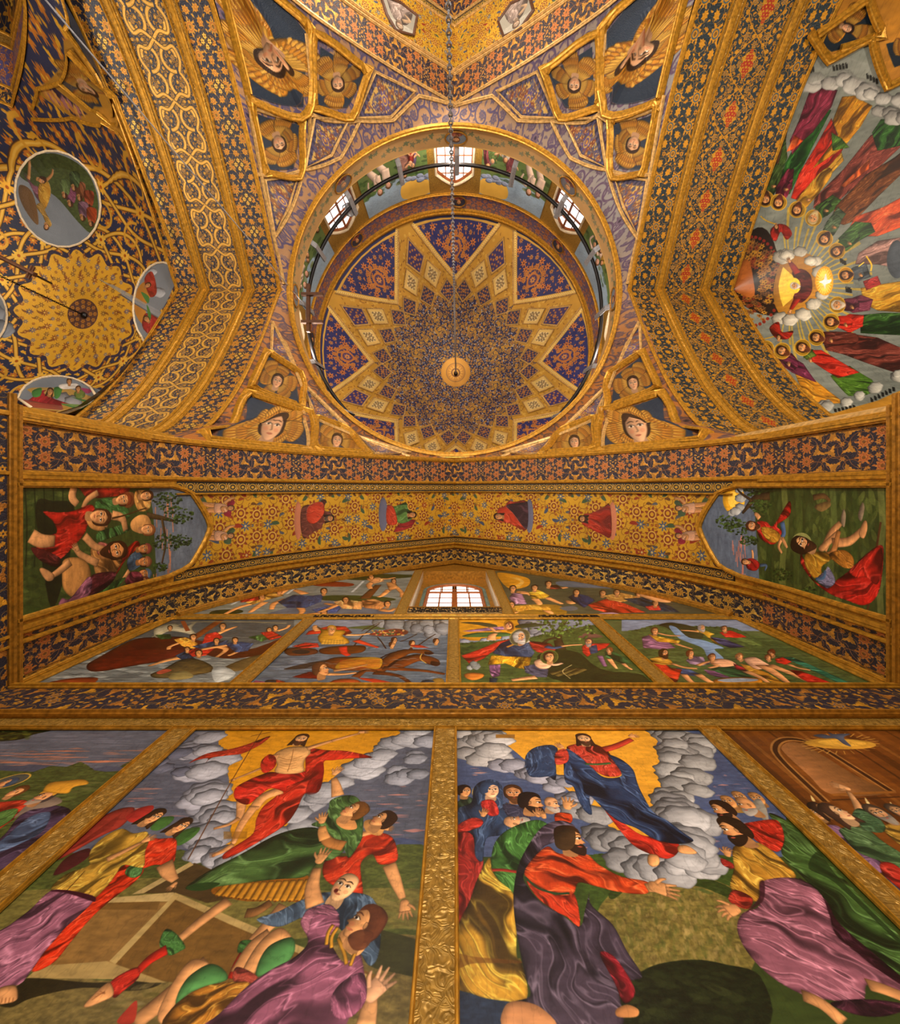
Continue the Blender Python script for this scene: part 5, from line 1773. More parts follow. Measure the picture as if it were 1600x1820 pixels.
cloud(AC, '1434,716 1470,720 1500,714 1530,704 1560,690 1600,668', 8, '9c988c', 9)
AC.sh('1430,150 1500,128 1600,160 1600,120 1500,98 1440,108', '8a8a80', sm=False, al=.6)
def glyphs(x0, y0, x1, y1, n, h):
    rg = random.Random(int(x0))
    for i in range(n):
        t = (i + .5) / n; x, y = x0 + (x1 - x0) * t, y0 + (y1 - y0) * t
        AC.ln([(x, y - h), (x + 1, y + h)], 1.6, '15120e')
        AC.ln([(x + 2.4, y - h * rg.uniform(.2, 1)), (x + 3.2, y + h)], 1.4, '15120e')
        if i % 2: AC.ln([(x, y - h * .8), (x + 3, y - h * .6)], 1.2, '15120e')
glyphs(1428, 130, 1446, 122, 4, 5); glyphs(1478, 122, 1506, 116, 5, 5); glyphs(1538, 134, 1560, 146, 4, 5)
glyphs(1492, 462, 1502, 468, 3, 4); glyphs(1502, 514, 1512, 516, 3, 5); glyphs(1480, 730, 1520, 722, 6, 3); glyphs(1545, 712, 1590, 690, 7, 4)
# gilded zigzag and angel panels above the clouds
AC.sh([(1436, 66), (1470, 118), (1545, 74), (1572, 160), (1640, 120), (1640, -60), (1400, -60)], 'a8742a', sm=False, puff=.1)
AC.sh([(1450, 66), (1478, 92), (1562, 66), (1540, 5), (1500, 30)], '1c2830', sm=False)
angel_face(AC, 1506, 50, 13, 110, [(-60, 44, 34), (20, 46, 32), (150, 40, 28), (200, 30, 22)])
AC.sh([(1575, 78), (1590, 120), (1640, 100), (1640, 60)], '1c2830', sm=False)
angel_face(AC, 1625, 85, 13, 110, [(180, 40, 30), (140, 30, 24)])
AC.sh('1300,785 1400,740 1440,724 1480,735 1560,712 1610,690 1610,760', 'a87828', sm=False)
AC.finish(.12)
M['apse'] = painted('apse_paint', AC.image('apse_paint'), rough=.4, bump=.12, spec=.35)
apse = tag(empty('apse_fresco', (9, YC, 9)), 'curved painting of haloed saints standing in rays round a bearded figure in clouds', 'painting')
apse.location = (0, 0, 0)
th = np.linspace(-math.pi / 2, math.pi / 2, 61); rs = np.linspace(0.02, 4.5, 40)
rs = np.sort(np.concatenate([rs, PE[PE[:, 0] > 4.0][::3, 0]]))
P = np.zeros((61, len(rs), 3)); U = np.zeros((61, len(rs), 2))
for i, t in enumerate(th):
    for j, r in enumerate(rs):
        x, y = AX + r * math.cos(t), YC + r * math.sin(t)
        P[i, j] = (x, y, float(hE(r))); U[i, j] = AC.uvf(x, y)
sheet('painted_shell', P, U, M['apse'], apse)
for L in ([(1436, 62), (1470, 112), (1545, 70), (1575, 158), (1612, 140)], [(1450, 66), (1500, 30), (1540, 2), (1566, 66), (1478, 94)]):
    Q = [ray(x, y, h_apse) for x, y in L]; out = []
    for a, b in zip(Q[:-1], Q[1:]):
        for t in np.arange(6) / 6:
            x, y = a[0] + (b[0] - a[0]) * t, a[1] + (b[1] - a[1]) * t
            out.append((x, y, h_apse(x, y) - .02))
    moulding('gilt_rib', out, (0, 0, -1), .16, .1, M['gold'], apse)

# ------------------------------------------------------------------ unseen floor and far wall, and an added box that stops light leaks
tag(boxmesh('floor', (-15.2, -13.6, -1.7), (12.4, 2.6, -1.6), plain('stone_floor', '8a7458', .5)), 'stone floor', kind='structure')
shell = plain('shell_surface', '6a5238', .8)
tag(boxmesh('wall_north', (-15.2, -13.7, -1.6), (12.4, -13.45, 21.6), shell), 'far wall', kind='structure')
for nm, lo, hi in (('light_shell_side', (-15.4, -13.6, -1.6), (-15.2, 2.6, 21.6)), ('light_shell_side', (12.3, -13.6, -1.6), (12.5, 2.6, 21.6)), ('light_shell_side', (-15.2, 2.5, -1.6), (12.4, 2.7, 21.6)), ('light_shell_top', (-15.2, -13.6, 21.4), (12.4, 2.6, 21.6))):
    tag(boxmesh(nm, lo, hi, shell), 'unseen box added against stray light', kind='structure')

# two faded pictures on the pale flowered band of the far arch
h_n = lambda x, y: float(hE(x))
for k, (PP, lab) in enumerate((([(676, -8), (712, 6), (741, 30), (735, 64), (705, 56), (688, 28)], 'faded grey painting of a robed figure on the far arch, left of the chain'), ([(940, -8), (948, 20), (925, 52), (895, 66), (886, 40), (908, 8)], 'faded grey painting of a robed figure on the far arch, right of the chain'))):
    XY = panel_xy(PP, h_n)
    cv = Cv(200, 200, '8a8478')
    cv.poly(np.array([[0, 0], [200, 0], [200, 70], [0, 60]]), '9c968a', tex=.3)
    cv.poly(smooth(np.array([[40, 190], [60, 90], [100, 60], [150, 90], [170, 190]])), '7a6a62', fold=(1.2, 14, .9), puff=.3)
    cv.line(np.array([[120, 90], [160, 120], [130, 140]]), [20, 16, 10], 'a08468', puff=.4)
    head(cv, 104, 50, 40, .2, 0, hair='5a4638', beard='6a5a4c', skin='a8907a')
    mat = painted('faded_picture_%d' % k, cv.image('faded_picture_%d' % k), rough=.4, bump=.15)
    lo, hi = XY.min(0), XY.max(0)
    o = radial_patch('faded_painting', XY, h_n, .02, mat, lambda x, y: ((x - lo[0]) / (hi[0] - lo[0]), (y - lo[1]) / (hi[1] - lo[1])), None, rings=3, per=3)
    tag(o, lab, 'painting')
    moulding('painted_border', [(x, y, h_n(x, y) - .02) for x, y in XY], (0, 0, -1), .07, .025, M['dark_wood'], o, closed=True)
# ------------------------------------------------------------------ paintings of the near wall and the piers
def Z(ox, oy, s):
    """reads outlines measured on an enlarged detail of the photograph"""
    def f(t):
        return [(ox + float(a) / s, oy + float(b) / s) for a, b in (p.split(',') for p in t.split())]
    return f
ZL, ZM, ZR, ZQ = Z(0, 1280, 3.37), Z(300, 1280, 3.077), Z(780, 1280, 3.077), Z(1200, 1280, 3.37)

def streaks(cv, z, x0, x1, y0, y1, n, cols, seed=1):
    rn = random.Random(seed)
    for i in range(n):
        x = rn.uniform(x0, x1); y = rn.uniform(y0, y1); L = rn.uniform(.08, .3) * (x1 - x0)
        p = z('%g,%g %g,%g %g,%g' % (x, y, x + L / 2, y + rn.uniform(-3, 3), x + L, y))
        cv.line(cv.at(p), [1, cv.h * rn.uniform(.003, .009), 1], rn.choice(cols), rn.uniform(.35, .8))

def blotch(cv, P, cols, n, size, seed=1, al=.5, ang=0):
    """loose brush dabs inside a bounding box of photograph points"""
    rn = random.Random(seed)
    P = np.array(P); a, b = P.min(0), P.max(0)
    for i in range(n):
        x, y = rn.uniform(a[0], b[0]), rn.uniform(a[1], b[1])
        s = size * rn.uniform(.4, 1.3)
        T = cv.fr(x, y, s, ang + rn.uniform(-.5, .5))
        cv.poly(smooth(T([[-1, 0], [-.3, -.35], [1, -.1], [.3, .4]]), 3), rn.choice(cols), al * rn.uniform(.4, 1))

def hills(cv, s, col, z, col2=None, n=60, seed=3):
    P = z(s)
    cv.sh(P, col, sm=False, tex=.5)
    rn = random.Random(seed)
    top = P[:len(P) // 2 + 1]
    for i in range(n):
        t = rn.random() * (len(top) - 1); k = int(t); f = t - k
        x = top[k][0] + (top[k + 1][0] - top[k][0]) * f if k + 1 < len(top) else top[k][0]
        y = top[k][1] + (top[k + 1][1] - top[k][1]) * f if k + 1 < len(top) else top[k][1]
        cv.el(x, y + 1, rn.uniform(1.5, 4), rn.uniform(1, 2.4), srgb(col) * rn.uniform(.7, 1.15))

def tree(cv, z, trunk, crowns, seed=1, col='3c4620', tcol='4a3820', r=9):
    for t in trunk:
        limb(cv, z(t[0]), t[1], skin=tcol)
    rn = random.Random(seed)
    for c in crowns:
        (x, y), = z(c[0])
        for i in range(c[1]):
            a, d = rn.uniform(0, 6.28), math.sqrt(rn.random()) * c[2]
            cv.el(x + d * math.cos(a), y + d * math.sin(a) * .6, r * rn.uniform(.15, .4), r * rn.uniform(.1, .28), srgb(col) * rn.uniform(.6, 1.5), puff=.3)

RED, GRN, YEL, MAUVE, BLU, PUR = 'b2301c', '47602c', 'ae7e2c', '8a5464', '3c4a62', '4a3b46'

# --- lower tier, second painting: the rising figure over the open tomb
m2 = wall_canvas(-2.14, -.155, 1.0, 3.70, .0024, '4c4a24')
z = ZM
m2.sh('280,1290 800,1290 800,1520 0,1520 0,1290', '5c5c66', sm=False, tex=.12)
streaks(m2, z, -400, 150, 150, 520, 70, ['50525e', '6c6a74', '484a56'], 2); streaks(m2, z, 900, 1450, 200, 690, 70, ['50525e', '6c6c7c', '5a5e74'], 3)
streaks(m2, z, -350, 150, 380, 560, 22, ['b87c68', 'a8746c'], 4); streaks(m2, z, 1000, 1450, 370, 700, 34, ['c48474', 'b07a74'], 5)
m2.sh(z('1190,690 1250,655 1340,665 1440,700 1440,760 1190,760'), '4a5068'); m2.sh(z('-420,700 -330,690 -200,720 60,720 160,690 160,780 -420,780'), '4a4c5a')
hills(m2, '-1000,800 -500,760 -300,740 -100,770 60,720 130,740 160,800 500,800 900,760 1060,790 1200,710 1260,690 1380,690 1450,720 1450,1700 -1000,1700', '4e5228', z, n=160)
m2.sh(z('-1000,1000 -600,930 -200,880 300,880 900,950 1150,930 1450,960 1450,1180 1100,1160 -1000,1400'), '7a6a38', tex=.4, al=.7)
m2.sh(z('-1200,1500 -600,1420 -300,1440 400,1400 1100,1160 1200,1180 1450,1250 1450,1800 -1200,1800'), '6c5c34', tex=.5)
m2.sh(z('1100,1170 1180,1165 1450,1260 1450,1420 1250,1400 1080,1340'), '34341c', al=.85)
m2.sh(ZL('-20,1700 120,1600 200,1560 560,1590 900,1570 960,1600 800,1640 500,1620 200,1680 60,1740'), '241e10', al=.85)
blotch(m2, z('-300,1450 300,1662'), ['86744a', '5a5428', '94845c'], 90, 14, 3, .4); blotch(m2, z('1080,850 1430,1150'), ['86764a', '5a5a30', '4a5028'], 60, 14, 4, .4)
# glow
m2.sh(z('370,50 1180,50 1240,120 1130,210 960,280 780,430 700,520 600,630 440,700 300,700 300,500 330,330 280,200'), 'c2861e', puff=.1, tex=.1)
cloud(m2, z('180,70 130,160 200,220 160,300 190,380 150,450 220,520 190,600 230,660'), 24, '84828a', 2)
cloud(m2, z('40,180 -60,260 60,300'), 17, '5c5c68', 12)
cloud(m2, z('260,110 250,200 240,300 260,400 270,480 280,560 240,640 180,720 170,780 250,800 320,770'), 22, '8e8c92', 4)
cloud(m2, z('330,780 460,730 540,660 620,610 700,560 720,500 800,440 880,400 960,330 1040,270 1130,230 1180,170 1260,140 1300,90 1400,90'), 20, '8e8c90', 6)
cloud(m2, z('1220,300 1280,320 1340,310 1340,200 1420,140'), 15, '84838a', 8)
# cape and body
robe(m2, z('750,170 790,162 860,172 980,178 1115,212 1000,218 900,228 850,235 848,300 820,400 745,412 700,500 640,580 520,660 380,740 300,772 310,735 440,650 470,610 480,550 520,480 620,400 700,320 745,290'), RED, 120, 9, .9)
m2.sh(z('840,236 848,300 820,400 750,410 770,330 800,260'), '5a100e', al=.55)
robe(m2, z('110,245 160,212 230,185 330,168 430,140 552,95 520,130 470,160 400,192 320,202 235,215 200,245 215,218 160,225'), '8a2a18', 160, 5, .8)
limb(m2, z('400,440 392,520 380,560'), [19, 14, 10]); limb(m2, z('385,545 330,580 245,605'), [9, 8, 6])
limb(m2, z('620,390 520,430 460,500'), [24, 21, 18]); limb(m2, z('470,480 400,580 350,690'), [19, 14, 9])
limb(m2, z('352,690 300,725 235,755'), [11, 11, 8]); 
for k in range(4): m2.ln(z('%d,%d %d,%d' % (262 - k * 4, 735 + k * 8, 222, 742 + k * 7)), 1, '7a4a28')
robe(m2, z('560,292 640,302 740,288 742,330 700,352 650,372 640,402 560,382 500,420 430,472 362,440 366,380 440,335 500,310'), 'b42a1c', 20, 8, .9)
m2.sh(z('588,185 640,160 700,152 765,155 775,190 750,215 738,250 736,292 650,304 580,292 592,250 575,215'), 'cf9c62', puff=.45, outline=.35)
m2.ln(z('682,165 672,220 650,290'), 1, '8a5a30'); m2.ln(z('600,210 660,225 730,205'), 1.3, '9a6838')
for k in range(4): m2.ln(z('%d,%d %d,%d %d,%d' % (605, 225 + k * 14, 650, 236 + k * 14, 700, 226 + k * 14)), .8, 'a06c3c')
limb(m2, z('755,165 830,140 900,120'), [12, 10, 8]); limb(m2, z('890,122 970,100 1045,80'), [8, 7, 5]); hand(m2, *z('1062,72')[0], 15, -8)
limb(m2, z('590,195 570,230 520,270'), [12, 10, 8]); robe(m2, z('505,235 550,195 585,215 582,262 540,295 510,290'), 'a82a1c', 60, 5, .8)
limb(m2, z('505,272 440,300 360,332'), [7, 6, 5]); hand(m2, *z('352,336')[0], 8, 170)
m2.ln(z('515,58 345,340 105,775'), 1.6, '5a3418'); m2.ln(z('448,96 562,72'), 1.6, '5a3418')
head(m2, *z('722,112')[0], 25, .1, 4, hair='3c2414', beard='4a2c18', long=True, skin='cf9a66')
m2.sh(z('300,620 430,620 425,658 300,662'), '8a5c1c', sm=False, al=.6)
# tomb
m2.sh(ZL('800,1055 1165,868 1400,960 1500,1060 1240,1110 1050,1048'), '4c3a20', sm=False)
m2.sh(ZL('590,1085 1040,1045 1060,1090 1000,1100 600,1120'), 'ab9260', sm=False); m2.sh(ZL('790,1058 1140,862 1160,880 860,1052'), 'ab9260', sm=False)
m2.sh(ZL('600,1120 1010,1100 660,1480 230,1500'), '806034', sm=False, tex=.15); m2.sh(ZL('590,1110 960,1100 940,1150 560,1150'), '6c5028', sm=False)
m2.sh(ZL('1010,1100 1045,1060 1350,1200 2300,1560 2200,1780 860,1560 660,1480'), '6e5026', sm=False, tex=.15)
m2.sh(ZL('1020,1085 1048,1046 1400,1200 2200,1540 2180,1580 1380,1240 1050,1090 690,1480 655,1460'), 'a68c58', sm=False)
m2.sh(ZL('160,1562 235,1490 640,1460 860,1538 1000,1590 900,1590 700,1570'), '9c8250', sm=False)
# guards
m2.sh(ZL('340,845 450,722 560,622 700,548 800,534 790,580 722,652 620,700 500,768 390,830'), '8a3428', puff=.3, outline=.3)
for k in range(7): m2.ln(ZL('%d,%d %d,%d' % (420 + k * 12, 790 - k * 6, 730 - k * 8, 570 + k * 12)), .8, '5a1c18')
m2.sh(ZL('320,942 400,835 530,780 530,830 430,900'), '4a2020', puff=.3); m2.sh(ZL('755,590 830,540 915,522 905,560 800,625'), '9a3028', puff=.3)
m2.sh(ZL('900,660 950,600 1040,588 1020,630 950,672'), '41602e', puff=.3); m2.sh(ZL('1050,720 1110,668 1198,655 1160,712 1070,765'), '41602e', puff=.3)
for k in range(4): m2.ln(ZL('%d,%d %d,%d' % (1080, 740 - k * 12, 1180 - k * 10, 668 + k * 4)), .8, '24401c')
robe(m2, ZL('740,885 860,905 810,980 720,1050 620,1130 520,1230 420,1350 320,1470 190,1520 300,1360 450,1160 610,1020'), 'bc3418', 130, 6, .9)
robe(m2, ZL('880,720 960,722 1050,722 1056,790 1030,880 930,880 850,902 745,888 800,850 860,800'), 'bc3418', 110, 6, .9)
robe(m2, ZL('748,930 780,885 850,888 842,940 790,958'), '4f7440', 90, 4, .9)
limb(m2, ZL('985,870 1010,930 1050,975'), [27, 22, 12]); hand(m2, *ZL('1035,1005')[0], 15, 110)
robe(m2, ZL('730,662 800,690 880,680 890,740 870,800 856,895 740,880 700,930 640,1010 550,1090 470,1055 305,1035 390,940 530,884 528,840 560,770 640,700'), 'b08634', 120, 8, .9)
m2.ln(ZL('400,1035 470,960 510,915'), 1.5, '4a3014'); limb(m2, ZL('640,850 740,800 850,745'), [13, 11, 8]); hand(m2, *ZL('885,728')[0], 18, -32)
robe(m2, ZL('300,1038 400,1035 530,1062 556,1100 480,1180 400,1250 330,1330 262,1410 200,1500 130,1592 60,1612 -60,1640 -100,1360 60,1240 180,1150'), '8c5868', 125, 10, .95)
m2.sh(ZL('300,1038 400,1032 556,1066 570,1100 540,1096 400,1050'), '3c1420')
m2.sh(ZL('-10,1628 90,1606 108,1672 92,1700 40,1716 -10,1714'), SKIN, puff=.5, outline=.4)
for k in range(4): m2.ln(ZL('%d,%d %d,%d' % (14 + k * 22, 1680, 8 + k * 22, 1712)), 1, '7a4a28')
head(m2, *ZL('922,590')[0], 30, .45, 18, hair='3a2616', long=True); head(m2, *ZL('1085,645')[0], 29, .5, 22, hair='3a2616', long=True)
m2.sh(z('240,962 260,925 460,880 700,860 775,880 752,1000 600,1000 430,1004 330,985'), '8a5414')
for k in range(13):
    x = 262 + k * 40; yb = 975 + 30 * math.sin(k / 12 * 2.2)
    P = z('%g,%g %g,%g' % (x + 62, 905 - k * 2, x, yb))
    m2.ln(P, [11, 12.5], 'b07a26', puff=.5, outline=.5); m2.el(*P[1], 2, 2, '6a3c10')
limb(m2, z('330,1000 180,1110 20,1245'), [25, 21, 15]); limb(m2, ZL('1040,1330 1015,1350 1000,1370'), [18, 20, 22], skin='3f6430')
robe(m2, ZL('955,1360 990,1270 1050,1290 1110,1370 1080,1400 1010,1425'), '3f6430', 40, 4, .8)
limb(m2, ZL('1000,1390 900,1450 820,1530'), [22, 19, 14], skin='a82818'); robe(m2, ZL('660,1590 760,1520 830,1500 830,1560 740,1640 680,1680'), 'a82818', 140, 5, .8)
m2.sh(ZL('500,1730 560,1660 620,1605 662,1590 680,1665 600,1710 530,1738'), SKIN, puff=.45, outline=.4)
for k in range(4): m2.ln(ZL('%d,%d %d,%d' % (550 + k * 16, 1695 - k * 18, 630, 1640 + k * 6)), 1, '7a4a28')
limb(m2, z('640,1030 560,1120 450,1230'), [33, 28, 17]); limb(m2, z('420,1070 480,1060 560,1010'), [18, 18, 16], skin='7a5430')
robe(m2, z('375,1270 400,1220 490,1225 470,1275 390,1290'), '3f6430', 20, 4, .8); limb(m2, z('420,1290 385,1350 345,1430'), [23, 21, 16], skin='a02818')
robe(m2, z('845,800 900,760 1000,745 1050,640 1130,622 1220,650 1254,745 1232,792 1150,800 1112,745 1050,800 1062,965 1000,962 860,890'), 'bc3a1c', 150, 9, .95)
limb(m2, z('1205,800 1240,890 1280,990'), [26, 22, 12]); hand(m2, *z('1290,1040')[0], 30, 80, spread=.45)
limb(m2, z('1040,640 1110,622 1180,600'), [12, 11, 7]); hand(m2, *z('1195,603')[0], 16, 5)
m2.sh(z('1075,560 1180,560 1160,640 1080,620'), 'b8844c', puff=.3)
head(m2, *z('1165,555')[0], 37, -.9, 38, hair='3a2414')
robe(m2, z('100,920 230,830 400,742 560,652 680,610 800,598 850,640 920,670 960,720 900,770 810,800 745,868 600,882 440,900 260,925 180,945 112,942'), '4a6232', 168, 15, 1.0)
m2.sh(z('102,920 200,900 280,905 240,930 180,946 112,942'), '28401c')
robe(m2, z('875,490 890,445 980,420 1040,442 1062,520 1060,640 1035,700 985,765 960,720 900,655 840,605 780,582 850,545'), '4a6232', 60, 10, 1.0)
limb(m2, z('925,425 915,370 903,325'), [22, 17, 10]); hand(m2, *z('920,290')[0], 20, -70)
limb(m2, z('960,700 880,680 845,640'), [22, 22, 18], skin='a8703c'); limb(m2, z('855,665 840,620 842,590'), [20, 17, 12], skin='c08850'); hand(m2, *z('842,550')[0], 22, -98)
m2.sh(z('925,545 1000,540 1030,600 970,610 920,580'), 'b8804c', puff=.3)
head(m2, *z('1010,505')[0], 38, -.95, 42, hair='6a4420')
robe(m2, z('480,1105 600,1060 720,1000 850,955 1060,962 1132,1012 1160,1110 1150,1290 1100,1360 1040,1280 940,1160 860,1080 740,1090 600,1145'), '4c5a6a', 60, 9, .9)
head(m2, *z('960,925')[0], 50, -.35, 24, bald=True, skin='d8a878'); m2.el(*z('915,945')[0], 4, 4, '5a1c14', .3)
limb(m2, z('800,1030 785,930 812,820'), [31, 26, 16]); hand(m2, *z('838,760')[0], 28, -78, spread=.4)
# crouching guard
limb(m2, z('380,1400 470,1260 560,1190'), [30, 33, 34]); m2.sh(z('400,1390 480,1250 560,1172 620,1150 672,1205 600,1230 520,1300 470,1400 420,1420'), SKIN, puff=.5, outline=.3)
m2.sh(z('478,1418 500,1320 560,1242 672,1202 690,1270 650,1340 560,1390'), '4f7c46', puff=.6, outline=.3)
robe(m2, z('355,1445 372,1365 480,1412 470,1452'), 'a04838', 10, 4, .8)
limb(m2, ZL('1250,1470 1050,1640 800,1840'), [40, 36, 30]); m2.sh(ZL('700,1830 760,1750 820,1700 800,1830'), 'a03828')
m2.sh(z('-60,1620 40,1420 130,1325 215,1342 190,1370 110,1420 50,1540 -20,1680'), SKIN, puff=.5, outline=.3)
m2.sh(z('40,1570 60,1490 120,1410 220,1350 292,1372 322,1432 230,1466 120,1505'), '4f7c46', puff=.6, outline=.3)
robe(m2, z('-30,1700 20,1590 120,1510 220,1465 340,1450 440,1452 390,1530 280,1640 200,1760'), 'b0742a', 150, 8, 1.0)
robe(m2, z('770,1045 870,1020 922,1062 932,1150 870,1205 900,1262 960,1340 1042,1290 1070,1400 1082,1530 1000,1610 880,1720 150,1760 280,1620 420,1480 560,1380 690,1310 762,1225 722,1130 735,1085'), '8c5466', 145, 17, 1.05)
robe(m2, z('722,1130 735,1085 770,1045 870,1020 922,1062 920,1085 800,1080 760,1180'), '9a6070', 20, 6, .8)
m2.sh(z('925,1200 1000,1140 1080,1230 1040,1300 985,1290'), 'c89058', puff=.5)
for s in ('900,1132 872,1180 862,1245', '925,1145 892,1200 890,1262', '925,1205 960,1290 972,1352', '1032,1262 1010,1310 992,1360'):
    m2.ln(z(s), 7, 'b8842c', puff=.5, outline=.5)
head(m2, *z('1062,1128')[0], 58, -.95, 28, hair='5c3420'); m2.sh(z('1050,1160 1120,1180 1080,1260 1010,1270 980,1200'), '5c3420', puff=.3, al=.9)
limb(m2, z('1075,1700 1095,1600 1110,1530'), [36, 30, 22], skin='c08c5c'); hand(m2, *z('1140,1480')[0], 48, -52, spread=.55, skin='d4a078')
robe(m2, z('890,1530 960,1440 1062,1400 1080,1540 1000,1640 905,1640'), '8a5064', 70, 8, .9)

# --- third painting: the blue cloaked figure carried up above the crowd
m3 = wall_canvas(.005, 2.015, 1.0, 3.70, .0024, '39441e')
z = ZR
m3.sh(z('60,50 1900,50 1900,760 60,760'), '4a5470', sm=False, tex=.12)
streaks(m3, z, 90, 700, 180, 500, 60, ['5a6480', '424c68', '66708a'], 2); streaks(m3, z, 1400, 1800, 180, 680, 60, ['5a6484', '424c6c', '6a7490'], 3)
streaks(m3, z, 100, 400, 270, 310, 6, ['b08478'], 4); streaks(m3, z, 1430, 1650, 310, 680, 26, ['bc847c', 'a87c80'], 5); streaks(m3, z, 780, 880, 640, 710, 8, ['b88478'], 8)
m3.sh(z('350,50 1185,50 1190,140 1212,260 1245,420 1235,560 1290,700 1100,780 900,560 640,340 430,190'), 'cc9230', tex=.08)
m3.sh(z('820,705 900,700 1000,740 820,760'), '4a5674'); m3.sh(z('1440,715 1540,700 1640,720 1640,760 1440,760'), '4a5070')
hills(m3, '740,760 900,742 1100,760 1450,740 1640,760 1640,1700 740,1700', '3c4c20', z, n=60)
m3.sh(z('870,1060 940,960 1010,880 1110,842 1260,860 1400,868 1540,900 1700,1010 1700,1400 1250,1420 1050,1400 900,1200'), '6c6030', tex=.6)
blotch(m3, z('960,960 1640,1380'), ['94804c', 'a48c58', '766838', '4c5224', '5a4c24', '64622e'], 900, 9, 6, .4, ang=2.0)
m3.sh(z('930,960 1010,878 1110,842 1300,858 1480,880 1640,960 1640,1010 1450,930 1250,900 1080,905 960,990'), '333f1a', tex=.5); blotch(m3, z('960,870 1600,960'), ['2c3816', '49562a'], 70, 9, 9, .6)
m3.sh(z('960,1700 1010,1480 1110,1390 1220,1345 1400,1325 1560,1350 1760,1420 1760,1720'), '1e2410', tex=.6); blotch(m3, z('1050,1400 1640,1662'), ['2c3218', '3a3e20', '161a0c'], 90, 20, 11, .5)
m3.sh(z('60,1480 480,1530 640,1680 60,1700'), '2a3444', tex=.4)
cloud(m3, z('130,90 180,130 140,180 240,90 280,150 300,100 350,190 260,200'), 19, '94908e', 3)
cloud(m3, z('330,240 420,250 450,290 540,330 600,370 680,360 700,430 740,470'), 17, '807e86', 5)
cloud(m3, z('790,490 830,560 900,600 930,660 1000,690 1040,740 1110,770 1150,820 1250,830 1330,820 1400,790 1450,760'), 24, '8c8a8a', 7)
cloud(m3, z('1230,90 1310,90 1390,110 1460,150 1430,190 1330,170 1260,200 1330,240 1380,260 1280,290 1400,320 1320,350 1380,400 1290,400'), 21, '8a8886', 9)
cloud(m3, z('1280,450 1340,490 1290,530 1370,560 1330,620 1400,650 1420,720 1380,760'), 25, '8a8888', 10)
m3.sh(z('312,86 416,86 416,106 312,106'), '8a6430', sm=False)
# rising figure
robe(m3, z('905,495 1000,565 1100,635 1200,655 1312,690 1302,742 1245,770 1150,742 1060,692 980,600'), 'b43020', 40, 7, .95)
m3.sh(z('1150,745 1200,755 1205,800 1170,815 1142,790'), SKIN, puff=.5, outline=.4); m3.sh(z('1308,700 1360,698 1412,735 1380,745 1315,735'), SKIN, puff=.5, outline=.4)
robe(m3, z('700,155 780,135 850,138 912,168 940,200 1000,300 930,318 860,290 800,240 740,210'), 'ac3c2c', 95, 6, 1.0)
robe(m3, z('472,215 520,160 610,143 650,165 640,215 640,332 600,318 545,322 490,308'), '2e3c54', 100, 10, 1.0)
robe(m3, z('690,168 760,200 830,262 905,322 1000,312 960,240 925,196 1000,225 1062,280 1085,350 1112,412 1172,512 1250,560 1335,625 1392,672 1300,688 1180,662 1080,602 980,562 905,500 826,425 838,522 800,508 760,440 735,372 695,350 684,280'), '2c3b56', 55, 13, 1.1)
robe(m3, z('684,280 700,230 730,260 780,340 800,420 838,522 800,508 760,440 735,372 695,350'), '31415e', 75, 9, 1.0)
robe(m3, z('640,185 690,165 712,200 700,240 640,250'), 'ac3c2c', 10, 4, .9); limb(m3, z('900,170 970,150 1055,112'), [16, 14, 11], skin='ac3c2c'); hand(m3, *z('1062,95')[0], 15, -5)
hand(m3, *z('665,150')[0], 15, -120); m3.ln(z('800,248 870,250 940,244'), 5, '3c5c34', puff=.4)
head(m3, *z('795,112')[0], 27, .15, 4, hair='38241a', beard='4a3020', long=True, skin='cfa070')
# crowd at the left
robe(m3, z('98,470 150,430 190,450 190,560 98,600'), '3c4a34', 80, 8, .7); head(m3, *z('143,398')[0], 25, .6, 0, hair='2a1a14')
robe(m3, z('100,640 200,625 245,780 200,920 170,1010 120,1110 82,1180'), '8a2820', 80, 10, .9)
m3.el(*z('265,408')[0], 27, 27, 'b89c50'); m3.el(*z('265,408')[0], 24.5, 24.5, '5a6478')
robe(m3, z('178,460 190,385 230,345 300,335 345,372 352,450 390,470 440,540 420,600 340,640 260,660 240,780 200,755 185,640 105,600 100,500'), '33425a', 100, 10, .95)
head(m3, *z('285,392')[0], 34, .45, 0, hair='33425a', skin='d8a880')
robe(m3, z('232,455 300,448 330,520 285,535 245,505'), 'a82c24', 80, 5, .9); robe(m3, z('98,590 180,545 240,558 232,590 180,612 98,632'), 'a83024', 170, 6, .9)
hand(m3, *z('248,520')[0], 17, -68); hand(m3, *z('388,492')[0], 17, -100)
robe(m3, z('350,470 460,490 500,560 400,560'), '3a3848', 60, 6, .8)
head(m3, *z('408,410')[0], 33, .05, 0, hair='4a2e18', beard='5a3a20', skin='c88c5c')
head(m3, *z('615,468')[0], 30, .8, 10, bald=True, beard='a89c90', skin='c89468')
head(m3, *z('512,462')[0], 40, .95, 8, hair='241814', beard='2c1c14')
head(m3, *z('418,570')[0], 34, .95, -78, hair='8a7868', beard='b0a498', bald=True, skin='c89468')
robe(m3, z('290,810 300,700 350,630 440,580 540,556 600,590 560,660 490,760 440,860 405,965 340,905'), '41692f', 60, 9, 1.0)
hand(m3, *z('545,520')[0], 18, -70); hand(m3, *z('572,530')[0], 16, -95)
robe(m3, z('640,520 720,522 728,566 690,580 640,570'), 'b8401c', 20, 4, .8); hand(m3, *z('705,470')[0], 26, -75, spread=.5, flip=-1)
m3.ln(z('288,832 350,832 425,842'), 6, '8a3024', puff=.4)
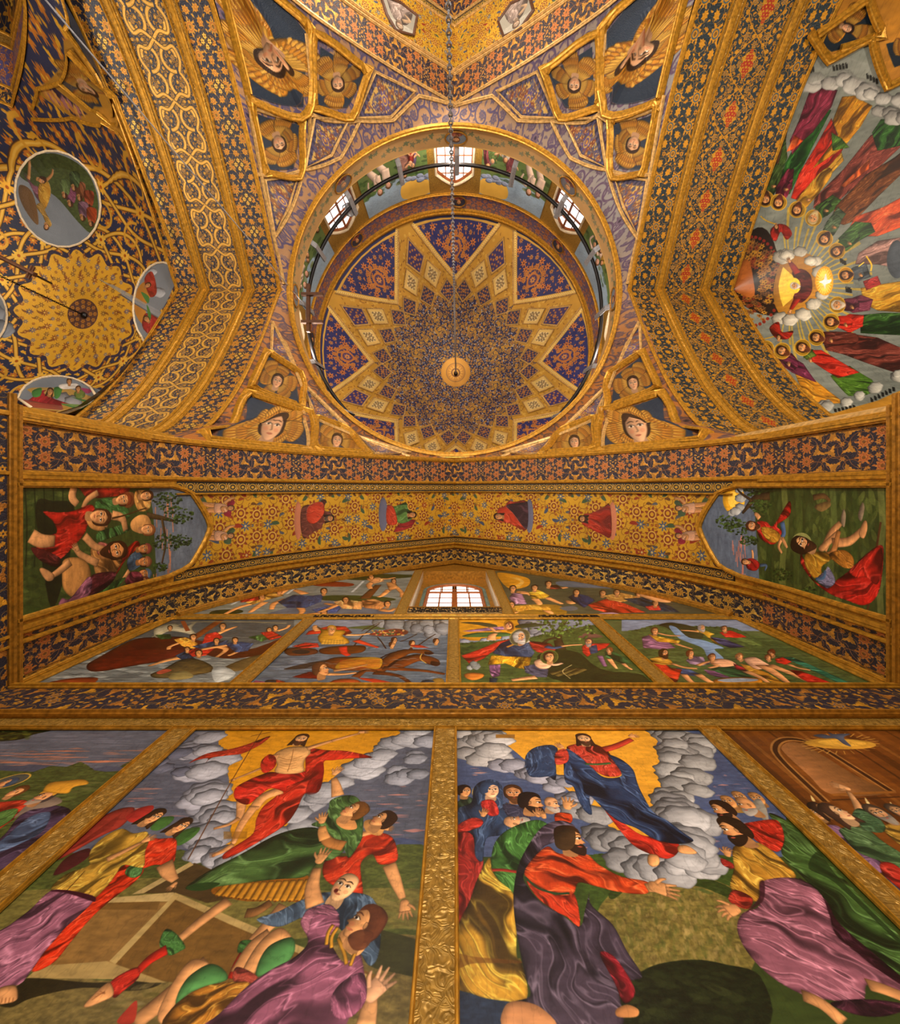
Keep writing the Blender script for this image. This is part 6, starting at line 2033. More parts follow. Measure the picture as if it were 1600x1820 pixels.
robe(m3, z('275,765 292,835 330,890 420,990 425,1290 450,1330 482,1540 300,1545 180,1512 88,1462 82,1260 100,1150 170,1000 212,880'), 'b5872e', 55, 16, 1.1)
m3.sh(z('85,1290 200,1310 430,1330 440,1345 200,1345 120,1370 88,1360'), '6a4014', al=.6)
robe(m3, z('560,600 660,560 745,592 700,660 580,700 520,780 462,860 490,930 560,1010 660,1070 770,1140 800,1050 840,890 826,1010 950,1132 1030,1280 1112,1412 1060,1440 985,1480 1000,1590 975,1700 560,1700 400,1570 500,1525 470,1400 430,1200 408,1000 425,850 465,740'), '463a44', 65, 17, 1.15)
robe(m3, z('880,1290 950,1300 1030,1405 1072,1490 1060,1540 1010,1562 960,1450'), '7c1c24', 60, 8, .9)
robe(m3, z('480,892 560,930 640,970 740,962 772,1140 700,1090 640,1060 540,985'), 'b4381c', 60, 8, .9)
robe(m3, z('595,702 660,742 800,742 880,805 1000,868 1142,898 1136,962 980,952 860,922 765,902 735,962 640,965 500,892 468,842 520,762'), 'b8421c', 30, 11, 1.05)
m3.ln(z('470,868 540,930 640,960 715,960'), 4, '2f4a2c', puff=.4)
limb(m3, z('1135,930 1160,928 1190,930'), [17, 18, 20]); hand(m3, *z('1215,935')[0], 40, 18, spread=.35)
head(m3, *z('725,662')[0], 46, .95, 6, hair='3c2614', beard='2c1c12'); m3.sh(z('640,640 700,600 745,620 740,700 690,725 640,700'), '42301c', puff=.35)
m3.sh(z('362,1580 440,1552 560,1590 640,1700 360,1700'), 'b88054', puff=.4); m3.sh(z('970,1600 1030,1572 1092,1600 1080,1640 980,1640'), 'b07848', puff=.4)
# crowd at the right
z = ZQ
for p, w, f, tl, kw in (('490,478', 28, .1, 0, dict(bald=True)), ('388,470', 27, 0, 0, dict(bald=True)), ('322,498', 28, -.3, 0, dict(bald=True))):
    m3.sh(z('%d,%d %d,%d %d,%d' % tuple(int(v) for q in ((float(p.split(',')[0]) - 40, 560), (float(p.split(',')[0]) + 60, 560), (float(p.split(',')[0]) + 20, 500)) for v in q)), '8a6a30')
    head(m3, *z(p)[0], w, f, tl, hair='4a3420', skin='b8834e', **kw)
head(m3, *z('280,548')[0], 36, -.95, -4, hair='2c1c12', beard='241812')
robe(m3, z('560,572 650,602 760,702 842,790 950,900 1100,1060 1400,1380 1400,1600 1200,1430 1000,1280 905,1130 780,970 640,820 650,700'), '40592a', 50, 15, 1.05)
m3.sh(z('860,800 980,960 1348,1330 1348,1360 960,990 800,900'), '1c2c14', al=.7)
m3.sh(z('460,520 500,480 545,540 560,620 520,600'), '8a8478', puff=.3)
robe(m3, z('405,640 480,618 600,608 642,660 652,742 610,802 500,745 440,690'), 'a42a1a', 60, 7, .95)
head(m3, *z('430,520')[0], 36, -.95, 0, hair='8a8478', beard='9c948a', bald=True)
robe(m3, z('740,958 900,1090 1000,1250 1400,1600 1250,1590 1100,1500 950,1300 915,1180'), '34141e', 50, 10, .8)
robe(m3, z('350,772 480,745 560,780 650,860 722,962 520,985 495,1102 335,1032 352,900'), 'ad7c2c', 65, 10, 1.0)
robe(m3, z('275,840 345,872 345,905 285,880'), '8a2820', 20, 4, .8); robe(m3, z('318,1085 355,1030 462,1080 440,1145 360,1125'), 'a03424', 20, 5, .9)
hand(m3, *z('312,805')[0], 20, -62, curl=.8); hand(m3, *z('330,1150')[0], 34, 165, flip=-1, curl=-.3)
robe(m3, z('520,982 720,960 860,1040 920,1170 962,1300 1080,1400 1200,1500 1400,1640 1400,1700 1160,1600 1120,1700 900,1692 740,1652 560,1542 430,1402 372,1270 400,1175 505,1122'), '8a5662', 40, 17, 1.1)
m3.sh(z('505,985 535,985 530,1090 470,1140 420,1170 500,1080'), '3a1820', al=.8)
robe(m3, z('930,1712 1160,1690 1400,1730 1260,1792 1080,1782'), '4a2430', 5, 8, .8)
limb(m3, z('1150,1600 1250,1630 1400,1690'), [22, 22, 22]); limb(m3, z('760,1665 880,1720 1010,1830'), [22, 24, 26])
head(m3, *z('350,672')[0], 47, -.95, -4, hair='2e1e12', beard='241810')

# --- outer paintings of the lower tier
m4 = wall_canvas(2.15, 4.42, 1.0, 3.70, .003, '6e3c12')
for k in range(16):
    x = 1285 + k * 26
    X = (x - VX) * D / 432
    w = (12, 5, 9, 3)[k % 4]; P = [(VX + X * o / D, VY + o) for o in (430, 900)]
    m4.line(m4.at(P), w * 2.2, ('512b0c', '8a5420', '7c4616', '43240c')[k % 4], .7)
m4.sh(z('270,64 1348,64 1348,74 290,76'), '8a5824', sm=False)
for w, c in ((14, '9a6630'), (7, '44240c')):
    m4.ln(z('900,500 640,250 600,170 650,125 760,130 900,190 1000,250 1300,440'), w, c)
m4.sh(z('655,205 640,165 690,140 770,155 900,230 1060,330 1260,448 940,455 800,340'), 'a0683a', sm=True, grad=('6a4420', 'x'))
m4.ln(z('940,458 1320,440'), 6, '8a5420'); m4.ln(z('940,490 1348,470'), 3, '4a280e')
m4.el(*z('990,150')[0], 62, 17, 'b8842c', puff=.2); m4.el(*z('1000,145')[0], 42, 11, 'd09a38')
for k in range(26):
    a = k / 26 * 6.28; (x, y), = z('990,150')
    m4.ln([(x + 50 * math.cos(a), y + 13 * math.sin(a)), (x + 70 * math.cos(a), y + 19 * math.sin(a))], 1, 'c89440')
m4.sh(z('915,82 950,92 1000,90 1050,92 1010,115 1055,165 1010,152 960,118 900,118 828,100 880,92 930,102'), '4c4c56', puff=.4)
for p in ('825,480', '745,510', '1150,495', '1300,520'):
    (x, y), = z(p); m4.sh([(x - 4, y - 6), (x + 1, y - 1), (x + 5, y + 5), (x - 1, y + 4)], 'd8b878')
robe(m4, z('880,650 980,648 1100,760 1240,870 1232,932 1160,905 1060,812 950,720'), '8c6078', 40, 6, .95)
robe(m4, z('990,662 1130,655 1250,742 1420,860 1420,960 1300,885 1100,805 1010,712'), '4c5e36', 35, 8, 1.0)
robe(m4, z('1230,870 1320,880 1500,1050 1500,1200 1348,1030 1250,940'), 'a42c1c', 50, 7, .95)
robe(m4, z('1170,930 1230,932 1400,1080 1500,1220 1348,1130'), '485470', 50, 7, .9)
robe(m4, z('1240,650 1400,640 1450,800 1348,760'), 'a87a2c', 40, 6, .9)
limb(m4, z('1110,560 1080,500 1040,440'), [15, 12, 8]); hand(m4, *z('1000,410')[0], 22, 215, spread=.4)
robe(m4, z('1068,560 1110,540 1200,580 1258,645 1240,685 1150,672 1070,610'), '425634', 30, 6, 1.0)
head(m4, *z('835,572')[0], 26, .6, -20, hair='3a2418', skin='b8844e'); head(m4, *z('880,545')[0], 28, .9, -20, hair='3a2418', long=True, skin='a87444')
head(m4, *z('975,565')[0], 38, .95, -22, hair='4a3020', long=True, skin='d0a070'); head(m4, *z('1225,570')[0], 34, .1, -12, hair='4a3828', beard='8a7c6c', skin='c08c5c')
head(m4, *z('1345,560')[0], 30, .1, -12, hair='4a3828', beard='8a5c3c', skin='c08c5c')
m1 = wall_canvas(-4.42, -2.3, 1.0, 3.70, .003, '3e4622')
z = ZL
m1.sh(z('-700,60 1080,60 700,300 -700,320'), '565a62', sm=False, tex=.12)
streaks(m1, z, -200, 850, 70, 290, 70, ['626670', '4c505a', '6c6e78'], 2); streaks(m1, z, -200, 850, 180, 285, 46, ['bc7048', 'b07458'], 5)
m1.sh(z('-100,285 120,282 200,275 420,290 560,300 640,285 780,300 600,320 -100,320'), '484c58')
hills(m1, '-300,300 200,320 300,285 400,290 480,260 560,310 640,320 760,340 300,1000 -600,1200', '454e26', z, n=120)
streaks(m1, z, -100, 600, 350, 900, 80, ['5c6436', '343c1c', '6a6a3c'], 7)
m1.sh(z('-100,60 290,66 200,95 100,128 -100,130'), '1e2410', tex=.6); blotch(m1, z('0,70 180,125'), ['4a5220', '6a6420'], 40, 7, 3)
m1.el(*z('60,375')[0], 28, 20, 'b8923c', -.5); m1.el(*z('60,375')[0], 25, 18, '484a40', -.5)
robe(m1, z('-200,520 20,500 150,490 160,530 100,580 60,620 -200,760'), 'a83820', 140, 5, .9); robe(m1, z('-200,640 0,560 100,540 90,580 20,640 -200,740'), '4c6c34', 140, 6, .9)
head(m1, *z('38,385')[0], 22, -.9, 20, hair='3c4a5a'); head(m1, *z('95,440')[0], 24, -.9, 15, hair='5a3a1c', cap='5a3a1c')
robe(m1, z('110,590 200,540 330,522 420,548 400,600 350,660 280,762 130,852 -40,930 -200,1010 -200,800 0,720'), '47384a', 140, 12, 1.0)
robe(m1, z('-200,840 0,735 110,640 200,580 302,566 250,680 100,762 -40,820 -200,900'), '4a5a72', 145, 9, 1.0)
m1.sh(z('80,600 200,490 330,470 370,500 300,530 180,550'), '7a6c5c', puff=.3)
head(m1, *z('255,470')[0], 30, -.9, 10, hair='3a3430', beard='8a7c6c', cap='b8862c')
m1.sh(z('262,420 300,385 400,372 500,365 528,392 440,412 400,450 270,440'), 'b8862c', puff=.4, outline=.3)

# --- middle tier
Z7, Z8, Z9, ZT = Z(0, 980, 3.636), Z(400, 980, 3.636), Z(780, 980, 3.636), Z(1160, 980, 3.636)
n1 = wall_canvas(-4.4, -2.25, 4.49, 6.82, .0038, '6a6a66'); n1.curved = n1.hard = True
z = Z7
n1.sh(z('400,440 1900,440 1900,560 1500,640 600,640'), '4c4c4a', sm=False, tex=.3)
streaks(n1, z, 100, 1700, 560, 890, 260, ['8a8a84', '5c5c58', 'a0a098', '484a4a'], 3)
for i in range(46):
    rn = random.Random(i); x, y = rn.uniform(300, 1650), rn.uniform(650, 890)
    n1.sh(z('%g,%g %g,%g %g,%g %g,%g' % (x - 50, y, x, y - 12, x + 55, y, x, y + 11)), '94948e', puff=.6, al=.6)
for i in range(90):
    rn = random.Random(i + 700); x, y = rn.uniform(200, 1650), rn.uniform(640, 890)
    n1.ln(z('%g,%g %g,%g %g,%g' % (x - 50, y, x, y - 9, x + 50, y)), [.3, 1.6, .3], ('b4b4ac', '34342f')[i % 2], .6)
n1.sh(z('560,745 640,690 850,580 1000,560 1200,560 1250,600 1180,690 900,740 620,785'), '54200e', puff=.3, tex=.4, outline=.4)
n1.sh(z('860,590 1100,560 1400,600 1600,640 1850,560 1900,620 1500,700 1180,640 900,640'), '4a1c0c', tex=.3)
n1.sh(z('1005,500 1130,470 1180,500 1280,450 1240,500 1260,545 1100,520 1010,565'), 'a89c80', puff=.4, outline=.3)
n1.ln(z('1200,600 1290,540 1420,452'), 9, '6c3a18', puff=.4); n1.ln(z('980,560 1200,470 1500,460 1850,470'), 1, '9a8a60')
n1.ln(z('1180,455 1215,520'), 4, '7a4020')
def man(cv, z, body, col, hd, w=9, face=.5, arms=(), ang=80, hair='3a2414', beard=None, tilt=0, skin='c88c54'):
    for a, ww in arms: limb(cv, z(a), ww, skin=skin)
    robe(cv, z(body), col, ang, 4.5, .9)
    head(cv, *z(hd)[0], w, face, tilt, hair=hair, beard=beard, skin=skin)
man(n1, z, '1330,540 1400,525 1440,560 1380,600 1300,610', 'a82c1c', '1440,490', 12, .3, [('1400,540 1470,510 1530,490', [7, 6, 4])])
man(n1, z, '1120,575 1200,560 1280,600 1260,640 1180,620', 'c08430', '1250,560', 12, .3, [('1180,590 1100,620 1090,640', [6, 5, 4])])
man(n1, z, '1190,660 1290,620 1390,630 1330,680 1200,690', 'b8301c', '1285,665', 13, .2, [('1180,690 1080,710 960,748', [11, 9, 5])])
man(n1, z, '1240,620 1360,590 1480,580 1440,620 1300,640', '38425a', '1400,585', 11, .3, [('1400,620 1460,640 1400,690', [7, 6, 4])])
man(n1, z, '1450,600 1560,590 1640,600 1600,650 1520,660', '3c4a6a', '1520,580', 11, .3, [('1560,640 1500,670 1470,680', [6, 5, 4]), ('1300,640 1420,620 1560,600', [7, 7, 5])])
man(n1, z, '1130,680 1200,650 1260,700 1180,710', '2a3040', '1210,640', 10, .2); man(n1, z, '1600,560 1700,540 1760,560 1690,590', '3f5a2c', '1740,515', 10, .3)
man(n1, z, '1000,545 1100,540 1110,570 1040,575', '3f5a2c', '1100,500', 9, .3); man(n1, z, '1680,530 1760,520 1830,560 1740,580', 'a02c1c', '1780,500', 10, .3, [('1790,520 1850,500 1870,480', [5, 4, 3])])
n1.sh(z('975,800 1060,765 1160,710 1260,700 1360,740 1370,780 1300,800 1100,825 1000,825'), '5c4a28', puff=.5, outline=.4, tex=.3)
n1.sh(z('1010,790 1060,768 1110,775 1040,800'), 'a04c34'); n1.sh(z('1090,830 1120,790 1200,780 1250,815 1180,835'), '8a7848', puff=.4)
n1.sh(z('1420,780 1500,730 1650,680 1900,640 1900,700 1640,760 1500,785'), '5c4a2c', puff=.4, tex=.4); n1.sh(z('1370,770 1440,750 1520,790 1480,830 1390,850'), 'a0a09c', puff=.5)
n1.sh(z('220,890 330,850 480,825 630,825 570,870 330,885'), '783818', puff=.4); n1.sh(z('1060,890 1150,860 1250,855 1275,875 1220,895'), '9a6c2c', puff=.4)
n2 = wall_canvas(-2.1, -.07, 4.49, 6.82, .0036, '5a6068'); n2.curved = n2.hard = True
z = Z8
n2.sh(z('500,440 1460,440 1460,480 600,520'), '7a7c88', sm=False); n2.sh(z('780,500 1000,480 1200,490 1300,500 1000,510'), '4c5430')
streaks(n2, z, 0, 1450, 470, 890, 300, ['6c7484', '454c5a', '888c98', '3a404c'], 3)
for i in range(60):
    rn = random.Random(i + 70); x, y = rn.uniform(100, 1420), rn.uniform(560, 890)
    n2.sh(z('%g,%g %g,%g %g,%g %g,%g' % (x - 60, y, x, y - 9, x + 60, y + 4, x, y + 8)), ('4c5260', '7c828e')[i % 2], puff=.5, al=.5)
cloud(n2, z('1000,462 1100,470 1200,480 1280,470 1340,500 1420,470'), 12, '787676', 3)
cloud(n2, z('1250,505 1330,520 1420,510'), 9, '706e70', 4)
n2.sh(z('380,770 500,735 700,700 800,700 780,740 600,760'), '2c2018', al=.8)
n2.sh(z('640,725 720,690 900,690 1020,700 1060,730 1020,790 900,780 700,770'), '6c3c18', puff=.5, outline=.35)
n2.sh(z('990,740 1060,670 1150,640 1200,640 1300,640 1340,660 1300,672 1200,665 1120,720 1060,770'), '70401a', puff=.5, outline=.35)
n2.sh(z('1040,760 1120,700 1240,670 1340,690 1385,715 1370,745 1310,735 1260,715 1180,745 1100,780'), '6a3a18', puff=.5, outline=.35)
for s in ('960,790 1060,800 1140,820 1220,880', '1020,760 1180,770 1300,780 1420,800', '840,820 900,780 980,780'):
    limb(n2, z(s), [11, 7, 5], skin='6a3a18')
for s in ('1290,655 1345,660 1335,672 1295,672', '1335,715 1388,728 1372,748 1330,740'): n2.sh(z(s), '3a1c0c', puff=.4)
for s in ('1180,642 1205,622 1215,642', '1262,690 1282,668 1296,690'): n2.sh(z(s), '4a2410', sm=False)
n2.ln(z('1000,700 1060,668 1160,640'), 2.2, '2c150a'); n2.ln(z('1050,760 1130,705 1240,672'), 2.2, '2c150a'); n2.ln(z('1270,668 1262,700 1300,730'), 1.2, 'b08c40')
for i in range(90):
    rn = random.Random(i + 500); x, y = rn.uniform(80, 1430), rn.uniform(540, 890)
    n2.ln(z('%g,%g %g,%g %g,%g' % (x - 40, y, x, y - 7, x + 40, y)), [.3, 1.4, .3], ('a0a4ac', '2c323c')[i % 2], .55)
n2.sh(z('715,765 760,712 900,690 1010,700 990,765 860,752'), 'a87c28', puff=.3)
for k in range(6): n2.ln(z('%d,%d %d,%d' % (740, 760 - k * 10, 1000, 752 - k * 9)), 1.2, 'a83420')
n2.ln(z('880,520 960,480 1018,458'), 1.2, '3a2414'); n2.ln(z('830,620 900,540 1000,470'), 1.5, '3a2414')
n2.sh(z('385,640 480,625 590,640 580,670 420,680'), '54301c', puff=.5, outline=.4); n2.el(*z('490,655')[0], 16, 4, '2c2420')
n2.sh(z('610,640 700,620 890,615 900,650 820,668 640,670'), '58300f', puff=.5, outline=.4)
robe(n2, z('430,620 520,595 600,600 610,625 500,632'), 'a83424', 160, 4, .9); robe(n2, z('620,500 680,485 780,490 822,530 780,550 700,530 520,545 540,520'), 'a8341c', 160, 5, .9)
n2.sh(z('580,480 620,520 600,560 620,600 700,605 800,600 790,570 760,550 780,520 700,510 640,510'), 'b8862c', puff=.5, outline=.4)
for k in range(8): n2.ln(z('%d,%d %d,%d' % (640 + k * 18, 575, 630 + k * 20, 606)), 3, 'c09038', puff=.4)
limb(n2, z('780,545 860,545 940,535'), [6, 5, 4]); limb(n2, z('600,520 580,500 585,482'), [6, 5, 4]); limb(n2, z('760,620 770,660 800,680'), [10, 8, 6], skin='b03420')
limb(n2, z('840,580 900,600 990,628'), [9, 7, 4], skin='b84428'); head(n2, *z('690,512')[0], 16, .2, 10, hair='a87c28')
robe(n2, z('430,820 540,785 640,790 680,800 600,830 480,825'), 'b8341c', 170, 5, .9); limb(n2, z('660,800 760,800 850,790'), [8, 6, 4]); limb(n2, z('700,780 820,760 920,738'), [6, 5, 4])
head(n2, *z('625,770')[0], 27, .9, -10, hair='5a3a24')
n2.sh(z('640,880 700,840 780,830 860,840 890,890 660,892'), 'a04c24', puff=.5, outline=.4); n2.sh(z('860,825 960,830 1060,850 1130,868 1100,875 960,855'), 'a83c24', puff=.4)
for hx, hy, c in ((1080, 610, 0), (1210, 600, 0), (1365, 587, 0), (1095, 580, 0)):
    head(n2, *z('%d,%d' % (hx, hy))[0], 11, .5, 0, hair='4a2c18')
robe(n2, z('1180,610 1260,610 1320,630 1230,628'), '9a3420', 10, 4, .8)
for s in ('985,560 1010,590 1040,635', '1130,590 1180,570 1240,540', '1250,612 1310,570 1360,540'): n2.ln(z(s), 1.4, '3a2414')
n2.sh(z('930,545 1000,520 1100,505 1180,520 1160,545 1050,555'), '6a3c2c', tex=.6)
for i in range(50):
    rn = random.Random(i); (x, y), = z('%g,%g' % (rn.uniform(950, 1160), rn.uniform(515, 548)))
    n2.el(x, y, 2, 1.2, rn.choice(['b88c5c', '8a3424', '3f5a3a', 'a8842c']))
n2.el(*z('300,855')[0], 13, 5.5, '2c3038', puff=.7); n2.el(*z('1310,856')[0], 13, 5.5, '3a4048', puff=.7)
robe(n2, z('150,870 200,840 260,850 250,880'), 'b05c78', 170, 4, .9); robe(n2, z('330,835 390,850 380,865 330,860'), 'a03c24', 10, 3, .8); n2.ln(z('360,860 460,865 600,850'), 2, '9a7428')
n2.sh(z('1340,835 1400,828 1420,870 1390,880'), '8a6a30', puff=.4)
n3 = wall_canvas(.055, 2.05, 4.49, 6.82, .0036, '4c5428'); n3.curved = n3.hard = True
z = Z9
n3.sh(z('130,440 1050,440 1050,560 130,600'), '7a7c84', sm=False, tex=.2); n3.sh(z('140,445 600,448 560,520 420,570 140,570'), 'b4801e')
cloud(n3, z('560,470 600,500 640,530 680,560'), 11, '807e80', 2); cloud(n3, z('160,590 300,590 420,560'), 7, '8a8a90', 5)
hills(n3, '130,600 300,590 600,560 700,540 800,520 900,500 1000,480 1060,500 1200,600 1400,800 1450,900 130,900', '4a5428', z, n=100)
streaks(n3, z, 130, 1300, 580, 890, 120, ['5c6234', '3a441e', '6a6c40'], 4)
n3.sh(z('640,680 760,640 900,660 1000,740 1100,780 1300,800 1400,880 1450,900 900,900 800,850 680,800'), '2a2c14', tex=.5, al=.85)
blotch(n3, z('150,590 300,680'), ['3c5024', '2c3c1c'], 70, 6, 3); n3.sh(z('900,560 960,530 1020,540 1060,560 940,565'), '6a4c3c')
tree(n3, z, [('790,640 770,560 800,480 820,450', [9, 7, 5, 4]), ('660,620 700,580 760,560', [5, 4, 3]), ('760,530 720,480 700,450', [3, 2, 2])], [('700,480', 60, 34), ('800,460', 60, 36), ('900,500', 60, 36), ('760,520', 40, 26)], 3, '4c5a28')
n3.sh(z('140,465 260,462 370,480 360,500 250,480'), '3c3c24', puff=.4); n3.sh(z('480,495 560,470 700,480 560,500'), '3c4024', puff=.4)
robe(n3, z('150,520 300,500 420,490 440,510 330,520 200,525'), '8a6278', 170, 4, .9); n3.sh(z('150,555 250,530 430,530 460,550 300,560'), '40582c', puff=.5)
limb(n3, z('330,495 370,525 400,520'), [5, 4, 3]); head(n3, *z('452,487')[0], 15, -.3, 60, hair='6a3c1c', halo='c08a24')
robe(n3, z('145,680 260,640 380,590 470,570 440,610 340,660 290,700 200,735'), 'b0341c', 150, 6, .95); robe(n3, z('580,585 640,590 720,600 760,640 720,665 640,660 600,630'), '8a2c1c', 60, 5, .9)
robe(n3, z('315,740 340,680 460,680 600,690 580,770 500,760 430,730'), 'b88420', 100, 5, 1.0)
robe(n3, z('345,665 400,600 470,572 570,580 620,660 600,690 430,685'), '3c4454', 90, 7, .8); n3.ln(z('440,625 490,605 530,590'), 3, 'a87428')
robe(n3, z('325,740 400,738 395,810 350,825 330,790'), '90607c', 90, 4, .9); limb(n3, z('355,825 350,850 340,875'), [10, 8, 7], skin='2a3438'); n3.sh(z('280,885 310,868 345,870 330,890'), SKIN)
limb(n3, z('340,580 345,550 370,535'), [10, 8, 5]); limb(n3, z('690,620 740,630 800,620'), [9, 7, 5], skin='3c4a60'); limb(n3, z('790,620 850,612 930,608'), [4, 4, 3])
n3.sh(z('480,560 560,570 590,590 540,600 490,590'), '9c9488', puff=.4); head(n3, *z('525,560')[0], 22, .5, -20, hair='9c9488', beard='a49c90', halo='7a7248')
robe(n3, z('550,750 620,735 710,770 700,820 640,820 560,790'), '54505c', 60, 5, .95); limb(n3, z('630,820 540,830 470,840'), [10, 8, 6])
n3.sh(z('615,720 660,700 700,705 730,740 700,765 640,760'), 'd8a880', puff=.5, outline=.3); limb(n3, z('690,715 740,740 800,728'), [7, 6, 4], skin='d8a880'); head(n3, *z('715,690')[0], 19, .3, -10, hair='4a2c18', halo='6a6c30')
for k in range(5): n3.ln(z('%d,%d %d,%d' % (720 + k * 36, 800 + (k % 2) * 12, 860 + k * 22, 765)), 7, '6a5a2c', puff=.5, outline=.5)
n3.ln(z('860,740 800,780 850,830'), 1.2, 'a08c58'); n3.sh(z('165,800 220,790 290,800 280,825 220,840 175,825'), 'b8702a', puff=.6, outline=.3); cloud(n3, z('200,760 240,745 220,730'), 5, '808078', 3)
robe(n3, z('925,620 960,600 1040,600 1110,600 1080,630 1000,660 960,690 930,660'), 'a8301c', 60, 4, .9); robe(n3, z('970,620 1020,610 1030,660 980,670'), '384054', 60, 4, .8); head(n3, *z('968,592')[0], 14, -.4, 0, hair='5a4030', beard='8a8078')
limb(n3, z('1040,680 1070,740 1080,750'), [7, 5, 4], skin='7a5468'); robe(n3, z('1070,655 1130,650 1200,690 1250,735 1180,730 1120,705 1080,690'), '3a5c30', 50, 4, .95); limb(n3, z('1100,700 1130,740 1150,765'), [7, 5, 3]); limb(n3, z('1190,730 1220,755 1250,772'), [6, 4, 3]); head(n3, *z('1100,645')[0], 12, -.6, 0, hair='7a4a24')
n3.ln(z('900,880 1000,870 1120,885 1230,885'), 4, '9a3420'); n3.ln(z('900,870 1000,858 1100,880'), 1, '2a2c18')
n4 = wall_canvas(2.2, 4.4, 4.49, 6.82, .0038, '56603a'); n4.curved = n4.hard = True
z = ZT
n4.sh(z('-200,440 800,440 700,520 -200,520'), '7c8494', sm=False)
hills(n4, '-150,520 -50,500 20,480 300,490 500,495 620,540 900,600 1500,900 1500,1000 0,1000 -200,700', '4c5830', z, n=60)
streaks(n4, z, -100, 1300, 540, 890, 160, ['5f6c3c', '3c4a24', '707a4c'], 3)
n4.sh(z('40,480 120,465 260,490 330,530 300,580 200,560 90,500'), '3a3a22', puff=.4, tex=.6)
n4.sh(z('105,490 150,495 230,560 330,580 460,630 400,640 460,700 360,690 320,630 220,590 160,560'), '7488a0', puff=.2)
robe(n4, z('-70,560 0,540 100,590 150,630 60,640 -60,630'), '7c5468', 40, 5, .9); robe(n4, z('-30,540 60,560 180,585 170,600 30,590'), 'b88428', 20, 4, .9)
limb(n4, z('20,530 100,548 180,552'), [5, 4, 3]); limb(n4, z('140,600 200,620 260,638'), [6, 5, 3]); head(n4, *z('15,520')[0], 13, .3, -10, hair='5a341c')
robe(n4, z('330,530 380,560 460,570 600,625 500,630 420,600'), '4a4660', 30, 5, .9); robe(n4, z('270,510 350,520 400,540 370,560 440,610 400,600 330,540'), 'b08228', 30, 4, .9); limb(n4, z('300,525 240,518 180,515'), [5, 4, 3]); head(n4, *z('318,500')[0], 13, .5, -20, hair='8a8078', beard='9c9488')
robe(n4, z('480,550 560,560 640,580 720,620 640,612 540,580'), '5f6c38', 30, 4, .9); robe(n4, z('430,530 500,515 580,545 610,560 540,565 470,560'), 'a82c1c', 30, 4, .9); head(n4, *z('462,508')[0], 12, -.2, -20, hair='6a4a30')
# figures at the basin
robe(n4, z('150,760 240,770 330,810 280,815 180,800'), '3c4c6c', 20, 5, .9)
robe(n4, z('-10,740 30,700 120,760 190,770 160,850 120,862 60,780 0,760'), 'b8381c', 60, 6, .95); robe(n4, z('-20,700 60,680 120,710 140,740 60,740 0,730'), 'a87828', 30, 5, .9)
limb(n4, z('120,730 200,755 290,765'), [6, 5, 4]); limb(n4, z('200,800 250,850 310,865'), [9, 7, 4]); limb(n4, z('290,800 370,850 460,880'), [11, 8, 5]); head(n4, *z('75,665')[0], 17, .6, -15, hair='3a2414', beard='3a2414')
robe(n4, z('330,770 400,780 510,825 420,820 360,800'), '8c5c78', 20, 5, .95); robe(n4, z('215,710 250,680 330,690 340,720 380,730 320,745 240,735'), '9c8094', 40, 4, .9); limb(n4, z('290,745 340,725 380,715'), [5, 4, 4]); head(n4, *z('245,668')[0], 14, .5, -15, hair='6a3c1c')
robe(n4, z('360,760 460,740 560,770 660,830 520,820 420,790'), '3a5a30', 20, 7, .95); n4.sh(z('370,720 420,700 500,710 540,740 460,755 400,745'), 'd09c74', puff=.5, outline=.3); robe(n4, z('520,730 600,760 610,785 540,770'), '8a2424', 30, 4, .9)
limb(n4, z('380,730 420,745 360,760'), [6, 5, 4]); limb(n4, z('600,780 690,820 770,870'), [11, 8, 5]); head(n4, *z('385,692')[0], 14, .4, -20, hair='6a4020')
robe(n4, z('560,730 640,750 740,790 850,860 780,862 700,810 600,770'), 'b07c28', 35, 4, .95); n4.sh(z('590,700 660,690 720,720 760,750 680,770 620,740'), 'd0a07c', puff=.5, outline=.3)
limb(n4, z('700,740 800,800 900,878'), [16, 11, 5]); limb(n4, z('750,740 880,790 1040,865'), [14, 10, 4]); head(n4, *z('560,690')[0], 14, -.3, -30, hair='8a5c30')
robe(n4, z('880,770 960,780 1240,890 1080,892 960,830'), 'a82c1c', 25, 6, .95); robe(n4, z('800,690 900,690 1020,740 1240,840 1400,900 1280,900 1180,850 1020,770 900,720'), '2f6448', 25, 7, 1.0)
robe(n4, z('790,700 840,690 900,720 860,740 800,725'), 'b03420', 30, 4, .9); limb(n4, z('870,735 940,760 1020,775'), [7, 5, 4]); head(n4, *z('765,665')[0], 14, -.5, -25, hair='6a3c1c'); head(n4, *z('745,695')[0], 12, -.4, -20, hair='7a4a24')
n4.sh(z('400,835 550,820 698,832 690,880 550,890 420,865'), 'b07420', puff=.5, outline=.4); n4.sh(z('420,838 550,826 680,834 640,848 480,852'), '8a9098')

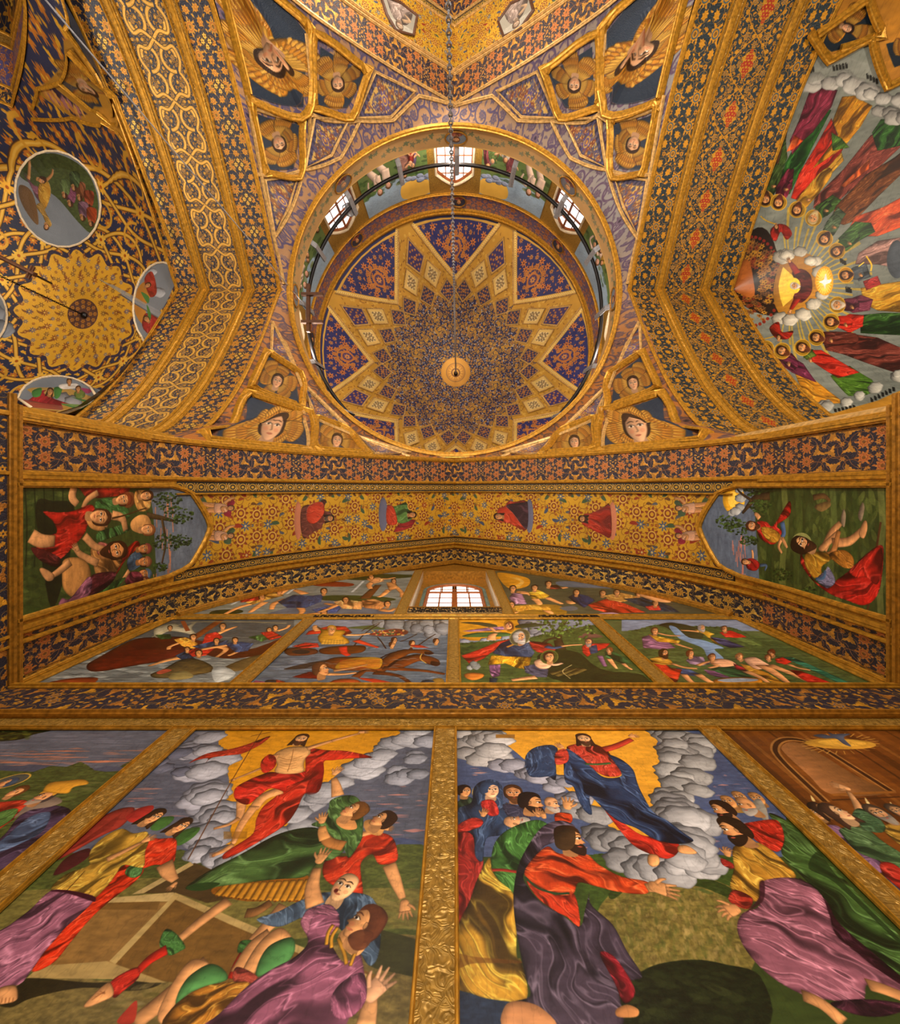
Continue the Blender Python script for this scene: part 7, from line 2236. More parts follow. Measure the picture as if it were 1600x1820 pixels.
# --- upper tier
o1 = wall_canvas(-4.3, -.93, 6.98, 11.5, .006, '6c6e5c'); o1.curved = o1.hard = True
z = Z8
o1.sh(z('-400,160 1250,120 1250,440 -400,440'), '74766e', sm=False)
streaks(o1, z, -300, 1200, 130, 420, 150, ['848880', '4c5434', '5a6040', '8c8c84'], 5)
o1.sh(z('780,180 960,150 1200,155 1230,165 1100,180 900,190'), '323c1c'); o1.sh(z('560,210 650,195 820,210 800,230 600,228'), '6c2c14', puff=.3); o1.sh(z('-60,385 90,380 110,400 0,415 -100,410'), '2c3414')
o1.sh(z('640,290 900,290 1100,310 1000,330 640,320'), '3a4420'); o1.sh(z('540,330 900,330 1080,400 1000,420 300,420 400,370'), '5c6068')
for b, c, h, ar in (('120,330 200,290 340,270 380,290 260,320 180,350', 'b08038', '350,262', ['330,290 400,250 480,232', '180,340 80,370 0,410', '260,330 200,370 160,400']), ('340,330 440,285 560,290 640,280 620,330 520,370 400,370', '34405a', '640,262', ['400,310 320,340 300,380', '480,360 500,390 480,415', '520,280 470,260 440,250']), ('100,320 160,300 240,290 220,320 100,335', '8a2c1c', '240,300', []),
                    ('560,380 700,350 760,360 720,400 600,405', '3c4a70', '640,400', ['720,390 640,400 530,410', '760,370 700,350 640,340']), ('700,330 780,315 900,330 880,380 760,375', 'c89058', '780,318', ['880,350 960,370 1040,380', '740,340 680,370 600,400']), ('880,320 960,310 1060,345 1000,380 900,370', 'b87c48', '1050,345', ['1000,380 1060,390 1100,370'])):
    man(o1, z, b, c, h, 12, .4, [(a, [8, 6, 4]) for a in ar])
limb(o1, z('900,310 940,270 990,220'), [9, 8, 6], skin='5c3a1c'); o1.ln(z('820,268 860,230 895,195'), 2, 'a8a8a4'); o1.ln(z('400,280 440,250 480,225'), 2, 'a8a8a4'); o1.ln(z('40,350 100,320 160,292'), 2, 'a8a8a4')
man(o1, z, '910,180 1000,170 1030,195 960,215', 'c08858', '945,170', 10, .2, [('1000,180 1050,180 1100,172', [5, 4, 3]), ('960,200 930,220 940,245', [7, 5, 4])])
man(o1, z, '1040,205 1100,200 1120,240 1060,260', 'c88c54', '1090,196', 9, .2, [('1060,250 1020,285 990,300', [6, 5, 4]), ('1100,230 1140,270 1140,300', [5, 4, 3])])
o2 = wall_canvas(.93, 4.3, 6.98, 11.5, .006, '4c4a34'); o2.curved = o2.hard = True
z = Z9
streaks(o2, z, 380, 1600, 150, 420, 150, ['5c5c44', '3c3c28', '74705c', '3a4428'], 7)
o2.sh(z('380,140 560,170 590,210 540,240 440,235'), 'b8801c', puff=.2)
for r in (40, 60, 80): o2.ln(z('%d,%d %d,%d %d,%d' % (420 + r, 170, 520 + r // 3, 200, 430 + r, 240)), 1.5, 'c89c48')
o2.sh(z('760,200 900,200 1120,240 1000,240 800,230'), '5a6068'); o2.sh(z('380,420 450,360 760,350 800,420'), '8a6820')
for b, c, h, ar in (('455,300 480,270 540,280 570,345 480,345', 'a07484', '480,245', ['500,265 560,270 600,290']), ('580,270 640,250 720,290 680,310 600,310', 'b88c28', '620,240', ['600,275 550,275 520,270', '620,310 650,340 640,350', '690,300 760,330 800,345']), ('690,225 760,220 800,245 720,250', '7a3420', '710,215', ['740,235 790,240 830,235']),
                    ('835,300 880,275 960,290 1010,320 940,370 870,330', '2c3450', '890,270', ['900,320 850,340 830,320']), ('960,350 1080,310 1200,340 1340,400 1100,405 1000,380', 'a8381c', '1060,275', ['1080,320 1140,330 1200,320']), ('1060,290 1180,270 1300,300 1200,330 1100,320', 'a87838', '1150,270', ['1180,300 1240,320 1280,330']),
                    ('1190,310 1340,300 1500,360 1560,400 1400,390 1260,340', '242c34', '1290,275', ['1300,290 1400,300 1450,320']), ('1330,360 1420,350 1440,385 1360,385', 'a83424', '1400,340', []), ('450,360 560,350 720,360 730,390 600,380 480,400', 'b07c28', '470,350', ['500,390 470,405 450,410', '690,385 720,400 730,410'])):
    man(o2, z, b, c, h, 12, .3, [(a, [8, 6, 4]) for a in ar])
o2.sh(z('1290,270 1400,280 1500,330 1420,330 1320,300'), 'c8905c', puff=.5); o2.sh(z('780,370 860,355 900,375 840,390'), '5c5c5c'); o2.sh(z('1040,405 1130,400 1180,420 1040,420'), '9a7c88')

# --- pier paintings (they follow the spring of the arch)
def pier_canvas(sx):
    s = 1 if sx > 0 else -1
    def fn(px, py):
        H = 5.5
        for _ in range(12):
            x = float(np.interp(H, PS[:, 1], PS[:, 0]))
            H = H * .4 + .6 * F * x * s / (px - VX)
        Y = (py - VY) * H / F
        return ((1.36 - Y) if s < 0 else (Y + .07)) / .0035, (7.6 - H) / .0035
    c = Cv(1.43 / .0035, 3.15 / .0035, '3c4420', fn); c.curved = True
    return c
p1 = pier_canvas(-4.42); z = Z(0, 700, 3.25)
blotch(p1, z('40,530 500,1300'), ['4a5224', '2c3416', '5c6430', '3c4a20'], 300, 12, 2, .6)
p1.sh(z('850,500 1200,500 1250,760 1100,1100 900,1100 880,700'), '5c6068', sm=False)
for i in range(26):
    rn = random.Random(i); y = rn.uniform(530, 1060); x = rn.uniform(880, 1000)
    p1.ln(z('%g,%g %g,%g' % (x, y, x + rn.uniform(-6, 6), y + 70)), 2, 'b06c48', .7)
for k in range(7): p1.ln(z('%d,530 %d,760 %d,1000' % (80 + k * 55, 95 + k * 52, 90 + k * 50)), 3, '1e2410', .6)
p1.sh(z('200,640 300,620 420,650 400,900 300,1240 240,1000'), '1c1a10', al=.7)
tree(p1, z, [('840,700 940,720 1000,735', [10, 7, 4]), ('930,720 950,860 930,980', [5, 4, 3])], [('960,620', 90, 26), ('1030,700', 90, 26), ('960,860', 80, 26), ('1040,850', 60, 20), ('920,1000', 40, 12)], 5, '2f3a1a', r=8)
robe(p1, z('430,525 560,522 740,525 720,580 600,600 500,600 460,560'), 'a8301c', 100, 6, .9); limb(p1, z('420,540 410,600 440,640'), [14, 15, 12]); limb(p1, z('560,570 500,610 470,660'), [11, 10, 7])
robe(p1, z('550,620 640,600 720,640 740,720 640,720 560,680'), '3a5a2c', 60, 5, .9)
p1.sh(z('700,580 760,570 780,620 740,660 700,640'), '7a4a28', puff=.5); head(p1, *z('705,612')[0], 22, -.2, 80, hair='5a3018', cap='7a3c20')
robe(p1, z('240,680 330,685 420,675 520,640 540,690 500,760 480,810 420,880 330,960 240,930 200,880 270,820 320,800 300,740'), 'a42618', 100, 8, 1.0)
robe(p1, z('170,890 240,900 340,950 320,1000 220,960'), '54201c', 80, 5, .8); limb(p1, z('170,820 230,850 310,850'), [24, 24, 20])
limb(p1, z('500,700 530,760 600,780'), [14, 12, 9], skin='c88c50'); limb(p1, z('600,770 620,720 640,690'), [9, 8, 6]); head(p1, *z('570,712')[0], 30, -.1, 95, hair='4a2c18')
robe(p1, z('560,800 680,760 720,740 740,790 640,830 560,850'), '3f5e30', 30, 5, .9); limb(p1, z('640,700 700,720 720,790'), [14, 13, 11])
robe(p1, z('780,560 860,570 860,660 800,680 770,620'), 'c08848', 30, 4, .7); p1.sh(z('750,740 800,700 850,710 870,770 840,810 760,790'), 'b8844c', puff=.5)
head(p1, *z('838,590')[0], 18, 0, 80, hair='4a2c18'); head(p1, *z('845,785')[0], 20, -.3, 90, hair='7a4a28'); limb(p1, z('640,720 720,700 840,660'), [3, 2, 2], skin='5a3a1c')
robe(p1, z('640,1010 720,900 780,850 800,880 720,960 660,1050'), 'b02818', 120, 6, .95); robe(p1, z('730,960 780,910 820,940 800,1000 740,1020'), '3c4a58', 100, 5, .9)
for x, y, c in ((825, 895, '7a3c30'), (825, 970, '7a4a30'), (825, 1040, '4a5868'), (815, 1085, '5a3424')):
    head(p1, *z('%d,%d' % (x, y))[0], 18, -.3, 85, hair='3a2414', cap=c, skin='a87040')
robe(p1, z('720,1040 800,1030 820,1090 730,1110'), '6a2c34', 80, 5, .8); limb(p1, z('740,1020 700,1080 660,1120'), [8, 7, 5]); robe(p1, z('500,1180 620,1100 720,1060 660,1130 560,1180'), '3c5c2a', 150, 6, .9)
robe(p1, z('520,890 600,870 660,900 700,960 640,1060 560,1060 530,980'), 'a06c38', 70, 7, .95); robe(p1, z('560,860 620,870 640,920 560,930'), '8a4c40', 60, 4, .9)
robe(p1, z('500,1090 540,1040 660,1030 640,1090 560,1150 490,1160'), '4a1c20', 100, 7, .8)
limb(p1, z('480,820 540,880 600,900'), [13, 12, 10]); limb(p1, z('420,880 460,930 560,980'), [8, 11, 14]); hand(p1, *z('435,890')[0], 13, 240)
p1.sh(z('360,960 440,945 500,980 520,1060 480,1150 420,1180 360,1130 350,1040'), 'b07c44', puff=.55, outline=.35); robe(p1, z('400,1180 500,1060 525,1090 500,1170 380,1230 330,1230 350,1180'), '8c5464', 120, 7, 1.0)
limb(p1, z('400,970 340,1020 280,1060'), [15, 13, 9]); p1.sh(z('220,1020 240,1005 300,1040 300,1075 260,1080'), SKIN, puff=.4, outline=.4)
head(p1, *z('660,905')[0], 32, -.1, 78, hair='3a2010', beard='3a2010', skin='b87c48')
p2 = pier_canvas(4.42); z = Z(1180, 700, 3.25)
p2.sh(z('200,500 520,500 560,1100 300,1100 180,770'), '5c6470', sm=False)
for i in range(26):
    rn = random.Random(i); y = rn.uniform(780, 1060); x = rn.uniform(395, 480)
    p2.ln(z('%g,%g %g,%g' % (x, y, x + rn.uniform(-6, 6), y + 60)), 2, 'b4705c', .7)
blotch(p2, z('560,530 1330,1330'), ['56602c', '37441c', '6c7438', '46522a', '2c3a18'], 420, 14, 2, .6, ang=1.57)
for k, c in ((620, '2c3818'), (700, '7c8040'), (780, '4c5828'), (980, '66703a'), (1110, '3a4a20'), (1260, '7c7c44')):
    p2.ln(z('%d,530 %d,760 %d,1000 %d,1300' % (k, k + 12, k - 8, k + 4)), 12, c, .55)
p2.el(*z('410,610')[0], 20, 26, 'd09a28', puff=.3); p2.el(*z('405,610')[0], 9, 14, 'e4b848'); cloud(p2, z('440,560 450,600 440,650 410,680'), 6, '8c8c88', 3)
tree(p2, z, [('620,590 540,600 500,640 460,690', [13, 11, 8, 4]), ('520,620 460,580 430,550', [5, 4, 3])], [('560,650', 70, 20), ('380,740', 80, 22), ('440,770', 60, 22), ('500,850', 60, 16), ('520,560', 60, 16), ('690,1040', 60, 18), ('850,1140', 40, 14)], 5, '34421c', r=8)
robe(p2, z('545,740 600,740 640,760 730,620 735,700 660,760 690,800 640,870 560,830'), 'a42418', 70, 6, .95); robe(p2, z('570,770 640,780 690,830 640,860 590,830'), 'b07c28', 60, 4, .9)
limb(p2, z('560,720 545,700 530,690'), [9, 8, 5]); limb(p2, z('690,740 700,800 690,830'), [10, 9, 7], skin='4a6080'); limb(p2, z('690,830 670,880 690,920'), [7, 6, 4]); limb(p2, z('690,830 710,870 720,890'), [7, 6, 4]); head(p2, *z('520,762')[0], 17, .3, -80, hair='4a2c18', beard='4a2c18')
robe(p2, z('480,960 520,950 560,980 540,1020 490,1010'), '8a2018', 70, 4, .9); head(p2, *z('478,970')[0], 11, 0, -80, hair='4a2c18'); limb(p2, z('520,950 520,920 515,900'), [4, 4, 3]); limb(p2, z('560,990 600,990 590,1020'), [5, 4, 3], skin='4a5a70')
limb(p2, z('870,600 930,590 970,620'), [10, 9, 5], skin='5c4426'); p2.sh(z('890,640 960,620 970,650 920,680 880,660'), '6a5430', puff=.5)
p2.ln(z('1262,740 1240,880 1205,1150 1175,1290'), 4, '5a3c20', puff=.4)
p2.sh(z('1030,735 1045,665 1060,700 1050,770'), '7a6a54', puff=.5); p2.sh(z('1130,700 1155,628 1168,660 1150,735'), '7a6a54', puff=.5)
limb(p2, z('930,900 980,800 1030,745'), [14, 13, 9]); p2.sh(z('900,890 960,830 1010,790 1030,810 980,860 930,910'), SKIN, puff=.5, outline=.3)
limb(p2, z('980,860 1080,850 1160,780'), [17, 15, 9]); p2.sh(z('1135,810 1160,740 1180,735 1185,780 1165,835'), SKIN, puff=.5, outline=.4)
limb(p2, z('900,940 980,920 1020,790'), [13, 12, 8], skin='b87c44')
robe(p2, z('800,920 830,990 880,1080 960,1120 1000,1080 1080,1020 1160,940 1260,872 1278,940 1250,1145 1170,1220 1060,1190 960,1150 860,1070 800,980'), 'a82418', 110, 10, 1.05)
robe(p2, z('1080,1020 1160,950 1260,880 1270,1000 1240,1100 1180,1060 1120,1060'), 'b02a1c', 150, 9, 1.0)
robe(p2, z('830,920 900,910 975,930 970,960 920,1000 920,1060 870,1060 820,980'), 'ae7c26', 60, 8, 1.0); robe(p2, z('960,930 1040,900 1100,940 1100,1000 1040,1000'), '9a6424', 60, 5, .9)
robe(p2, z('890,1070 940,1020 960,1000 1000,1080 960,1120 930,1110'), '78748c', 90, 5, .9); p2.ln(z('885,1070 930,1060 940,1020'), 5, '4a6480', puff=.4)
p2.el(*z('800,860')[0], 18, 18, '8a8a50'); head(p2, *z('806,868')[0], 30, .6, -70, hair='2c1c10', beard='3a2414', skin='cf9a66')

def mural(name, cv, X0, X1, H0, H1, label, top=None):
    cv.finish(.2 if cv.hard else .13, con=1.2 if cv.hard else 1.12)
    mat = painted(name, cv.image(name), rough=.38, bump=.06, bscale=90, spec=.35, coat=.12)
    xs = np.linspace(X0, X1, 40 if top else 2)
    P = np.zeros((len(xs), 2, 3)); U = np.zeros((len(xs), 2, 2))
    for i, x in enumerate(xs):
        for j in (0, 1):
            zt = H0 if j == 0 else (min(H1, top(x)) if top else H1)
            P[i, j] = (x, D - .012, zt); U[i, j] = ((x - cv.X0) / (cv.X1 - cv.X0), (zt - cv.H0) / (cv.H1 - cv.H0))
    o = sheet('mural', P, U, mat, None, thick=(0, .02, 0))
    tag(o, label, 'painting')
    return o
mural('tomb_mural', m2, -2.135, -.155, 1.0, 3.705, 'large painting of a red draped figure rising over guards at an open tomb')
mural('ascent_mural', m3, .005, 2.015, 1.0, 3.705, 'large painting of a blue cloaked figure rising on clouds above a kneeling crowd')
mural('dove_mural', m4, 2.15, 4.4, 1.0, 3.705, 'large painting of a dove in brown architecture over upturned faces')
mural('elders_mural', m1, -4.4, -2.305, 1.0, 3.705, 'large painting of a bearded elder in gold mitre before green hills')
mural('ship_mural', n1, -4.35, -2.255, 4.485, 6.815, 'painting of a red ship, falling sailors and a sea monster in waves')
mural('chariot_mural', n2, -2.095, -.075, 4.485, 6.815, 'painting of an armoured rider in a chariot with brown horses in the sea')
mural('sacrifice_mural', n3, .055, 2.045, 4.485, 6.815, 'painting of a white bearded man in blue tunic with a kneeling youth')
mural('basin_mural', n4, 2.205, 4.35, 4.485, 6.815, 'painting of half dressed figures by a stream with a golden basin')
topf = lambda x: float(hS(x)) - .05
mural('battle_mural', o1, -4.25, -.935, 6.985, 10.83, 'painting of struggling half nude figures under the arch, left of the window', topf)
mural('creation_mural', o2, .935, 4.25, 6.985, 10.83, 'painting of crowded robed figures under the arch, right of the window', topf)

for sx, cv, lab in ((-4.42, p1, 'pier painting of a seated youth in red among crouching figures and trees'), (4.42, p2, 'pier painting of a barefoot bearded man in red cloak taking off his shoes')):
    s = 1 if sx > 0 else -1
    cv.finish(.16)
    mat = painted('pier_mural_%d' % (s + 2), cv.image('pier_mural_%d' % (s + 2)), rough=.38, bump=.06, bscale=90, spec=.35, coat=.12)
    ys = np.linspace(-.04, 1.33, 25); zs = np.linspace(0, 1, 26)
    P = np.zeros((25, 26, 3)); U = np.zeros((25, 26, 2))
    def ztop(y):
        u = abs((y - .64) / .685)
        return 7.5 - .42 * u ** 1.4 - .25 * max(0, (u - .82) / .18) ** 2
    for i, y in enumerate(ys):
        for j, t in enumerate(zs):
            h = 4.5 + (ztop(y) - 4.5) * t
            x = float(np.interp(h, PS[:, 1], PS[:, 0])) - .015
            P[i, j] = (s * x, y, h)
            u = ((1.36 - y) if s < 0 else (y + .07)) / 1.43
            U[i, j] = (u, 1 - (7.6 - h) / 3.15)
    o = sheet('pier_mural', P, U, mat, None, thick=(s * .02, 0, 0))
    tag(o, lab, 'painting')
    edge = [P[0, 0]] + [P[0, j] for j in (8, 16, 25)] + [P[i, 25] for i in range(1, 25)] + [P[24, j] for j in (16, 8, 0)]
    moulding('gilt_frame', edge, (-s, 0, -.15), .07, .045, M['gold'], o)
    # gilded ground around it, and the springing of the arch
    yy_ = np.linspace(-.14, 1.46, 25)
    Q = np.zeros((25, 30, 3))
    for i, y in enumerate(yy_):
        for j, h in enumerate(np.linspace(4.4, ztop(min(max(y, -.04), 1.33)) + .1, 30)):
            Q[i, j] = (s * (float(np.interp(h, PS[:, 1], PS[:, 0])) - .008), y, h)
    sheet('gilt_ground', Q, np.zeros((25, 30, 2)), M['gold'], bpy.data.objects['wall_west' if s < 0 else 'wall_east'])
# ------------------------------------------------------------------ paintings of the drum
def drum_fn(a0, a1):
    def fn(px, py):
        # sight line against the cylinder of the drum
        dx, dy = (px - VX) / F, (py - VY) / F
        A = dx * dx + dy * dy; B = -dy * YC; Cc = YC * YC - DR * DR
        h = (-B + math.sqrt(max(0, B * B - A * Cc))) / A
        t = math.atan2(dy * h - YC, dx * h)
        return (t - a0) / (a1 - a0) * 500, (15.9 - h) / 2.4 * 460
    return fn
DCOL = ['8a2c24', '4a5a30', '5a4a6a', 'b08434', '7a8088', '6a3438', '3c5a44', 'c8b8a4', '94685c']
k0 = -math.pi / 2
labs = ['drum painting just right of the top window, yellow glow over a crowd and pale nudes', 'drum painting just below the upper right window, robed people and a pale nude pair',
        'drum painting low on the right of the drum, small robed figures', '', '', 'drum painting low on the left of the drum, small robed figures',
        'drum painting just below the upper left window, robed people and a pale nude pair', 'drum painting just left of the top window, pale nude pair and yellow glow']
for k in (0, 1, 2, 5, 6, 7):        # the two by the near rim are out of sight
    a = k0 + k * math.pi / 4; a0, a1 = a + WA + .05, a + math.pi / 4 - WA - .05
    cv = Cv(500, 460, '5c7040', drum_fn(a0, a1))
    rn = random.Random(k + 3)
    cv.poly(np.array([[0, 0], [500, 0], [500, 150], [250, 190], [0, 140]]), '8ca0b4', tex=.2)
    for i in range(120):
        cv.ell((rn.uniform(0, 500), rn.uniform(130, 460)), rn.uniform(10, 30), rn.uniform(6, 16), rn.choice(['34502c', '4c6234', '6a7440', '2c3c24']), al=.6)
    if k in (0, 7):
        cv.poly(smooth(np.array([[0 if k == 0 else 300, 10], [200 if k == 0 else 500, 10], [190 if k == 0 else 490, 120], [20 if k == 0 else 310, 130]])), 'd8a848')
        for i in range(9): cv.ell((rn.uniform(20, 200) + (300 if k == 7 else 0), 140 + rn.uniform(-20, 20)), 26, 18, '8088a0', puff=.7)
    if k in (0, 7, 6, 1):
        cx = 360 if k == 0 else 130
        for j, (u, v) in enumerate(((0, 0), (70, 20))):     # pale nude pair
            x0, y0 = cx + u, 190 + v
            cv.line(np.array([[x0, y0 + 60], [x0 - 40, y0 + 150], [x0 + 20, y0 + 230]]), [56, 40, 20], 'd8bca8', puff=.6, outline=.3)
            cv.line(np.array([[x0, y0], [x0 + 6, y0 + 80]]), [64, 54], 'd8bca8', puff=.6, outline=.3)
            cv.line(np.array([[x0 - 20, y0 - 10], [x0 - 70, y0 + 20], [x0 - 60, y0 + 70]]), [24, 18, 12], 'd8bca8', puff=.6, outline=.3)
            cv.ell((x0 + 4, y0 - 44), 22, 27, '6a4428', puff=.4); cv.ell((x0 + 4, y0 - 38), 16, 20, 'd0a088', puff=.5)
            for e in (-6, 6): cv.ell((x0 + 4 + e, y0 - 42), 2.5, 2, '3a2418')
            cv.line(np.array([[x0 - 4, y0 - 28], [x0 + 12, y0 - 28]]), 2, '8a4438')
    for i in range(9):
        x, y = rn.uniform(30, 470), rn.uniform(190, 300)
        if k in (0, 7) and not ((20 < x < 240) if k == 0 else (270 < x < 480)): continue
        c = rn.choice(DCOL)
        cv.poly(smooth(np.array([[x - 26, y + 20], [x, y + 6], [x + 26, y + 20], [x + 40, y + 180], [x - 40, y + 180]])), c, fold=(1.4, 12, .9), puff=.3, outline=.4)
        cv.ell((x, y), 17, 21, rn.choice(['4a2c18', '6a4a2c', '7a7068']), puff=.4); cv.ell((x + 2, y + 4), 12, 16, 'c8946c', puff=.5)
        for e in (-5, 5): cv.ell((x + 2 + e, y), 2.2, 1.8, '3a2418')
        cv.line(np.array([[x + 10, y + 50], [x + 40, y + 70], [x + 56, y + 50]]), [14, 12, 8], 'c8946c', puff=.5)
    mat = painted('drum_mural_%d' % k, cv.image('drum_mural_%d' % k), rough=.5, bump=.08, spec=.25)
    t = np.linspace(a0, a1, 12)
    P = np.zeros((12, 2, 3)); U = np.zeros((12, 2, 2))
    for j, zt in enumerate((13.0, 15.85)):
        P[:, j] = np.stack([(DR - .02) * np.cos(t), YC + (DR - .02) * np.sin(t), np.full(12, zt)], 1)
        U[:, j] = np.stack([np.linspace(0, 1, 12), np.full(12, j * 1.0)], 1)
    T3 = np.stack([np.cos(t) * .03, np.sin(t) * .03, np.zeros(12)], 1)
    o = sheet('drum_painting', P, U, mat, None, thick=np.repeat(T3, 2, 0))
    tag(o, labs[k], 'painting', 'paintings between the drum windows')

# ------------------------------------------------------------------ iron ring, brackets, spotlights, chains
ring = tag(empty('iron_ring', (0, YC, 13.4)), 'thin black iron ring on grey brackets inside the drum', 'ring')
def rel(o, root):
    o.location = -root.location; return o
c = circle(4.38, 13.4, 96)
rel(tube('ring_bar', c, .055, M['iron'], ring, 8, closed=True), ring)
for k in range(16):
    a = k * math.pi / 8 - math.pi / 2
    ca, sa = math.cos(a), math.sin(a)
    P = [(4.62 * ca, YC + 4.62 * sa, 12.72), (4.36 * ca, YC + 4.36 * sa, 13.0), (4.3 * ca, YC + 4.3 * sa, 13.75)]
    rel(moulding('bracket', P, (-sa, ca, 0), .05, .14, M['steel'], ring), ring)
for a_, lab in ((-3 * math.pi / 4, 'small grey spotlight on the iron ring by the upper left drum window'), (-math.pi / 4, 'small grey spotlight on the iron ring by the upper right drum window')):
    ca, sa = math.cos(a_), math.sin(a_)
    s = tag(empty('spotlight', (4.5 * ca, YC + 4.5 * sa, 13.6)), lab, 'lamp', 'spotlights on the iron ring')
    prof = [(0, -.16), (.09, -.16), (.12, -.05), (.15, .12), (.17, .14), (.15, .15), (.0, .13)]
    V, Fc = [], []
    for i, (r, h) in enumerate(prof):
        for j in range(14):
            t = j / 14 * 6.283
            V.append((r * math.cos(t), r * math.sin(t), h))
    Fc = gridfaces(len(prof), 14, closed=True)
    obj('lamp_housing', V, Fc, M['steel'], s, smooth_=True)
    obj('lens', [(.13 * math.cos(j / 14 * 6.283), .13 * math.sin(j / 14 * 6.283), .135) for j in range(14)], [tuple(range(14))], M['pane'], s)
    tube('yoke', [(.19 * math.cos(t), 0, -.02 + .19 * -math.sin(t)) for t in np.linspace(0, math.pi, 9)], .015, M['iron'], s, 6)
# wooden crosses standing on the ledge
cr = tag(empty('wooden_cross', (-4.1, YC + .35, 13.0)), 'brown wooden cross shaped fixture on the left of the ring ledge', 'fixture')
for q in ((548, 523), (548, 572)):
    x, y = (q[0] - VX) * 12.9 / F, (q[1] - VY) * 12.9 / F
    rel(boxmesh('crossbar', (x - .02 - .18, y - .04, 12.85), (x + .42, y + .04, 12.97), M['dark_wood'], cr), cr)
x = (548 - VX) * 12.95 / F
rel(boxmesh('upright', (x - .045, (505 - VY) * 12.95 / F, 12.9), (x + .045, (590 - VY) * 12.95 / F, 13.02), M['dark_wood'], cr), cr)

def chain(name, a, b, n, r, label, mat='steel', cat='chain', twist=True):
    """links along a straight line from a to b, joined in one part past what the photograph lets one pick apart"""
    a, b = np.array(a, float), np.array(b, float)
    root = tag(empty(name, tuple(b)), label, cat)
    d = (b - a); L = np.linalg.norm(d); d /= L
    u = np.cross(d, (0, 1, 0.3)); u /= np.linalg.norm(u); v = np.cross(d, u)
    V, Fc = [], []
    ln = L / n
    for i in range(n):
        c = a + d * ln * (i + .5); w = u if i % 2 else v
        k = 10; m = 4; base = len(V)
        for p in range(k):
            t = p / k * 6.283
            ctr = c + d * math.cos(t) * ln * .66 + w * math.sin(t) * ln * .36
            rad = d * math.cos(t) + w * math.sin(t); nn = np.cross(d, w)
            for q in range(m):
                s = q / m * 6.283
                V.append(tuple(ctr + (rad * math.cos(s) + nn * math.sin(s)) * r - b))
        Fc += [(base + p * m + q, base + p * m + (q + 1) % m, base + ((p + 1) % k) * m + (q + 1) % m, base + ((p + 1) % k) * m + q) for p in range(k) for q in range(m)]
    o = obj('chain_link', V, Fc, M[mat], root); o['kind'] = 'stuff'
    V = [(.09 * math.cos(t) * s_, .09 * math.sin(t) * s_, h) for h, s_ in ((0, 1), (-.05, 1), (-.1, .4)) for t in np.linspace(0, 6.283, 12, endpoint=False)]
    obj('ceiling_rose', V, gridfaces(3, 12, closed=True), M['iron'], root)
    return root
top = (.06, YC + .08, 20.44)
chain('hanging_chain', (-.07, YC + .1, 4.3), top, 230, .011, 'long grey chain hanging from the centre of the blue dome')
vt = ray(151, 561, h_vault)
low = (vt[0] - .0, vt[1] - .0, 4.0)
chain('hanging_chain', low, (vt[0], vt[1], vt[2] - .02), 150, .01, 'thin dark chain hanging from the centre of the gold vault', 'iron')
# cable slung from the ring to the far corner
A = np.array([(540 - VX) * 12.6 / F, (540 - VY) * 12.6 / F, 12.6]); B = np.array([(60 - VX) * 6.4 / F, (-25 - VY) * 6.4 / F, 6.4])
path = []
for t in np.linspace(0, 1, 30):
    path.append(A + (B - A) * t)
cb = tag(empty('slung_cable', tuple(A)), 'thin pale cable slung from the dome ledge to the upper left corner', 'cable')
rel(tube('cable', path, .012, M['steel'], cb, 6), cb)
bm_ = tag(empty('wooden_beam', (-9, -4, 10.5)), 'short brown wooden beam with a small cross under the gold vault', 'beam')
H = 10.6
a = np.array([(-30 - VX) * H / F, (442 - VY) * H / F, H]); b = np.array([(66 - VX) * H / F, (490 - VY) * H / F, H])
rel(moulding('beam', [a, b], (0, 0, -1), .1, .1, M['dark_wood'], bm_), bm_)
d = (b - a) / np.linalg.norm(b - a); w = np.array([d[1], -d[0], 0])
rel(moulding('cross_arm', [b - d * .15 - w * .16, b - d * .15 + w * .16], (0, 0, -1), .08, .08, M['dark_wood'], bm_), bm_)
rel(boxmesh('hanger', (a[0] - .02, a[1] - .02, H), (a[0] + .02, a[1] + .02, 12.4), M['iron'], bm_), bm_)

# medallion pictures on the vine band and the violet band
def medal(r, zc, t, rw, rh, mat, lab, grp):
    ca, sa = math.cos(t), math.sin(t)
    V = [((r - .02) * ca, YC + (r - .02) * sa, zc)]; U = [(.5, .5)]
    for i in range(24):
        q = i / 24 * 6.283
        a = t + rw * math.cos(q) / r
        V.append(((r - .015) * math.cos(a), YC + (r - .015) * math.sin(a), zc + rh * math.sin(q))); U.append((.5 + .5 * math.cos(q), .5 + .5 * math.sin(q)))
    o = obj('medallion', V, [(0, 1 + i, 1 + (i + 1) % 24) for i in range(24)], mat, None, U)
    moulding('rim', [V[1 + i] for i in range(24)], (-ca, -sa, 0), .04, .03, M['gold_deep'], o, closed=True)
    tag(o, lab, 'painting', grp)
mats = []
for i, (bg, hr, rb) in enumerate((('6a7078', '5a3a28', '8a4a3c'), ('5c5a60', '7a6a5c', '6a3a38'), ('2a3044', '3a2416', '8a3c30'))):
    cv = Cv(128, 128, bg)
    cv.poly(smooth(np.array([[20, 128], [30, 90], [64, 76], [98, 90], [108, 128]])), rb, fold=(1.4, 8, .8), puff=.3)
    head(cv, 64, 54, 44, .1, 0, hair=hr, beard=hr if i != 2 else None)
    mats.append(painted('medallion_face_%d' % i, cv.image('medallion_face_%d' % i), rough=.5, bump=.1))
pl = ['at the top of the ring', 'upper right of the ring', 'right side of the ring', 'lower right of the ring', 'near side of the ring', 'lower left of the ring', 'left side of the ring', 'upper left of the ring']
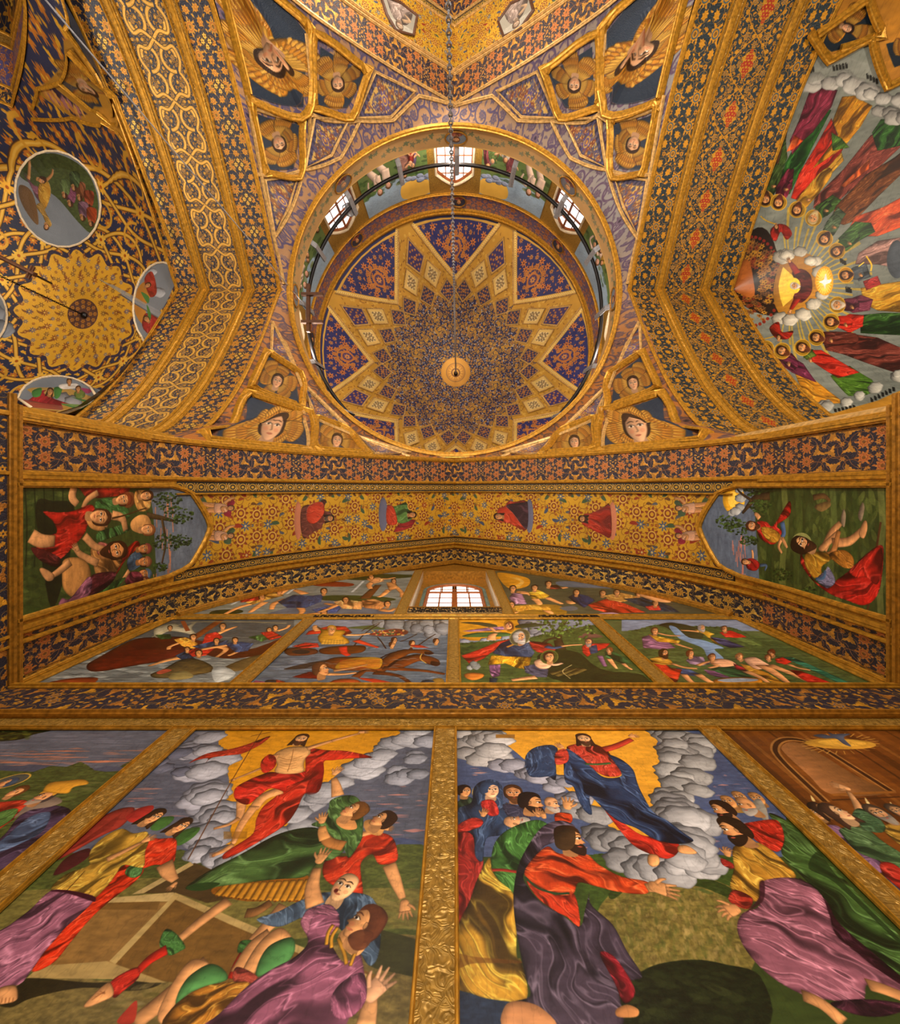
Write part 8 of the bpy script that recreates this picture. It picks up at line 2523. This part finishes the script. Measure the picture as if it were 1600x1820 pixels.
for k in range(8):
    t = k * math.pi / 4 - math.pi / 2 + .01
    if k == 4: continue
    medal(RING, 12.42, t, .3, .24, mats[k % 2], 'faded oval portrait on the vine leaf band, ' + pl[k], 'portraits on the vine leaf band')
    if k in (3, 5): continue
    medal(DR, 16.4, t + .02, .26, .3, mats[2], 'dark round portrait on the violet band, ' + pl[k], 'portraits on the violet band')

# inscription under the near window: two lines of capital letters
ins = wall
def glyph_path(kind, x, z, h):
    w = h * .55
    G_ = {0: [[(0, 1), (0, .1), (.5, 0), (1, .1), (1, 1)]], 1: [[(0, 0), (0, 1), (1, 1), (1, .5), (0, .5)], [(1, .5), (1.2, 0)]], 2: [[(0, 1), (0, .5), (1, .5)], [(1, 1), (1, 0), (1.2, 0)]], 3: [[(1, 0), (0, 0), (0, .9), (1, 1), (1, .6)]],
          4: [[(0, 0), (0, 1), (.5, .8), (.5, .2), (1, 0), (1, 1)]], 5: [[(0, 1), (1, 1), (.5, 1), (.5, 0), (1.1, 0)]], 6: [[(0, 0), (0, .9), (.5, 1), (1, .9), (1, 0)]], 7: [[(0, 0), (0, 1), (1, .7), (1, 0)], [(0, .4), (1, .4)]]}
    return [[(x + u * w, z + v * h) for u, v in s] for s in G_[kind]]
V, Fc = [], []
rn = random.Random(8)
def stroke(a, b, wd, y):
    dx, dz = b[0] - a[0], b[1] - a[1]; L = math.hypot(dx, dz) or 1
    nx, nz = -dz / L * wd / 2, dx / L * wd / 2
    k = len(V)
    for p in ((a[0] + nx, a[1] + nz), (a[0] - nx, a[1] - nz), (b[0] - nx, b[1] - nz), (b[0] + nx, b[1] + nz)):
        V.append((p[0], y, p[1]))
    for p in range(4):
        V.append((V[k + p][0], y + .012, V[k + p][2]))
    Fc.extend([(k, k + 1, k + 2, k + 3), (k + 1, k, k + 4, k + 5), (k + 3, k + 2, k + 6, k + 7), (k, k + 3, k + 7, k + 4), (k + 2, k + 1, k + 5, k + 6)])
for row, (zb, n) in enumerate(((7.27, 34), (7.11, 36))):
    for i in range(n):
        x = -.74 + 1.48 * i / n
        for s in glyph_path(rn.randrange(8), x, zb, .11):
            for a_, b_ in zip(s[:-1], s[1:]): stroke(a_, b_, .011, D - .052)
ink = plain('black_lettering', '1a1410', .6)
boxmesh('inscription_board', (-.76, D - .04, 7.07), (.76, D + .02, 7.42), M['gold_pale'], wall)
o = obj('inscription', V, Fc, ink, wall)
for x0, x1 in ((-2.15, -1.25), (1.3, 2.2)):
    V, Fc = [], []
    n = 17
    for i in range(n):
        for s in glyph_path(rn.randrange(8), x0 + (x1 - x0) * i / n, 6.85, .1):
            for a_, b_ in zip(s[:-1], s[1:]): stroke(a_, b_, .012, D - .045)
    obj('inscription', V, Fc, ink, wall)
